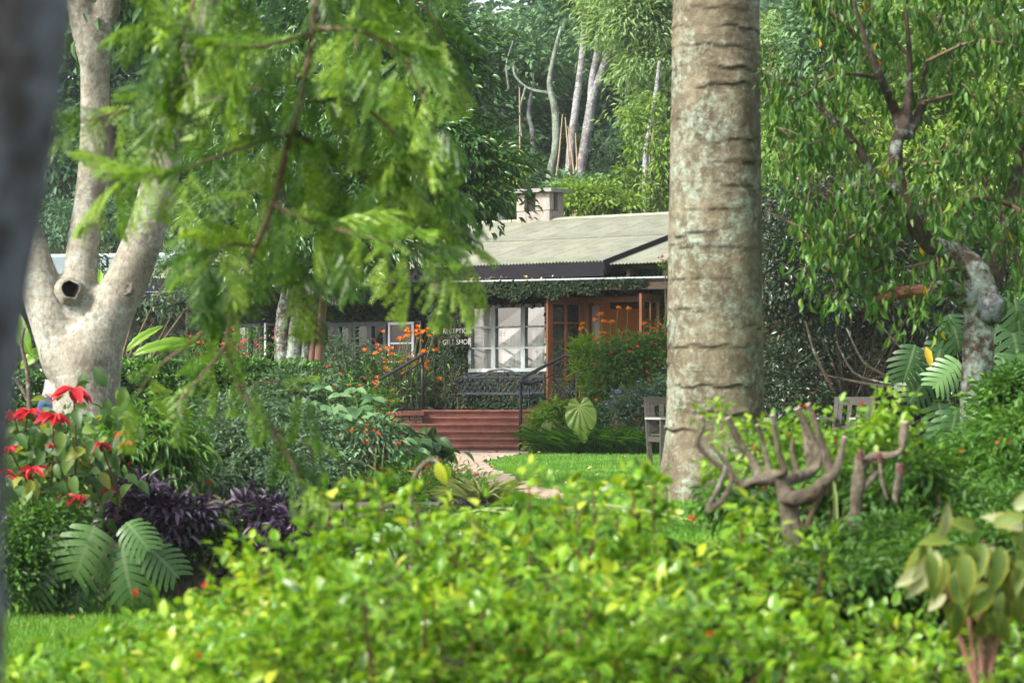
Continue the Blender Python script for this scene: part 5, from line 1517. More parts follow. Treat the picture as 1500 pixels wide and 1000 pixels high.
bgtree('slim pale trunk glimpsed through the feathery green tree', 68, 945, [(945, 260, 9), (952, 190, 8), (962, 130, 7), (966, 90, 5)], [(975, 70, 30, 14, 8, 3)], 'lf_farpale', 'bark_far', .2, .3, 40, .5, .5, group=GRP)
bgtree('slim dark trunk with a bend left of the greenish curved one', 80, 778, [(776, 290, 8), (780, 200, 7), (774, 165, 6), (782, 120, 4)], [(782, 90, 50, 16, 14, 4)], 'lf_far', 'bark_far', .24, .45, 40, .6, .4, group=GRP)
# slender bare poles among them
for k, (a, b, c_, d_) in enumerate([(812, 285, 824, 168), (836, 290, 828, 172), (842, 270, 832, 185), (846, 300, 843, 195), (760, 300, 761, 128)]):
    Y = 69 + k * .6
    g0 = P(a, 600, Y)
    labs = ['thin leaning tan pole left of the grey trunks', 'tallest thin orange-brown pole before the leaning grey trunk', 'short thin reddish pole beside the leaning grey trunk', 'thin tan pole before the forked grey trunk', 'thin orange pole above the chimney among leaves']
    t = thing('slender_pole', labs[k], 'pole', base(g0[0], g0[1]), 0, 'slender poles on the slope')
    q = MB(); px_limb(q, [(a, b + 40, 3.4), (a, b, 3.2), ((a + c_) / 2 + 1, (b + d_) / 2, 2.8), (c_, d_, 2)], Y, 12, 6, .05); q.build('trunk', M['tan_pole'], t)

# far wood closing the slope: a mass of crowns nobody could count
fw = []
for k in range(130):
    x = rng.uniform(-42, 42); y = rng.uniform(104, 128)
    pxk = 750 + x / y * F
    top = -60 + 30 * rng.random()
    if 640 < pxk < 810: top = 75 + 14 * rng.random() + abs(pxk - 728) * -.35
    zt = EYE + (600 - top) / F * y; g0 = float(ground_z(x, y))
    hh = max(2.0, zt - g0)
    for zf_ in (.25, .5, .75, .93):
        w_ = 2.6 * (1.15 - .6 * abs(zf_ - .5))
        fw.append(((x + rng.normal(0, .6), y, g0 + hh * zf_ - .6), (w_, w_, hh * .15), 9))
wood = thing('far_wood', 'dense mass of far dark green forest closing the hillside', 'forest', (0, 112, float(ground_z(0, 112))))
wood["kind"] = "stuff"
o, _, _ = crown('crown', wood, fw, 14, .7, .6, T_DIA, M['lf_far2'], 1.0, .6, .2, 1.1, .5, kind='stuff')

# ================================================================== SHRUBS AND FLOWERS
def shrub(name, label, cx, cy, lobes, mat, leaf, leafw, per=40, crad=.2, T=T_OVAL, stem='twig', cat='shrub', droop=.25, dens=1.0, shell=.6, flat=.7, group=None, nstem=7, flowers=None, out=.5, spread=.45, upn=.25, foliage='foliage'):
    """lobes in px at given depths: (px, py, rx, ry, n, Y)."""
    t = thing(name, label, cat, base(cx, cy), 0, group)
    lb = [(P(l[0], l[1], l[5]), (l[2] * l[5] / F, l[2] * l[5] / F * (l[6] if len(l) > 6 else .9), l[3] * l[5] / F), l[4]) for l in lobes]
    o, cc, cd = crown(foliage, t, lb, per, leaf, leafw, T, M[mat], dens, shell, droop, crad, flat, out, upn, spread)
    q = MB(); zg = float(ground_z(cx, cy))
    for k in range(nstem):
        e = cc[rng.integers(len(cc))]
        b = np.array([cx + rng.normal(0, .08), cy + rng.normal(0, .08), zg - .03])
        mid = b * .5 + e * .5 + np.array([rng.normal(0, .08), rng.normal(0, .08), .1])
        r0 = max(.006, min(.03, np.linalg.norm(e - b) * .014))
        q.limb([[*b, r0], [*mid, r0 * .7], [*e, r0 * .35]], 7, 5)
    q.build('stem', M[stem], t)['kind'] = 'stuff'
    if flowers:
        fmat, fn, fs, nper = flowers[:4]
        pick = cc[rng.integers(len(cc), size=fn)] + cd[rng.integers(len(cd), size=fn)] * 0
        front = np.where(cd[:, 1] + rng.normal(0, .3, len(cd)) < .25)[0]
        idx = front[rng.integers(len(front), size=fn)]
        ctr = cc[idx] + (cd[idx] + [0, -.5, .25]) * crad * .9 + rng.normal(0, crad * .45, (fn, 3))
        flower_heads(t, ctr, fs, nper, fmat)
    return t, cc, cd

def flower_heads(t, ctr, fs, nper, fmat, name='flower'):
    """One object per flower head, a few petals each, sharing meshes."""
    key = ('fl', fmat, nper, round(fs, 3))
    if key not in _leafmesh:
        ms = []
        for v in range(4):
            dd = rand_dir(nper); dd[:, 1] -= .5; dd[:, 2] = np.abs(dd[:, 2]) + .1; dd = nrmz(dd)
            V0, F0, E0 = T_DIA; k = len(V0)
            R = frames(dd, rand_dir(nper)); S = np.stack([np.full(nper, fs * .6), np.full(nper, fs), np.full(nper, fs)], -1)
            V = np.einsum('nij,kj,nj->nki', R, V0, S).reshape(-1, 3)
            Fc = (F0[None] + (np.arange(nper) * k)[:, None, None]).reshape(-1, 3)
            ms.append(raw_mesh(name, V, Fc, M[fmat], rnd=np.repeat(rng.random(nper), len(F0)), edge=np.tile(E0, nper)))
        _leafmesh[key] = ms
    iM = np.linalg.inv(WM[t.name])
    for c in ctr:
        A = np.eye(4); s = .7 + .6 * rng.random(); a = rng.random() * .8 - .4
        A[:3, :3] = np.array(Matrix.Rotation(a, 3, 'Y')) * s; A[:3, 3] = c
        link(bpy.data.objects.new(name, _leafmesh[key][rng.integers(4)]), t, iM @ A)

def strap_tuft(name, label, cx, cy, n, L, w, mat, cat='plant', spread=.6, group=None, rad=.08, lean0=.2):
    t = thing(name, label, cat, base(cx, cy), 0, group)
    a = rng.random(n) * 6.283; ln = lean0 + rng.random(n) * spread
    r = rng.random(n) ** .5 * rad
    pos = np.column_stack([cx + np.cos(a) * r, cy + np.sin(a) * r, np.full(n, float(ground_z(cx, cy)) - .02)])
    d = nrmz(np.column_stack([np.cos(a) * ln, np.sin(a) * ln, np.ones(n)])); nn = nrmz(np.column_stack([-np.cos(a), -np.sin(a), ln]))
    ll = L * (.6 + .6 * rng.random(n))
    leaves('foliage', T_STRAP, pos, d, nn, ll, w, M[mat], t, None)
    return t

# ---- slope shrubs behind the roof
S = lambda px, Y: (float(P(px, 600, Y)[0]), Y)
shrub('slope_shrub', 'tall slender shrub with upright pale leafy shoots behind the roof', *S(950, 64), [(925, 215, 7, 50, 11, 64), (955, 200, 8, 70, 15, 64), (972, 250, 10, 50, 12, 64), (912, 275, 9, 36, 9, 64), (940, 280, 14, 34, 12, 64), (965, 290, 14, 24, 12, 64), (890, 290, 16, 24, 9, 64), (935, 175, 5, 26, 4, 64), (985, 220, 8, 50, 8, 64), (900, 255, 6, 30, 4, 64)], 'lf_farbright', .17, .34, 20, .2, T_LANCE, 'stem_green', droop=.5, nstem=24, dens=.75)
shrub('slope_shrub', 'low bright green shrub just right of the chimney', *S(860, 63), [(850, 293, 36, 14, 20, 63), (890, 302, 50, 14, 26, 63), (822, 285, 20, 14, 8, 63.5)], 'lf_farbright', .17, .42, 36, .28, T_LANCE)
shrub('slope_shrub', 'yellow flecked green shrub left of the chimney', *S(690, 64), [(700, 285, 50, 34, 40, 64), (650, 300, 50, 36, 34, 64), (735, 260, 34, 34, 20, 65), (715, 240, 34, 24, 14, 66)], 'lf_farbright', .17, .42, 36, .28, T_LANCE, flowers=('lf_dead', 24, .1, 5))
shrub('slope_shrub', 'mid green undergrowth between the grey trunks above the roof', *S(800, 68), [(775, 262, 50, 22, 26, 80), (850, 280, 60, 14, 20, 68), (752, 220, 34, 26, 18, 80), (905, 270, 50, 24, 20, 82), (890, 210, 50, 30, 20, 86)], 'lf_far', .2, .42, 36, .3, T_DIA)
shrub('slope_shrub', 'yellow green shrub between big trunk and drooping tree', *S(1170, 56), [(1160, 220, 50, 60, 44, 56), (1220, 230, 50, 50, 34, 56), (1140, 280, 40, 30, 20, 55), (1260, 210, 50, 60, 30, 57)], 'lf_farbright', .16, .4, 36, .28, T_LANCE, droop=.5)
shrub('slope_shrub', 'bright leafed shrub behind the crooked limb of the drooping tree', *S(1400, 50), [(1380, 240, 60, 50, 40, 50), (1440, 190, 60, 60, 40, 50), (1330, 240, 40, 40, 20, 51), (1490, 270, 60, 60, 36, 49), (1360, 300, 50, 30, 20, 49)], 'lf_farbright', .15, .42, 36, .26, T_LANCE)
shrub('slope_shrub', 'dark shrub growing by the end of the grey-blue roof', *S(300, 58), [(290, 380, 50, 26, 26, 58), (330, 350, 60, 30, 26, 58), (370, 400, 50, 40, 26, 57), (240, 330, 40, 40, 20, 66)], 'lf_far2', .17, .42, 36, .28, T_DIA)

shrub('slope_shrub', 'dark undergrowth behind the fork of the pale tree above the grey roof', *S(160, 68), [(90, 330, 50, 30, 30, 68), (150, 325, 50, 30, 30, 68), (210, 330, 60, 30, 34, 68), (270, 310, 50, 40, 30, 68)], 'lf_far2', .17, .42, 36, .3, T_DIA)
# ---- dark copper hedge behind the lawn, right
hd, cc, cd = shrub('copper_hedge', 'tall dark hedge with copper red tinted leaves behind the wooden chair', *S(1240, 40), [(1160, 300, 60, 34, 44, 40), (1250, 310, 60, 36, 44, 40), (1320, 320, 50, 40, 30, 40.4), (1150, 400, 50, 70, 70, 39.6), (1220, 400, 60, 70, 70, 39.6), (1300, 400, 60, 70, 60, 40), (1180, 500, 50, 60, 40, 39.8), (1150, 560, 40, 50, 40, 39.4), (1380, 420, 50, 80, 50, 40.2), (1400, 540, 40, 60, 30, 40.2), (1470, 470, 60, 100, 60, 40.4), (1470, 600, 60, 50, 40, 40), (1180, 600, 60, 40, 30, 39.3)],
      'lf_copper', .085, .48, 46, .18, T_OVAL, 'bark_dark', 'hedge', flowers=('red_fl', 26, .03, 5), shell=.55, nstem=12, spread=.3)
q = MB()
for k in range(60):
    a = P(1230 + rng.normal(0, 40), 605, 40.2); e = P(1150 + rng.random() * 260, 440 + rng.random() * 110, 39.5 + rng.random() * 1.0)
    m1 = (a + e) / 2 + rng.normal(0, .18, 3)
    q.limb([[*a, .014], [*m1, .011], [*e, .005]], 9, 5)
for pts in ([(1225, 500, 3), (1250, 545, 4), (1290, 560, 5), (1350, 568, 5)], [(1240, 480, 3), (1265, 530, 4), (1300, 552, 5), (1345, 590, 4)], [(1200, 548, 3), (1270, 562, 5), (1330, 570, 5)], [(1180, 470, 4), (1195, 520, 5), (1230, 590, 6)], [(1285, 470, 3), (1330, 520, 3), (1380, 560, 3)]):
    px_limb(q, pts, 39.0, 10, 6, .05)
q.build('bare_twig', M['bark_brown'], hd)['kind'] = 'stuff'
lb = [(P(x_, y_, 41.2), (.75, .3, .6), 34) for x_ in range(1130, 1540, 62) for y_ in (370, 430, 490, 550, 610)]
crown('inner_foliage', hd, lb, 34, .10, .5, T_DIA, M['lf_copper'], 1.0, .1, .3, .25, .8, kind='stuff')

# ---- big-leaved plants
def monstera_mesh(var=0):
    r = random.Random(var); V = []; Fc = []; E = []
    def v(x, y, z, e): V.append((x, y, z)); E.append(e); return len(V) - 1
    nseg = 7; prof = lambda y: .20 + .44 * math.sin(math.pi * min(1, (y + .12) / 1.15)) ** .8
    for s in (-1, 1):
        for k in range(nseg):
            y0, y1 = k / nseg, (k + 1) / nseg; ym = (y0 + y1) / 2
            w = prof(ym) * (.92 + .16 * r.random()); sweep = .06 + .30 * ym; z = lambda x, y: -.35 * y * y - .9 * x * x + .22 * abs(x)
            def pt(t, yy, sh): x = s * w * t; y = yy + sweep * t * w / .5 + sh; return v(x, y, z(x, y), t)
            a0 = v(0, y0, z(0, y0), 0); a1 = v(0, y1, z(0, y1), 0)
            b0 = pt(.32, y0 + .004, 0); b1 = pt(.32, y1 - .004, 0)
            c0 = pt(.66, y0 + .012, 0); c1 = pt(.66, y1 - .014, 0)
            e0 = pt(.92, y0 + .024, .0); e1 = pt(.92, y1 - .026, .0); t_ = pt(1.0, ym + .01, .01)
            for f in ((a0, b0, b1, a1), (b0, c0, c1, b1), (c0, e0, e1, c1), (e0, t_, e1)):
                Fc.append(f if s > 0 else f[::-1])
    tp = v(0, 1.12, -.42, .6); a = v(-.06, .98, -.34, .6); b = v(.06, .98, -.34, .6); Fc.append((a, b, tp))
    return np.array(V), Fc, np.array(E)
def ear_mesh():
    """Heart-shaped leaf, stalk at the notch, tip along +y."""
    V = []; Fc = []; E = []
    n = 64
    out = []
    for i in range(n):
        a = -math.pi + 2 * math.pi * (i + .5) / n          # angle from +y
        r = .47 * (1 + .14 * math.cos(a)) + .22 * math.exp(-(a / .28) ** 2) - .15 * math.exp(-((abs(a) - math.pi) / .15) ** 2) + .05 * math.exp(-((abs(a) - 2.55) / .3) ** 2)
        out.append((math.sin(a) * r * .86, .42 + math.cos(a) * r))
    tips = [(math.sin(a) * .6, .3 + math.cos(a) * .75) for a in (0, .45, -.45, .9, -.9, 1.4, -1.4, 1.95, -1.95, 2.5, -2.5)]
    rings = (0.0, .15, .3, .45, .6, .75, .9, 1.0)
    for t in rings:
        for (x, y) in out:
            cx, cy = 0.0, .22
            X = cx + (x - cx) * max(t, .01); Y = cy + (y - cy) * max(t, .01)
            dv = 9
            for (tx, ty) in tips:
                ux, uy = tx, ty - cy; l_ = math.hypot(ux, uy); ux /= l_; uy /= l_
                s_ = max(0, (X - cx) * ux + (Y - cy) * uy); dv = min(dv, math.hypot(X - cx - ux * s_, Y - cy - uy * s_))
            V.append((X, Y, -.2 * Y * Y - .22 * X * X + .05 * min(dv, .08) / .08 + .02 * math.sin(Y * 17 + X * 9) * t)); E.append(min(1, dv * 9))
    for j in range(len(rings) - 1):
        for i in range(n): Fc.append((j * n + i, j * n + (i + 1) % n, (j + 1) * n + (i + 1) % n, (j + 1) * n + i))
    return np.array(V), Fc, np.array(E)
def banana_mesh(var=0, tears=0):
    r = random.Random(var); V = []; Fc = []; E = []; n = 14
    for s in (-1, 1):
        base_i = len(V)
        for k in range(n + 1):
            y = k / n; w = .5 * math.sin(math.pi * min(1, .06 + .94 * y)) ** .55 if k < n else .02
            z = -.55 * y * y
            V += [(0, y, z), (s * w * .5, y + .03, z + .10 * w), (s * w, y + .07, z + .02 * math.sin(k * 2.1 + s))]; E += [0, .5, 1]
        for k in range(n):
            a = base_i + 3 * k
            if tears and r.random() < tears: 
                Fc.append((a, a + 1, a + 4, a + 3) if s > 0 else (a + 3, a + 4, a + 1, a)); Fc.append((a + 1, a + 2, a + 4) if s > 0 else (a + 4, a + 2, a + 1)); continue
            for f in ((a, a + 1, a + 4, a + 3), (a + 1, a + 2, a + 5, a + 4)): Fc.append(f if s > 0 else f[::-1])
    return np.array(V), Fc, np.array(E)
def big_leaf(t, md, mat, p, d, n, L, w, stalk=None, name='leaf', rn=.5, stalk_mat='stem_green', sr=.012):
    V, Fc, E = md
    me = raw_mesh(name, V, Fc, M[mat], rnd=np.full(len(Fc), rn), edge=E, smooth_shade=True)
    A = np.eye(4); A[:3, :3] = frames(np.array([d], float), np.array([n], float))[0] * np.array([w, L, L])[None, :]; A[:3, 3] = p
    o = link(bpy.data.objects.new(name, me), t, np.linalg.inv(WM[t.name]) @ A)
    if stalk is not None:
        q = MB(); s0 = np.asarray(stalk, float); m_ = (s0 + p) / 2 + np.array([0, 0, .12 * np.linalg.norm(p - s0)])
        q.tube(crv([s0, m_, p], 9), np.linspace(sr, sr * .6, 9), 6); q.build('leaf_stalk', M[stalk_mat], t)
    return o

# monstera at the lower left, on the small lawn's edge
YM = 18.3
mb_ = P(150, 893, YM)
mon = thing('monstera', 'monstera with big split leaves at lower left before the stone wall', 'plant', base(mb_[0], mb_[1]))
g0 = np.array([mb_[0], mb_[1] + .15, float(ground_z(mb_[0], mb_[1]))])
for k, (ax, ay, dx, dz, L, nx, rn, mat) in enumerate([(138, 770, -.35, -1, .52, .25, .85, 'lf_monstera'), (178, 795, .2, -1, .50, -.1, .55, 'lf_monstera'), (100, 800, -.9, -.7, .42, -.4, .3, 'lf_monstera'), (70, 830, -.6, -1, .36, -.2, .2, 'lf_monstera'), (215, 800, .9, -.6, .40, .3, .4, 'lf_monstera'), (120, 845, -.2, -1, .34, 0, .3, 'lf_monstera'), (185, 765, .5, -.4, .34, .2, .7, 'lf_monstera'), (90, 770, -.5, -.6, .30, 0, .6, 'lf_poin')]):
    p = P(ax, ay, YM - .15 + .08 * (k % 3))
    big_leaf(mon, monstera_mesh(k), mat, p, (dx, -.45, dz), (nx, -1, .45), L * .7, L * .72, g0 + rng.normal(0, .05, 3), rn=rn)

# climbing monstera in the shade, right
YC = 37.0
cb = P(1430, 600, YC)
clm = thing('climbing_monstera', 'dark climbing monstera leaves in the shade behind the lichened trunk', 'plant', base(cb[0], cb[1]))
g0 = np.array([cb[0], cb[1] + .4, float(ground_z(cb[0], cb[1]))])
for k, (ax, ay, dx, dz, L, rn) in enumerate([(1478, 470, .3, -1, .75, .3), (1490, 520, -.4, -1, .7, .5), (1470, 555, .5, -.8, .6, .3), (1380, 500, -.3, -1, .6, .1), (1375, 590, .2, -1, .6, .2), (1400, 600, -.2, -1, .6, .3), (1390, 460, .4, -1, .5, .2), (1495, 600, -.5, -.9, .6, .4), (1340, 505, -.3, -1, .5, .15), (1480, 420, .3, -1, .6, .3), (1365, 545, -.6, -.7, .5, .1)]):
    big_leaf(clm, monstera_mesh(k + 20), 'lf_monstera', P(ax, ay, YC - .3 * (k % 3)), (dx, -.4, dz), (.2, -1, .5), L, L * .95, g0, rn=rn)
o = big_leaf(clm, monstera_mesh(40), 'lf_monstera_pale', P(1404, 528, YC - 1.1), (-.75, -.3, -.75), (.3, -1, .5), .46, .44, g0); o["label"] = "pale green split leaf"
o = big_leaf(clm, (T_OVAL[0], [tuple(f) for f in T_OVAL[1]], T_OVAL[2]), 'lf_dead', P(1356, 507, YC - 1), (.25, -.2, -1), (0, -1, .2), .32, .12, None); o["label"] = "hanging yellow dead leaf"

# elephant-ear plant by the steps
YE = 43.6
eb = P(855, 660, YE)
ear = thing('elephant_ear', 'elephant ear plant with one large yellow-green leaf right of the steps', 'plant', base(eb[0], eb[1]))
g0 = np.array([eb[0], eb[1] + .1, .75])
em = ear_mesh()
big_leaf(ear, em, 'lf_ear', P(848, 582, 42.5), (.1, -.25, -1), (-.1, -1, .25), .64, .64, g0, rn=.8)
big_leaf(ear, em, 'lf_monstera', P(874, 588, YE), (.4, -.2, -1), (.7, -.7, .4), .60, .55, g0, rn=.3)
big_leaf(ear, em, 'lf_monstera', P(862, 592, YE - .1), (-.2, -.2, -1), (-.8, -.5, .3), .5, .4, g0, rn=.2)
big_leaf(ear, em, 'lf_ear', P(806, 615, YE - .2), (-.5, -.3, -.8), (-.5, -.8, .5), .44, .3, g0, rn=.4)
big_leaf(ear, em, 'lf_monstera', P(845, 622, YE - .5), (.1, -.6, -.8), (0, -.6, .9), .3, .3, g0, rn=.8)
fl = flower_heads(ear, [P(871, 586, YE - .3)], .085, 7, 'orange_fl')

# banana-like leaves behind the clipped hedge, left
YA = 42.0
bb = P(215, 600, YA)
ban = thing('banana_plant', 'bright green banana plant leaves rising beside the pale tree over the hedge', 'plant', base(bb[0], bb[1]))
g0 = np.array([bb[0], bb[1], float(ground_z(bb[0], bb[1]))])
for k, (ax, ay, dx, dz, L, w, rn) in enumerate([(185, 515, .75, .9, .62, .17, .7), (195, 520, .95, .5, .75, .2, .5), (222, 510, 1, .35, .6, .26, .4), (150, 470, -.2, 1, .75, .2, .9), (135, 460, .12, 1, .6, .2, .8), (45, 520, -.4, .9, .7, .25, .4), (30, 540, .5, .6, .6, .25, .3), (230, 530, .9, -.1, .5, .24, .2)]):
    big_leaf(ban, banana_mesh(k), 'lf_banana', P(ax, ay, YA - .2 * (k % 2)), (dx, -.2, dz), (-.3, -1, .5), L, w, g0, rn=rn, sr=.025)
q = MB(); q.limb([[*g0, .06], [g0[0] - .1, g0[1], g0[2] + .7, .05], [g0[0] - .3, g0[1], g0[2] + 1.2, .03]], 8, 8); q.build('stem', M['stem_green'], ban)
# drooping, drying leaf over the purple plants
YD = 20.6
db = P(275, 770, YD)
dry = thing('drying_banana', 'yellowing banana leaf with torn ribs drooping over the purple plants', 'plant', base(db[0], db[1] + .3))
big_leaf(dry, banana_mesh(5, .5), 'lf_bananadry', P(268, 732, YD), (1, -.1, -.12), (.1, -.75, .7), .55, .28, (db[0], db[1] + .3, .75), rn=.6)
big_leaf(dry, banana_mesh(9, .5), 'lf_bananadry', P(330, 735, YD + .1), (1, -.1, -.1), (.1, -.5, .8), .38, .16, None, rn=.3)

# ---- clipped hedge
hg = thing('clipped_hedge', 'neatly clipped green hedge behind the pale tree and before the lodge', 'hedge', base(-4.2, 36.5))
cnt = 30000
def hedge_box(x0, x1, y0, y1, z0, z1, cnt):
    f = rng.random(cnt); top = f < .3
    x = x0 + rng.random(cnt) * (x1 - x0); y = np.where(top, y0 + rng.random(cnt) * (y1 - y0), y0 + rng.random(cnt) * .22)
    bump = .07 * wob(x * 4, y * 4 + 3, 1.0)
    z = np.where(top, z1 + bump - .12 * rng.random(cnt) ** 2, z0 + rng.random(cnt) * (z1 - z0) + .0)
    y = y + .09 * wob(x * 5, z * 5, 1) * (~top)
    o_ = np.where(top[:, None], [0, -.2, 1.0], [0, -1.0, .25])
    return np.column_stack([x, y, z]), nrmz(rng.normal(0, .6, (cnt, 3)) + o_ * .5), nrmz(rng.normal(0, .5, (cnt, 3)) + o_ + [0, 0, .4])
pos, d, nn = hedge_box(-5.6, -2.75, 35.6, 37.2, .9, 2.13, cnt)
leaves('foliage', T_OVAL, pos, d, nn, .05 + .045 * rng.random(cnt), .042, M['lf_box'], hg, np.clip(.5 + .35 * wob(pos[:, 0] * 3, pos[:, 2] * 3 + pos[:, 1], 1.5) + rng.normal(0, .2, cnt), 0, 1))
mb = MB(); mb.box((-5.5, 35.85, .8), (-2.85, 37.1, 1.98)); mb.build('inner_dark_box', M['bark_dark'], hg)  # solid dark box standing in for the shaded inside of the hedge
hg2 = thing('clipped_hedge', 'dark hedge behind the seated person, left of the pale tree', 'hedge', base(-7.1, 37.5))
pos, d, nn = hedge_box(-8.2, -5.75, 36.6, 38.0, .9, 2.0, 16000)
leaves('foliage', T_OVAL, pos, d, nn, .06, .045, M['lf_glossy'], hg2)
mb = MB(); mb.box((-8.1, 36.85, .8), (-5.85, 37.9, 1.88)); mb.build('inner_dark_box', M['bark_dark'], hg2)  # dark box again in place of shade between the leaves

# red flowers along the top of that hedge, against the lodge
shrub('red_flower_bush', 'loose bush dotted with small red flowers behind the clipped hedge', *S(360, 47), [(330, 520, 40, 24, 16, 47), (390, 520, 40, 22, 16, 47), (360, 500, 50, 20, 12, 47), (300, 525, 30, 22, 10, 47)], 'lf_shrub', .07, .4, 30, .16, T_LANCE, flowers=('red_fl', 60, .05, 6), dens=.8)
shrub('round_shrub', 'blue-green shrub between the forks of the pale tree', *S(140, 44), [(142, 395, 12, 40, 12, 44), (100, 440, 30, 40, 12, 45), (240, 430, 50, 40, 26, 50), (280, 400, 50, 40, 24, 52)], 'lf_fine', .09, .45, 34, .18, T_OVAL)
# small leafless stem by the person
ls = thing('bare_sapling', 'thin bare grey sapling fork beside the seated person', 'tree', base(*S(42, 25)))
q = MB(); px_limb(q, [(44, 720, 9), (43, 600, 8), (40, 545, 7), (32, 505, 5), (36, 480, 4)], 25, 14, 8, .06); px_limb(q, [(42, 590, 6), (30, 565, 6), (18, 552, 5)], 25, 8, 7); q.build('trunk', M['twig_grey'], ls, sm=True)

# ---- flower beds in front of the left railing
shrub('lantana_bush', 'green bush with small red-orange flowers left of the stair railing', *S(470, 40), [(455, 570, 30, 26, 26, 40), (500, 590, 40, 30, 30, 40), (440, 610, 40, 30, 24, 40), (550, 600, 30, 26, 20, 41)], 'lf_shrub', .07, .5, 36, .16, flowers=('lantana_fl', 46, .04, 7))
shrub('meadow_flowers', 'tangle of wiry stems and grassy leaves behind the left railing', *S(540, 47.5), [(500, 540, 34, 40, 22, 47.5), (560, 560, 44, 46, 34, 47.6), (600, 575, 30, 36, 20, 47.4), (520, 580, 40, 24, 18, 47)], 'lf_fine', .13, .16, 32, .2, T_LANCE, 'stem_green', 'flowering plant', shell=.2, nstem=40)
tf = thing('orange_flower_plant', 'tall orange flower heads on thin stems above the left railing', 'flowering plant', base(*S(585, 47.2)))
q = MB(); heads = []
for k in range(58):
    hx = rng.choice([rng.normal(578, 20), rng.normal(617, 12)], p=[.6, .4]); hy = 470 + rng.random() * 78 + abs(hx - 600) * .25
    h = P(hx, hy, 47.0 + rng.normal(0, .2)); b = P(580 + (hx - 590) * .5, 600, 47.2)
    q.limb([[*b, .006], [*((b + h) / 2 + rng.normal(0, .05, 3)), .005], [*h, .004]], 6, 4); heads.append(h)
q.build('stem', M['stem_green'], tf)['kind'] = 'stuff'
flower_heads(tf, heads, .058, 12, 'orange_fl')
flower_heads(tf, [P(rng.normal(580, 20), 490 + rng.random() * 40, 46.9) for _ in range(14)], .045, 7, 'pink_fl')
lv = [P(rng.normal(580, 30), 520 + rng.random() * 70, 47.1 + rng.normal(0, .2)) for _ in range(500)]
leaves('foliage', T_LANCE, np.array(lv), rand_dir(500), nrmz(rng.normal(0, .6, (500, 3)) + [0, -.3, .8]), .13, .035, M['lf_shrub'], tf)
# twiggy shrub in dark pots by the wall corner
tw = thing('twiggy_shrub', 'dark twiggy half bare shrub in a pot beside the iron bench', 'shrub', (P(636, 600, 48.2)[0], 48.2, 1.5))
q = MB(); tips = []
for k in range(46):
    b = P(636 + rng.normal(0, 5), 592, 48.2); e = P(600 + rng.random() * 78, 520 + rng.random() * 55, 48.2 + rng.normal(0, .3)); m_ = (b + e) / 2 + np.array([rng.normal(0, .1), 0, -.08])
    q.limb([[*b, .011], [*m_, .008], [*e, .003]], 8, 4); tips += [m_ * .4 + e * .6, e]
q.build('stem', M['twig_grey'], tw)
tp_ = np.repeat(np.array(tips), 12, 0) + rng.normal(0, .07, (len(tips) * 12, 3))
leaves('foliage', T_LANCE, tp_, rand_dir(len(tp_)), nrmz(rng.normal(0, .6, (len(tp_), 3)) + [0, -.3, .8]), .08, .03, M['lf_ivy'], tw)
for lab, px, w_ in (('dark square plant pot holding the twiggy shrub', 637, .2), ('dark low planter behind the left stair railing', 590, .42)):
    c = P(px, 600, 48.2 if px > 600 else 47.9); t = thing('plant_pot', lab, 'plant pot', (c[0], c[1], 1.497)); q = MB()
    q.tube([(c[0], c[1], 1.498), (c[0], c[1], 1.56), (c[0], c[1], 1.70), (c[0], c[1], 1.72), (c[0], c[1], 1.72)], [w_ * .75, w_ * .82, w_ * .97, w_ * 1.05, w_ * .9], 14); q.build('pot_body', M['pot'], t, sm=True)
    q = MB(); q.tube([(c[0], c[1], 1.722), (c[0], c[1], 1.73)], w_ * .85, 14); q.build('soil', M['soil'], t)

# ---- sage: whorls of large soft leaves, each leaf a piece of its own
YS = 26.0
sb = P(560, 700, YS)
sage = thing('broad_sage', 'broad leaved soft grey-green plant in whorls in front of the steps', 'plant', base(sb[0], sb[1]))
g0 = np.array([sb[0], sb[1], .75]); P_, D_, N_, L_ = [], [], [], []
q = MB()
stalks = [(475, 568, 0), (520, 572, .2), (548, 585, .0), (505, 610, -.3), (562, 612, -.2), (590, 645, -.3), (540, 640, -.5), (612, 660, -.2), (575, 675, -.5), (530, 690, -.5), (600, 690, -.4), (628, 680, -.1), (490, 640, -.2), (455, 590, .2), (500, 580, .4), (578, 630, .2)]
for (px, py, dy) in stalks:
    h = P(px, py, YS + dy); b = np.array([g0[0] + (h[0] - g0[0]) * .45, g0[1] + dy * .6, .75])
    q.limb([[*b, .014], [*((b + h) / 2 + rng.normal(0, .02, 3)), .011], [*h, .007]], 8, 6)
    H = h[2] - b[2]
    for lev in range(3):
        zf_ = 1 - .20 * lev
        c0 = b + (h - b) * zf_
        if H * zf_ < .1: continue
        nl = 6
        for k in range(nl):
            a = 6.283 * k / nl + lev * .5 + rng.normal(0, .2)
            P_.append(c0); D_.append((math.cos(a), math.sin(a), .10 - .22 * lev + rng.normal(0, .12))); N_.append((0, -.75, 1)); L_.append((.10 + .06 * lev) * (.85 + .4 * rng.random()) * 1.35)
q.build('stem', M['stem_green'], sage)
P_, D_, N_, L_ = map(np.array, (P_, D_, N_, L_))
k = len(P_)
leaf_objs('leaf', T_BIG, P_[:298], nrmz(D_)[:298], N_[:298], L_[:298], L_[:298] * .52, M['lf_sage'], sage, 7)
shrub('dark_leaf_plant', 'dark green large leaved plant drooping at the foot of the red steps', *S(610, 28), [(600, 660, 34, 22, 12, 28), (622, 668, 20, 20, 7, 28), (570, 655, 30, 20, 10, 28)], 'lf_monstera', .17, .55, 14, .16, T_BIG, 'stem_green', 'plant', droop=.7)
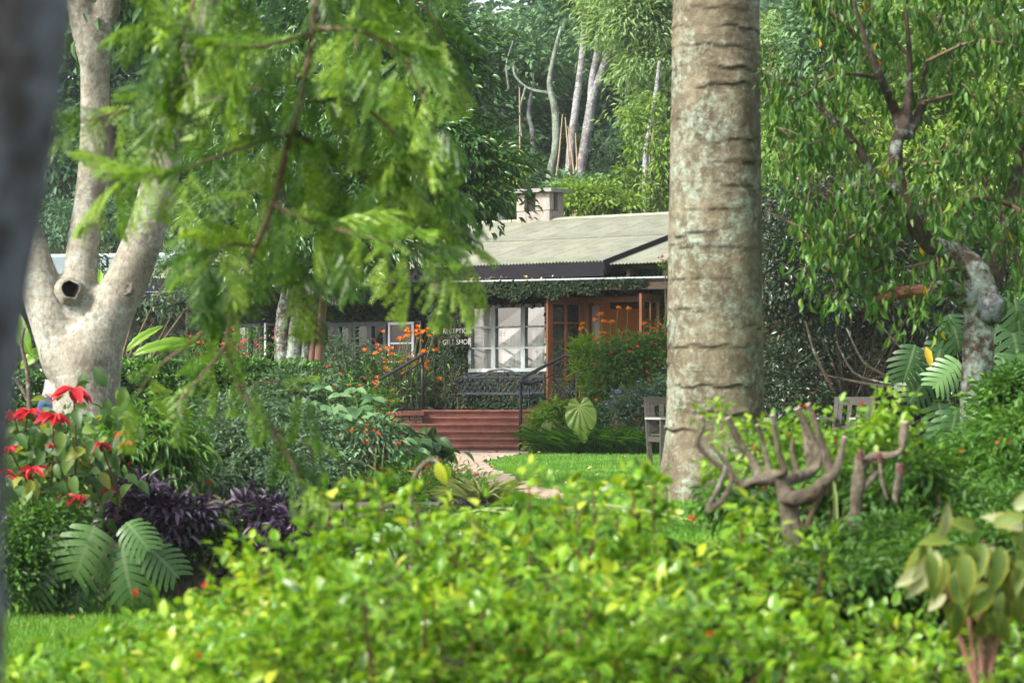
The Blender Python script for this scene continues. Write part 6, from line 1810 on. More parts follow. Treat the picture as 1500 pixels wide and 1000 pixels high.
shrub('orange_milkweed', 'slim plant with narrow leaves and orange flower tips before the broad leaves', *S(548, 23), [(540, 650, 24, 30, 14, 23), (565, 640, 20, 30, 12, 23), (525, 680, 26, 26, 12, 23)], 'lf_fine', .075, .3, 26, .1, T_LANCE, 'stem_green', 'flowering plant', flowers=('lantana_fl', 16, .032, 6), nstem=14, shell=.2)

# ---- fine-leaved grey shrub, drooping
shrub('fine_leaf_shrub', 'wide fine leaved grey-green shrub spilling over the left terrace', *S(350, 22.5), [(330, 660, 60, 46, 60, 22.5), (400, 690, 70, 50, 70, 22.3), (270, 690, 50, 50, 44, 22.2), (440, 640, 46, 40, 34, 23), (350, 620, 50, 34, 34, 23.2), (460, 710, 50, 34, 36, 22), (310, 720, 60, 30, 34, 21.8), (250, 640, 40, 40, 24, 23.2)],
      'lf_fine', .062, .36, 60, .17, T_OVAL, 'twig', 'shrub', droop=.55, spread=.4)
shrub('soft_shrub', 'tall bushy shrub with bluish leaves behind the fine leaved one', *S(420, 29), [(430, 590, 40, 36, 36, 29), (390, 610, 40, 30, 26, 29), (470, 590, 30, 34, 20, 29.5), (340, 640, 60, 30, 30, 28)], 'lf_fine', .075, .42, 46, .18, T_OVAL)
shrub('chenille_shrub', 'arching green shrub with long leaves and red tassels under the pale tree', *S(215, 20.8), [(215, 650, 50, 40, 36, 20.8), (170, 690, 40, 40, 30, 20.6), (250, 690, 40, 40, 26, 20.8), (190, 640, 30, 26, 14, 21)], 'lf_shrub', .12, .24, 34, .16, T_LANCE, 'stem_green', 'shrub', droop=.7, flowers=('red_fl', 14, .03, 5))
shrub('terrace_filler', 'mixed low greenery along the wall top at left', *S(100, 20.9), [(60, 720, 60, 50, 40, 20.8), (130, 730, 50, 30, 24, 20.6), (20, 680, 50, 50, 30, 21), (100, 660, 60, 40, 30, 21.4)], 'lf_poin', .06, .5, 44, .14, T_OVAL)
shrub('dark_edging_bush', 'dark small leaved bush at the foot of the wall, lower left', *S(50, 18.5), [(50, 800, 50, 50, 60, 18.3), (20, 840, 40, 40, 50, 18.2), (75, 850, 40, 30, 36, 18.4), (80, 770, 34, 26, 24, 18.5)], 'lf_box', .05, .5, 50, .13, T_OVAL, flowers=('lilac_fl', 10, .02, 5))
shrub('wall_creeper', 'small leaved creeper hanging over the stones below the purple leaves', *S(290, 19.8), [(270, 790, 50, 40, 36, 19.85, .3), (320, 800, 36, 30, 22, 19.85, .3), (230, 830, 36, 40, 22, 19.8, .3), (340, 770, 40, 24, 16, 19.9, .3)], 'lf_glossy', .035, .7, 46, .1, T_OVAL, flowers=('pink_fl', 14, .014, 4), cat='creeper')

shrub('terrace_edge_cover', 'low mixed greenery along the bank edge behind the middle of the front hedge', *S(780, 19.0), [(610, 772, 50, 20, 26, 19.8), (680, 774, 50, 18, 28, 19.9), (745, 772, 34, 16, 22, 20.0), (790, 770, 36, 14, 24, 20.2), (830, 774, 30, 12, 16, 20.2), (700, 795, 60, 16, 26, 19.2), (790, 795, 60, 16, 26, 18.6), (870, 800, 60, 18, 26, 17.6), (950, 800, 60, 18, 28, 17.2), (1020, 795, 50, 18, 22, 16.8), (760, 820, 120, 30, 40, 16.5), (900, 820, 100, 30, 36, 16.0), (1050, 800, 60, 30, 24, 15.5)], 'lf_shrub', .055, .4, 34, .11, T_OVAL, 'stem_green', 'ground cover', shell=.3)
# ---- purple heart
for lab, lob in (('large clump of dark purple leaves spilling over the wall at left', [(200, 745, 56, 30, 46, 19.9), (260, 760, 50, 30, 40, 19.8), (160, 760, 30, 26, 18, 20.0), (230, 790, 40, 24, 20, 19.75)]),
                 ('smaller clump of dark purple leaves above the dark wall gap', [(400, 765, 44, 26, 34, 19.9), (440, 775, 30, 22, 20, 19.8), (370, 755, 24, 20, 12, 20.0)]),
                 ('small purple leaved patch among the red flowers near the path', [(655, 765, 22, 16, 12, 20.4), (690, 770, 14, 12, 6, 20.4)])):
    t = thing('purple_heart', lab, 'plant', base(*S(lob[0][0], 20.35)), 0, 'purple leaved plants on the terrace')
    cs_, ds_ = [], []
    for l in lob:
        a, b = clump_centres(P(l[0], l[1], l[5]), (l[2] * l[5] / F, .2, l[3] * l[5] / F), l[4], .5, .2); cs_.append(a); ds_.append(b)
    cs_, ds_ = np.vstack(cs_), np.vstack(ds_)
    pos, d, nn = clump_leaves(cs_, ds_, 13, .10, .15, .8, .8, .5)
    k = len(pos); ll = .105 * (.7 + .6 * rng.random(k)); o_ = np.argsort(pos[:, 1]); s_, r_ = o_[:min(280, k // 2)], o_[min(280, k // 2):]
    leaf_objs('leaf', T_LANCE, pos[s_], d[s_], nn[s_], ll[s_], ll[s_] * .3, M['lf_purple'], t, 6)
    leaves('foliage', T_LANCE, pos[r_], d[r_], nn[r_], ll[r_], ll[r_] * .3, M['lf_purple'], t)
    q = MB()
    for c in cs_[::3]: b = np.array([c[0] + rng.normal(0, .05), 20.3, .74]); q.limb([[*b, .006], [*((b + c) / 2 + [0, 0, .05]), .006], [*c, .004]], 5, 4)
    q.build('stem', M['lf_purple'], t)['kind'] = 'stuff'

# ---- poinsettia
YQ = 18.3
pb = P(60, 800, 19.6)
poi = thing('poinsettia', 'tall poinsettia with scarlet star shaped flowers at left edge', 'flowering shrub', base(pb[0] - .05, 19.6))
g0 = np.array([pb[0] - .05, 19.6, 0.0])
heads = [(108, 568, 34), (42, 600, 26), (78, 606, 24), (148, 648, 18), (180, 632, 14), (30, 696, 22), (48, 684, 18), (95, 722, 16), (112, 725, 18), (12, 655, 14), (75, 650, 10), (160, 715, 14), (5, 690, 16), (137, 645, 16), (20, 604, 18), (185, 645, 14)]
q = MB(); lp_, ld_ = [], []
for i, (px, py, r) in enumerate(heads):
    Y = YQ + rng.normal(0, .35) + (1.2 if px > 130 else 0)
    h = P(px, py, Y); s = Y / F
    b = g0 + rng.normal(0, .08, 3) * [1, 1, 0]; m_ = b * .4 + h * .6 + np.array([rng.normal(0, .1), .15, -.08])
    q.limb([[*b, .014], [*m_, .010], [*h, .006]], 10, 6)
    for t in np.linspace(.45, .96, 7): lp_.append(b * (1 - t) + h * t + rng.normal(0, .06, 3)); 
    fo = link(bpy.data.objects.new('flower', None), poi, np.linalg.inv(WM[poi.name]) @ np.array(Matrix.Translation(Vector(h.tolist()))))
    nb = 11 if r > 20 else 8
    key = ('bract', nb)
    for k in range(nb):
        a = 6.283 * k / nb + rng.normal(0, .2); L = r * s * (1.05 + .5 * rng.random()) * (1 if k % 2 else .8)
        leaf_objs('bract', T_OVAL, [h], [nrmz(np.array([math.cos(a), math.sin(a) * .8 - .2, -.35 + rng.normal(0, .25)]))], [nrmz(np.array([0, -.5, 1]) + rng.normal(0, .2, 3))], [L], [L * .4], M['red_bract'], fo)
q.build('stem', M['stem_red'], poi)
for (px, py, n_) in [(40, 640, 26), (90, 620, 20), (120, 670, 26), (60, 700, 24), (30, 730, 20), (140, 610, 14), (100, 690, 20), (20, 660, 16), (180, 600, 10), (70, 740, 16), (160, 680, 14), (85, 655, 20), (30, 770, 12)]:
    for _ in range(n_): lp_.append(P(px + rng.normal(0, 26), py + rng.normal(0, 22), YQ + .75 + rng.normal(0, .3)))
lp_ = np.array(lp_); k = len(lp_)
ld_ = nrmz(rng.normal(0, .7, (k, 3)) + [0, -.3, -.45]); ln_ = nrmz(rng.normal(0, .4, (k, 3)) + [0, -.6, .8]); ll = .145 * (.7 + .6 * rng.random(k))
leaf_objs('leaf', T_BIG, lp_[:290], ld_[:290], ln_[:290], ll[:290], ll[:290] * .55, M['lf_poin'], poi, 8)
if k > 290: leaves('foliage', T_BIG, lp_[290:], ld_[290:], ln_[290:], ll[290:], ll[290:] * .55, M['lf_poin'], poi)

# ---- red-dotted ground cover and pale grasses beside the path
shrub('red_salvia', 'low feathery bed of tiny red flowers left of the path', *S(620, 21.5), [(600, 735, 60, 26, 40, 21.4), (660, 730, 44, 24, 30, 21.6), (540, 735, 40, 26, 22, 21.3), (620, 700, 60, 20, 26, 23), (690, 745, 40, 22, 22, 21)], 'lf_shrub', .06, .16, 44, .12, T_LANCE, 'stem_green', 'flower bed', flowers=('red_fl', 130, .016, 4), droop=-.5, upn=.4)
for lab, px, py, Y in (('pale striped grass tuft at the near end of the path', 705, 745, 20.8), ('pale striped grass tuft leaning over the flagstones', 672, 730, 22.5)):
    strap_tuft('striped_grass', lab, *S(px, Y), 130, .3, .012, 'lf_palegrass', 'grass tuft', .9, 'striped grass tufts by the path', .12)
fs_ = thing('striped_fern', 'white ribbed arching palm-like leaf above the front hedge', 'plant', base(*S(590, 19.2)))
big_leaf(fs_, monstera_mesh(60), 'lf_monstera_pale', P(582, 770, 19.0), (-.3, -.3, -.2), (.1, -.5, .8), .34, .3, (*S(590, 19.2), .2), rn=.9)
big_leaf(fs_, monstera_mesh(61), 'lf_monstera', P(612, 762, 19.0), (.9, -.3, -.8), (.4, -.5, .7), .3, .16, (*S(590, 19.2), .2), rn=.5)
hk = thing('hooked_stem', 'bare pale stem curving into a hook above the front hedge', 'plant', base(*S(606, 12)))
q = MB(); px_limb(q, [(604, 900, 8), (603, 780, 8), (603, 720, 8), (612, 690, 8), (628, 675, 8), (640, 676, 8), (646, 690, 5)], 12, 20, 8, .03); q.build('stem', M['twig_grey'], hk, sm=True)
big_leaf(hk, (T_BIG[0], [tuple(f) for f in T_BIG[1]], T_BIG[2]), 'lf_hedge', P(640, 676, 11.95), (.35, -.2, -1), (-.2, -1, .1), .115, .055, None, rn=.93)
big_leaf(hk, (T_BIG[0], [tuple(f) for f in T_BIG[1]], T_BIG[2]), 'lf_hedge', P(652, 680, 12.0), (.2, -.2, -1), (.5, -1, .1), .09, .045, None, rn=.75)
wf = thing('white_flower_plant', 'small plant with a white flower cluster peeping over the front hedge', 'flowering plant', base(*S(668, 18)))
flower_heads(wf, [P(664 + rng.normal(0, 7), 790 + rng.normal(0, 6), 18) for _ in range(8)], .03, 8, 'white_fl')
lv = np.array([P(668 + rng.normal(0, 16), 800 + rng.normal(0, 16), 18.1 + rng.normal(0, .1)) for _ in range(120)])
leaves('foliage', T_OVAL, lv, rand_dir(120), nrmz(rng.normal(0, .4, (120, 3)) + [0, -.3, 1]), .08, .05, M['lf_bright'], wf)

# ---- right-hand bed beside the steps
shrub('orange_lantana', 'round lantana bush covered in red and orange flowers beside the doorway', *S(915, 44.8), [(920, 526, 44, 30, 56, 44.8), (956, 540, 40, 46, 50, 44.8), (898, 548, 28, 28, 32, 44.7), (932, 580, 46, 30, 40, 44.6), (888, 580, 24, 22, 18, 44.6), (975, 505, 26, 30, 24, 45)], 'lf_shrub', .075, .55, 40, .17, flowers=('lantana_fl', 110, .04, 7), shell=.65)
shrub('yellow_green_plant', 'upright yellow green leafy plant between handrail and lantana bush', *S(866, 45.2), [(860, 540, 14, 36, 24, 45.2), (875, 555, 16, 30, 20, 45.1), (850, 525, 8, 24, 8, 45.3)], 'lf_bright', .13, .24, 30, .13, T_LANCE, 'stem_green', 'plant', droop=-.7)
shrub('lilac_bush', 'bush with small lilac flowers between lantana and big trunk', *S(940, 43.6), [(930, 600, 34, 30, 40, 43.6), (960, 590, 28, 36, 36, 43.6), (905, 610, 26, 22, 22, 43.5), (975, 620, 20, 26, 16, 43.4)], 'lf_fine', .065, .4, 42, .14, flowers=('lilac_fl', 70, .035, 6))
shrub('lilac_plant', 'small lilac flowered plant before the left door leaf', *S(826, 46.2), [(822, 580, 14, 22, 12, 46.2), (834, 590, 12, 16, 8, 46.2)], 'lf_fine', .06, .35, 30, .1, T_LANCE, 'stem_green', 'flowering plant', flowers=('lilac_fl', 30, .03, 5))
shrub('pale_edging_plant', 'pale yellowish low plant at the right foot of the steps', *S(795, 44.0), [(792, 625, 18, 20, 22, 44), (812, 605, 18, 14, 14, 44.2), (785, 645, 12, 14, 10, 43.9), (825, 600, 14, 10, 8, 44.3)], 'lf_bright', .11, .45, 26, .12, T_OVAL, 'stem_green', 'plant')
tf = thing('orange_flower_plant', 'orange heads on tall bare stalks against the dark doorway', 'flowering plant', base(*S(900, 46)))
q = MB(); heads = []
for (hx, hy) in [(854, 475), (872, 470), (880, 462), (884, 472), (896, 473), (906, 452), (921, 453), (880, 490), (886, 488), (868, 504), (944, 475), (852, 482)]:
    h = P(hx, hy, 45.9); b = P(880 + (hx - 885) * .5, 610, 46.0); b[2] = .9
    q.limb([[*b, .008], [*((b + h) / 2 + [rng.normal(0, .05), 0, 0]), .007], [*(h - [.02, 0, .12]), .006], [*h, .005]], 8, 5); heads.append(h)
q.build('stem', M['stem_green'], tf)['kind'] = 'stuff'
flower_heads(tf, heads, .065, 11, 'orange_fl')
for k, (px, Y, lab) in enumerate([(815, 43.3, 'dark green strap leaved tuft nearest the steps'), (842, 43.0, 'strap leaved tuft under the elephant ear leaf'), (872, 42.9, 'strap leaved tuft right of the elephant ear leaf'), (905, 42.8, 'full strap leaved tuft in the middle of the lawn edging'), (935, 42.7, 'strap leaved tuft under the lilac flowers'), (958, 42.6, 'last strap leaved tuft beside the wooden bench')]):
    strap_tuft('strap_tuft', lab, *S(px, Y), 150, .60, .02, 'lf_strap', 'plant', .42, 'strap leaved tufts along the lawn edge', .14)
shrub('bougainvillea', 'small spray of magenta bougainvillea under the side roof edge', *S(975, 46.8), [(976, 388, 8, 8, 7, 46.8), (985, 395, 10, 10, 6, 46.8)], 'lf_shrub', .07, .5, 12, .08, flowers=('pink_fl', 12, .05, 6), nstem=3)

# ---- pruned shrub with stubby cut limbs, right foreground
YU = 11.5
ub = P(1160, 800, YU)
pru = thing('pruned_shrub', 'hard pruned shrub with pale cut stubs like antlers in front of the big trunk', 'shrub', base(ub[0], ub[1]))
q = MB()
SK = [[(1162, 930, 36), (1160, 790, 34), (1156, 740, 32), (1150, 715, 34)],
      [(1150, 728, 30), (1165, 730, 28, -.1), (1190, 722, 26, -.15), (1210, 705, 22, -.2), (1225, 690, 18, -.2)],
      [(1150, 725, 28), (1140, 700, 28), (1110, 703, 22), (1090, 712, 16, .1)],
      [(1135, 705, 24), (1160, 700, 22, .1), (1190, 690, 18, .2), (1200, 670, 16, .2), (1188, 640, 15, .2), (1168, 598, 12, .2)],
      [(1190, 692, 16, .2), (1182, 650, 13, .3), (1178, 620, 10, .3)],
      [(1215, 690, 16, -.2), (1208, 660, 14, -.2), (1195, 620, 11, -.2), (1184, 592, 9, -.2)],
      [(1225, 690, 15, -.2), (1232, 665, 12, -.2), (1238, 640, 10, -.2)],
      [(1115, 702, 16), (1100, 670, 13, .1), (1085, 650, 12, .1), (1066, 612, 11, .1)],
      [(1135, 695, 15), (1150, 690, 13, -.1), (1140, 660, 10, -.1), (1132, 608, 9, -.1)],
      [(1128, 700, 12), (1120, 660, 8, .2), (1110, 622, 7, .2)],
      [(1090, 712, 12, .1), (1050, 680, 10, .1), (1022, 650, 9, .1), (1030, 625, 8, .1), (1028, 610, 8, .1)],
      [(1035, 745, 9, -.1), (1052, 715, 9, -.1), (1062, 690, 9, -.1), (1065, 675, 7, -.1)],
      [(1035, 750, 12, -.2), (1060, 730, 10, -.2), (1072, 700, 9, -.2), (1066, 680, 8, -.2), (1040, 650, 6, -.2)],
      [(1075, 655, 6, .1), (1088, 653, 5, .1)], [(1168, 695, 12, .2), (1160, 660, 8, .2), (1163, 640, 7, .2)]]
ends = []
for l in SK:
    l = [(a_[0], a_[1], a_[2] * .86, *a_[3:]) for a_ in l]; c = px_limb(q, l, YU, 18, 10, .14, 7); ends.append(c)
fuse(q.build('limb', M['twig_grey'], pru, sm=True), .005, 1)
for c in ends[3:11]:
    a, b = c[-2, :3], c[-1, :3]; dd = nrmz(b - a); q = MB(); q.tube([b - dd * .002, b + dd * .004], c[-1, 3] * 1.03, 9); q.build('cut_end', M['cut_wood'], pru)
pru2 = thing('pruned_shrub', 'second pruned shrub with upright stump and red bound cuts, right of the antler one', 'shrub', base(*S(1255, 12.0)))
q = MB(); cuts = []
for l in [[(1252, 930, 22), (1253, 760, 20), (1258, 700, 18), (1262, 672, 19)], [(1258, 690, 14), (1278, 668, 13), (1300, 668, 12), (1320, 660, 10), (1323, 640, 14), (1326, 618, 14)], [(1290, 668, 8), (1291, 700, 6), (1300, 732, 5)], [(1310, 740, 10), (1316, 700, 11), (1318, 678, 12)], [(1262, 720, 10), (1285, 690, 8)]]:
    cuts.append(px_limb(q, l, 12.0, 16, 10, .1, 5))
fuse(q.build('limb', M['twig_grey'], pru2, sm=True), .005, 1)
c = cuts[1]; dd = nrmz(c[-1, :3] - c[-2, :3]); q = MB(); q.tube([c[-1, :3] - dd * .002, c[-1, :3] + dd * .005], c[-1, 3] * 1.02, 9); q.build('cut_end', M['cut_wood'], pru2)
for (px, py) in ((1260, 664), (1288, 668), (1318, 684)):
    p = P(px, py, 11.95); q = MB(); q.tube(crv([p + [0, 0, -.03], p + [0.004, 0, -.01], p + [0, 0, .008], p + [0, 0, .02]], 9), [.012, .015, .013, .016, .013, .016, .013, .010, .006], 12, True, .16, 30); q.build('red_bud_ring', M['red_bud'], pru2)

shrub('sprouting_foliage', 'bright green leafy shoots growing among the pruned stubs', *S(1170, 12.3), [(1110, 640, 50, 34, 20, 12.3), (1170, 640, 40, 30, 18, 12.4), (1235, 650, 40, 22, 14, 12.2), (1060, 690, 30, 34, 14, 12.1), (1140, 680, 44, 30, 16, 12.5), (1050, 604, 16, 10, 5, 12), (1185, 612, 22, 10, 5, 12.4), (1310, 600, 34, 16, 8, 12.6), (1330, 640, 40, 26, 14, 12.4), (1280, 625, 30, 24, 14, 12.3), (1215, 690, 30, 20, 8, 12.6)],
      'lf_bright', .042, .62, 15, .06, T_OVAL, 'twig', 'shrub', dens=.75, shell=.1, flowers=('red_fl', 8, .016, 5))
shrub('dark_undershoots', 'darker narrow leaved growth under the pruned limbs', *S(1290, 12.5), [(1300, 650, 40, 26, 16, 12.8), (1340, 700, 40, 30, 20, 12.6), (1290, 730, 40, 26, 18, 12.2), (1240, 720, 30, 26, 12, 12.6), (1180, 760, 40, 24, 14, 12.6), (1080, 740, 40, 24, 14, 12.4)], 'lf_shrub', .06, .3, 30, .09, T_LANCE, 'twig', 'shrub', droop=.5)
shrub('border_ground_cover', 'low mixed green ground cover in the right border before the pruned shrubs', *S(1290, 10.2), [(1160, 850, 60, 24, 26, 10.4), (1260, 850, 60, 26, 30, 10.3), (1360, 830, 60, 40, 34, 10.6), (1450, 820, 70, 50, 40, 11), (1420, 760, 80, 30, 34, 12.6), (1300, 790, 60, 24, 24, 11.6), (1210, 800, 60, 20, 16, 11.8), (1480, 740, 50, 30, 24, 12.8)], 'lf_shrub', .045, .4, 34, .08, T_LANCE, 'stem_green', 'ground cover', shell=.3)
# strap-leaved clump below them
for k, (px, Y, n_, lab) in enumerate([(1160, 11.0, 150, 'lush strap leaved clump round the pruned trunk'), (1215, 10.8, 160, 'lush strap leaved clump between the two pruned shrubs'), (1265, 11.0, 150, 'lush strap leaved clump under the right pruned shrub'), (1110, 11.6, 70, 'thin strap leaved clump at the foot of the big trunk'), (1310, 11.2, 110, 'strap leaved clump beside the big veined leaves')]):
    strap_tuft('strap_clump', lab, *S(px, Y), n_, .46, .015, 'lf_strap', 'plant', .9, 'strap leaved clumps in the right border', .10)
ws = thing('white_blade_plant', 'single upright whitish leaf blades before the big trunk', 'plant', base(*S(978, 12)))
for (a, b, c, d_) in ((978, 745, 980, 690), (1222, 760, 1228, 690)):
    leaf_objs('leaf', T_STRAP, [P(a, b + 30, 11.9)], [nrmz(P(c, d_, 11.9) - P(a, b + 30, 11.9))], [(0, -1, .1)], [np.linalg.norm(P(c, d_, 11.9) - P(a, b + 30, 11.9))], [.022], M['lf_palegrass'], ws, 2)

# ---- right border shrubs
shrub('rounded_shrub', 'mid green dense shrub leaning on the lichened trunk at right', *S(1475, 18.2), [(1470, 590, 40, 36, 46, 18.2), (1500, 580, 40, 44, 40, 18.2), (1450, 640, 40, 30, 34, 18.1), (1500, 640, 50, 34, 40, 18.0)], 'lf_box', .055, .5, 42, .11, shell=.6)
shrub('border_shrub', 'light green wispy shrub with a few red buds at the right edge', *S(1440, 14.5), [(1440, 680, 50, 36, 40, 14.5), (1490, 650, 40, 36, 34, 14.4), (1390, 700, 40, 26, 22, 14.6), (1480, 710, 50, 30, 34, 14.2), (1360, 720, 34, 20, 14, 14.5)], 'lf_shrub', .055, .32, 40, .11, T_LANCE, 'stem_red', flowers=('red_fl', 10, .02, 4), dens=.9)
strap_tuft('shade_grass', 'dark grassy tuft in the shade at the foot of the lichened trunk', *S(1385, 34), 260, .5, .022, 'lf_strap', 'grass tuft', .8, None, .4)
strap_tuft('shade_grass', 'dark grassy tuft on the lawn edge just left of the lichened trunk', *S(1345, 35), 200, .42, .022, 'lf_strap', 'grass tuft', .8, None, .4)

# ---- big veined yellow-edged leaves at lower right
YV = 8.6
vb = P(1440, 960, YV)
cop = thing('veined_leaf_plant', 'plant with large veined yellow edged leaves drooping at lower right', 'plant', base(vb[0], vb[1]))
tb = tmpl([(.1, .26), (.25, .43), (.45, .5), (.65, .42), (.83, .24)], .5, .10); tb[0][:, 2] += .03 * np.sin(tb[0][:, 1] * 19 + tb[0][:, 0] * 5) * tb[2]; tb = (tb[0], [tuple(f) for f in tb[1]], tb[2])
g0 = np.array([vb[0], vb[1], float(ground_z(vb[0], vb[1]))])
hub = [(1372, 810), (1440, 790), (1470, 820), (1500, 790), (1415, 850)]
for i, (hx, hy) in enumerate(hub):
    h = P(hx, hy, YV + .05 * i); q = MB(); q.limb([[*g0, .012], [*((g0 + h) / 2 + [0, .05, 0]), .009], [*h, .006]], 8, 6); q.build('stem', M['stem_red'], cop)
LV = [(1365, 800, -.8, -.75, .24, 0), (1372, 805, -.5, -1, .27, 1), (1378, 815, -.1, -1, .22, 0), (1375, 785, .35, .7, .17, 1), (1395, 800, .8, -.5, .2, 0), (1410, 810, .1, -1, .24, 0), (1440, 795, -.4, -1, .22, 0), (1450, 800, .5, -.9, .22, 1), (1465, 800, -.2, -1, .24, 0), (1480, 785, .8, -.3, .2, 0), (1500, 775, -.9, .5, .22, 1), (1495, 800, .2, -1, .24, 0), (1420, 860, -.6, -.9, .2, 0), (1440, 860, .5, -.8, .22, 0), (1480, 850, 0, -1, .24, 0), (1430, 775, -.5, .25, .17, 0), (1455, 770, .6, .4, .18, 0), (1400, 835, -.1, -1, .2, 0), (1350, 830, -.9, -.6, .16, 1), (1500, 860, -.3, -1, .22, 0), (1465, 880, -.5, -.9, .2, 0), (1390, 790, -.9, .1, .16, 0), (1485, 745, .8, .6, .2, 1), (1385, 870, -.7, -.6, .13, 1)]
for _ in range(34): LV.append((1350 + rng.random() * 160, 790 + rng.random() * 110, rng.normal(0, .7), -.5 - rng.random() * .6, .13 + .09 * rng.random(), 0))
for k, (px, py, dx, dz, L, pl) in enumerate(LV):
    big_leaf(cop, tb, 'lf_coleus_pale' if pl else 'lf_coleus', P(px, py, YV + rng.normal(0, .08)), (dx, -.35 + rng.normal(0, .25), dz), (rng.normal(0, .4), -1, .5), L * .64, L * .29, None, rn=rng.random())

# ---- front hedge: bright variegated shrub across the bottom
def hedge_top(px):
    return np.interp(px, [-60, 60, 200, 300, 400, 480, 560, 640, 720, 780, 860, 920, 960, 1000, 1060, 1120, 1180, 1240, 1300, 1360, 1430, 1560],
                     [1010, 965, 908, 858, 812, 770, 772, 788, 794, 782, 794, 786, 794, 808, 814, 810, 876, 880, 890, 900, 915, 920])
fh = thing('front_hedge', 'bright yellow-green variegated hedge running across the foreground', 'hedge', (0.2, 8.6, float(ground_z(.2, 8.6))))
CP, CDp = [], []
q = MB()
n_sh = 1450
for k in range(n_sh):
    px = -80 + rng.random() * 1680; Y = 7.6 + 2.0 * rng.random()
    top = hedge_top(px) + 20 + 40 * (rng.random() ** 1.5) - (20 if rng.random() < .12 else 0)
    near_ = (9.6 - Y) / 2.0
    py = top + near_ * 60 + rng.random() ** 1.2 * 330
    py = min(py, 1120)
    CP.append(P(px, py, Y)); CDp.append((rng.normal(0, .35), -.45, .8))
for px in list(np.arange(-40, 1560, 34)):                       # the shoots that make the ragged upper edge
    px = px + rng.normal(0, 10); Y = 8.8 + rng.random() * .8; top = hedge_top(px)
    for j in range(2): CP.append(P(px + rng.normal(0, 8), top + 14 + j * 24 + rng.normal(0, 8), Y)); CDp.append((rng.normal(0, .3), -.3, .9))
extra_sh = [(480, 720), (522, 728), (470, 790), (560, 722), (612, 730), (775, 702), (820, 715), (850, 722), (930, 700), (955, 705), (700, 748), (655, 760), (905, 745), (1085, 770), (360, 790), (380, 820), (1130, 760), (1090, 748), (1205, 800)]
for (px, py) in extra_sh:
    Y = 9.3 + rng.normal(0, .2)
    for j in range(5): CP.append(P(px + rng.normal(0, 7), py + 22 * j, Y)); CDp.append((rng.normal(0, .3), -.2, 1))
    a = P(px, py + 10, Y); b = P(px + rng.normal(0, 10), py + 190, Y + .1); q.limb([[*b, .008], [*((a + b) / 2), .006], [*a, .004]], 7, 5)
CP = np.array(CP); CDp = nrmz(np.array(CDp))
for k in range(260):
    a = CP[rng.integers(len(CP))]; b = np.array([a[0] + rng.normal(0, .1), a[1] + .15, a[2] - .35]); q.limb([[*b, .007], [*((a + b) / 2 + rng.normal(0, .02, 3)), .006], [*a, .004]], 6, 5)
q.build('stem', M['stem_red'], fh)
per = 17
pos, d, nn = clump_leaves(CP, CDp, per, .064, .1, .7, .9, .3)
k = len(pos); ll = .051 * (.4 + 1.0 * rng.random(k) ** .9); rn = clump_rnd(len(CP), per, .62)
# tints run lighter on the new growth of each shoot tip (the leaf's own variegation)
o_ = np.argsort(-(pos[:, 2] - .06 * pos[:, 1])); s_, r_ = o_[:296], o_[296:]
leaf_objs('leaf', T_OVAL, pos[s_], d[s_], nn[s_], ll[s_], ll[s_] * .66, M['lf_hedge'], fh, 9)
leaves('foliage', T_OVAL, pos[r_], d[r_], nn[r_], ll[r_], ll[r_] * .66, M['lf_hedge'], fh, rn[r_], 'stuff')
flower_heads(fh, [P(a, b, 7.9) for a, b in ((302, 858), (200, 872), (290, 962), (1040, 930), (760, 955), (1015, 760), (950, 940))], .022, 5, 'red_fl')

# ---- fallen leaves on the lawns
for (px, py, lab) in [(885, 657, 'dry pale leaf lying on the lawn by the edging'), (810, 658, 'small dry leaf on the lawn near the steps'), (760, 680, 'brown leaf on the lawn beside the path'), (870, 690, 'reddish leaf in the middle of the lawn'), (945, 694, 'pale twig-like leaf on the lawn by the bench')]:
    Y = (EYE - .75) * F / (py - 600); p = P(px, py, Y); p[2] = float(ground_z(p[0], p[1])) + .05
    me = raw_mesh('fallen_leaf', T_OVAL[0] * np.array([.07, .12, .12]), T_OVAL[1], M['lf_litter'], rnd=np.full(len(T_OVAL[1]), rng.random()), edge=T_OVAL[2])
    A = np.array(Matrix.Translation(Vector(p.tolist())) @ Matrix.Rotation(rng.random() * 6, 4, 'Z')); o = link(bpy.data.objects.new('fallen_leaf', me), None, A); tag(o, lab, 'leaf', 'fallen leaves on the lawn')
for (px, py, lab) in [(35, 905, 'brown dry leaf on the lower lawn at far left'), (105, 915, 'orange leaf on the lower lawn beside the front hedge'), (40, 930, 'dark dry leaf lying lowest on the lower lawn')]:
    Y = EYE * F / (py - 600); p = P(px, py, Y); p[2] = .06
    me = raw_mesh('fallen_leaf', T_OVAL[0] * np.array([.05, .09, .09]), T_OVAL[1], M['lf_litter'], rnd=np.full(len(T_OVAL[1]), rng.random()), edge=T_OVAL[2])
    A = np.array(Matrix.Translation(Vector(p.tolist())) @ Matrix.Rotation(rng.random() * 6, 4, 'Z')); o = link(bpy.data.objects.new('fallen_leaf', me), None, A); tag(o, lab, 'leaf', 'fallen leaves on the lower lawn')

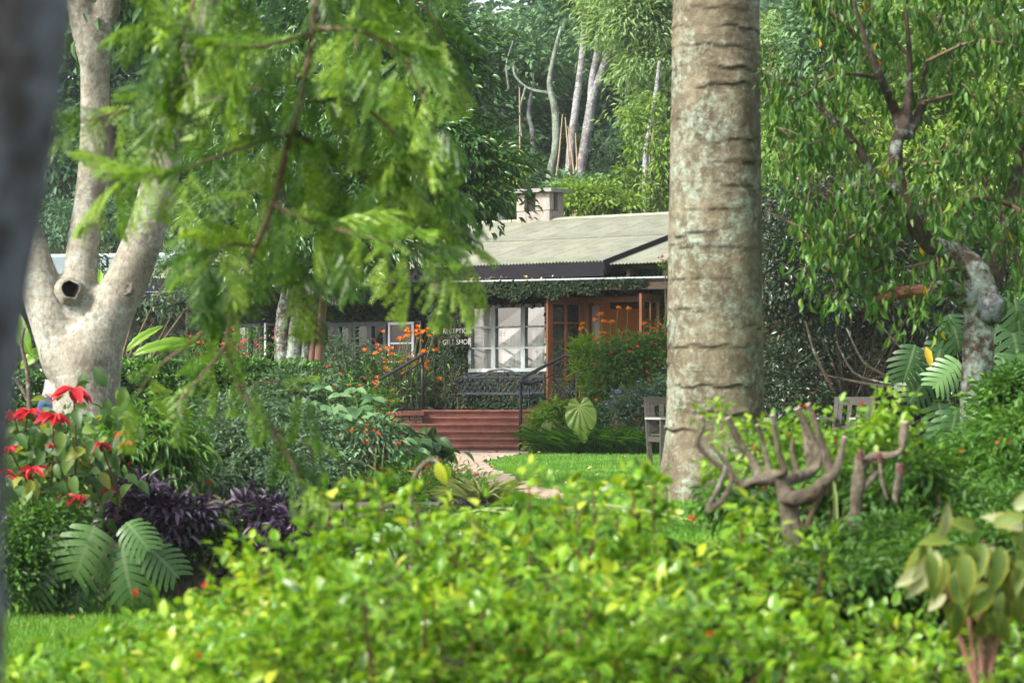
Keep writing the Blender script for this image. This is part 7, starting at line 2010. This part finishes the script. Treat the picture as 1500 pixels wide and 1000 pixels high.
# ================================================================== PERSON behind the pale tree
YQp = 34.0
hip = P(114, 612, YQp); gz_ = float(ground_z(hip[0], YQp))
per_ = thing('person', 'seated person in blue jeans mostly hidden behind the pale trunk', 'person', (hip[0], YQp, gz_))
def skin_body(name, verts, edges, radii, root, mat, parent, sub=2):
    me = bpy.data.meshes.new(name); me.from_pydata([tuple(map(float, to_local([v], parent)[0])) for v in verts], edges, []); me.update()
    o = link(bpy.data.objects.new(name, me), parent)
    sk = o.modifiers.new('skin', 'SKIN'); sk.use_smooth_shade = True
    for i, r in enumerate(radii): me.skin_vertices[0].data[i].radius = (r, r)
    me.skin_vertices[0].data[root].use_root = True
    ss = o.modifiers.new('subdivision', 'SUBSURF'); ss.levels = sub; ss.render_levels = sub
    me.materials.append(mat); return o
H = np.array([hip[0], YQp, gz_ + .46])
v = lambda x, y, z: H + np.array([x, y, z])
# legs: left leg planted, right leg crossed with the knee high towards the left of the picture
skin_body('jeans', [v(0, 0, .02), v(0, -.09, 0), v(-.42, -.12, .30), v(-.50, -.13, -.02), v(0, .09, 0), v(-.44, .12, .04), v(-.42, .13, -.38), v(.02, 0, .16)],
          [(0, 1), (1, 2), (2, 3), (0, 4), (4, 5), (5, 6), (0, 7)], [.14, .115, .10, .06, .11, .08, .055, .13], 0, M['jeans'], per_)
skin_body('torso', [v(.02, 0, .14), v(.06, 0, .34), v(.07, 0, .50), v(.05, -.17, .49), v(-.10, -.22, .26), v(-.30, -.15, .34), v(.05, .17, .49), v(-.10, .22, .26), v(-.30, .1, .34)],
          [(0, 1), (1, 2), (2, 3), (3, 4), (4, 5), (2, 6), (6, 7), (7, 8)], [.12, .125, .10, .06, .045, .033, .06, .045, .033], 0, M['shirt'], per_)
skin_body('head', [v(.065, 0, .50), v(.05, 0, .60), v(.03, 0, .68), v(.02, 0, .76), v(-.07, 0, .67)], [(0, 1), (1, 2), (2, 3), (2, 4)], [.05, .05, .088, .08, .02], 0, M['skin'], per_)
skin_body('hair', [v(.06, 0, .66), v(.06, 0, .76), v(.0, 0, .80)], [(0, 1), (1, 2)], [.075, .09, .07], 1, M['hair'], per_)
for (x, y, z) in ((-.50, -.13, -.04), (-.42, .13, -.42)):
    skin_body('shoe', [v(x + .03, y, z), v(x - .06, y, z - .04), v(x - .17, y, z - .05)], [(0, 1), (1, 2)], [.05, .045, .035], 0, M['shoe'], per_)
for s in (-1, 1):
    h0 = v(-.30, -.15 if s < 0 else .1, .34)
    skin_body('hand', [h0, h0 + [-.06, 0, .02], h0 + [-.11, -.02, .04], h0 + [-.115, 0, .04], h0 + [-.11, .02, .04], h0 + [-.10, .035, .03], h0 + [-.06, -.04 * s, .05]], [(0, 1), (1, 2), (1, 3), (1, 4), (1, 5), (1, 6)], [.028, .03, .009, .0095, .009, .008, .01], 0, M['skin'], per_, 2)
pp = thing('paper_sheet', 'white sheet of paper held above the blue jeans', 'paper', v(-.40, -.03, .36))
q = MB(); a, b = v(-.46, -.16, .33), v(-.25, -.06, .35); u_ = np.array([.05, .03, .24])
q.add([a, b, b + u_ * .6 + [.01, 0, 0], a + u_ * .6 + [.01, 0, 0], b + u_, a + u_], [(0, 1, 2, 3), (3, 2, 4, 5)]); q.build('sheet', M['paper'], pp)
garden_seat('wooden garden chair under the seated person, hidden by the pale trunk', H[0] + .02, YQp, math.radians(-90), .55, .18, 'chair', 'garden_chair')

for o in bpy.data.objects:
    if o.type == 'MESH' and o.parent is not None and o.name.split('.')[0] in ('stem', 'twig', 'branch') and len(o.data.polygons) > 60:
        o["kind"] = "stuff"
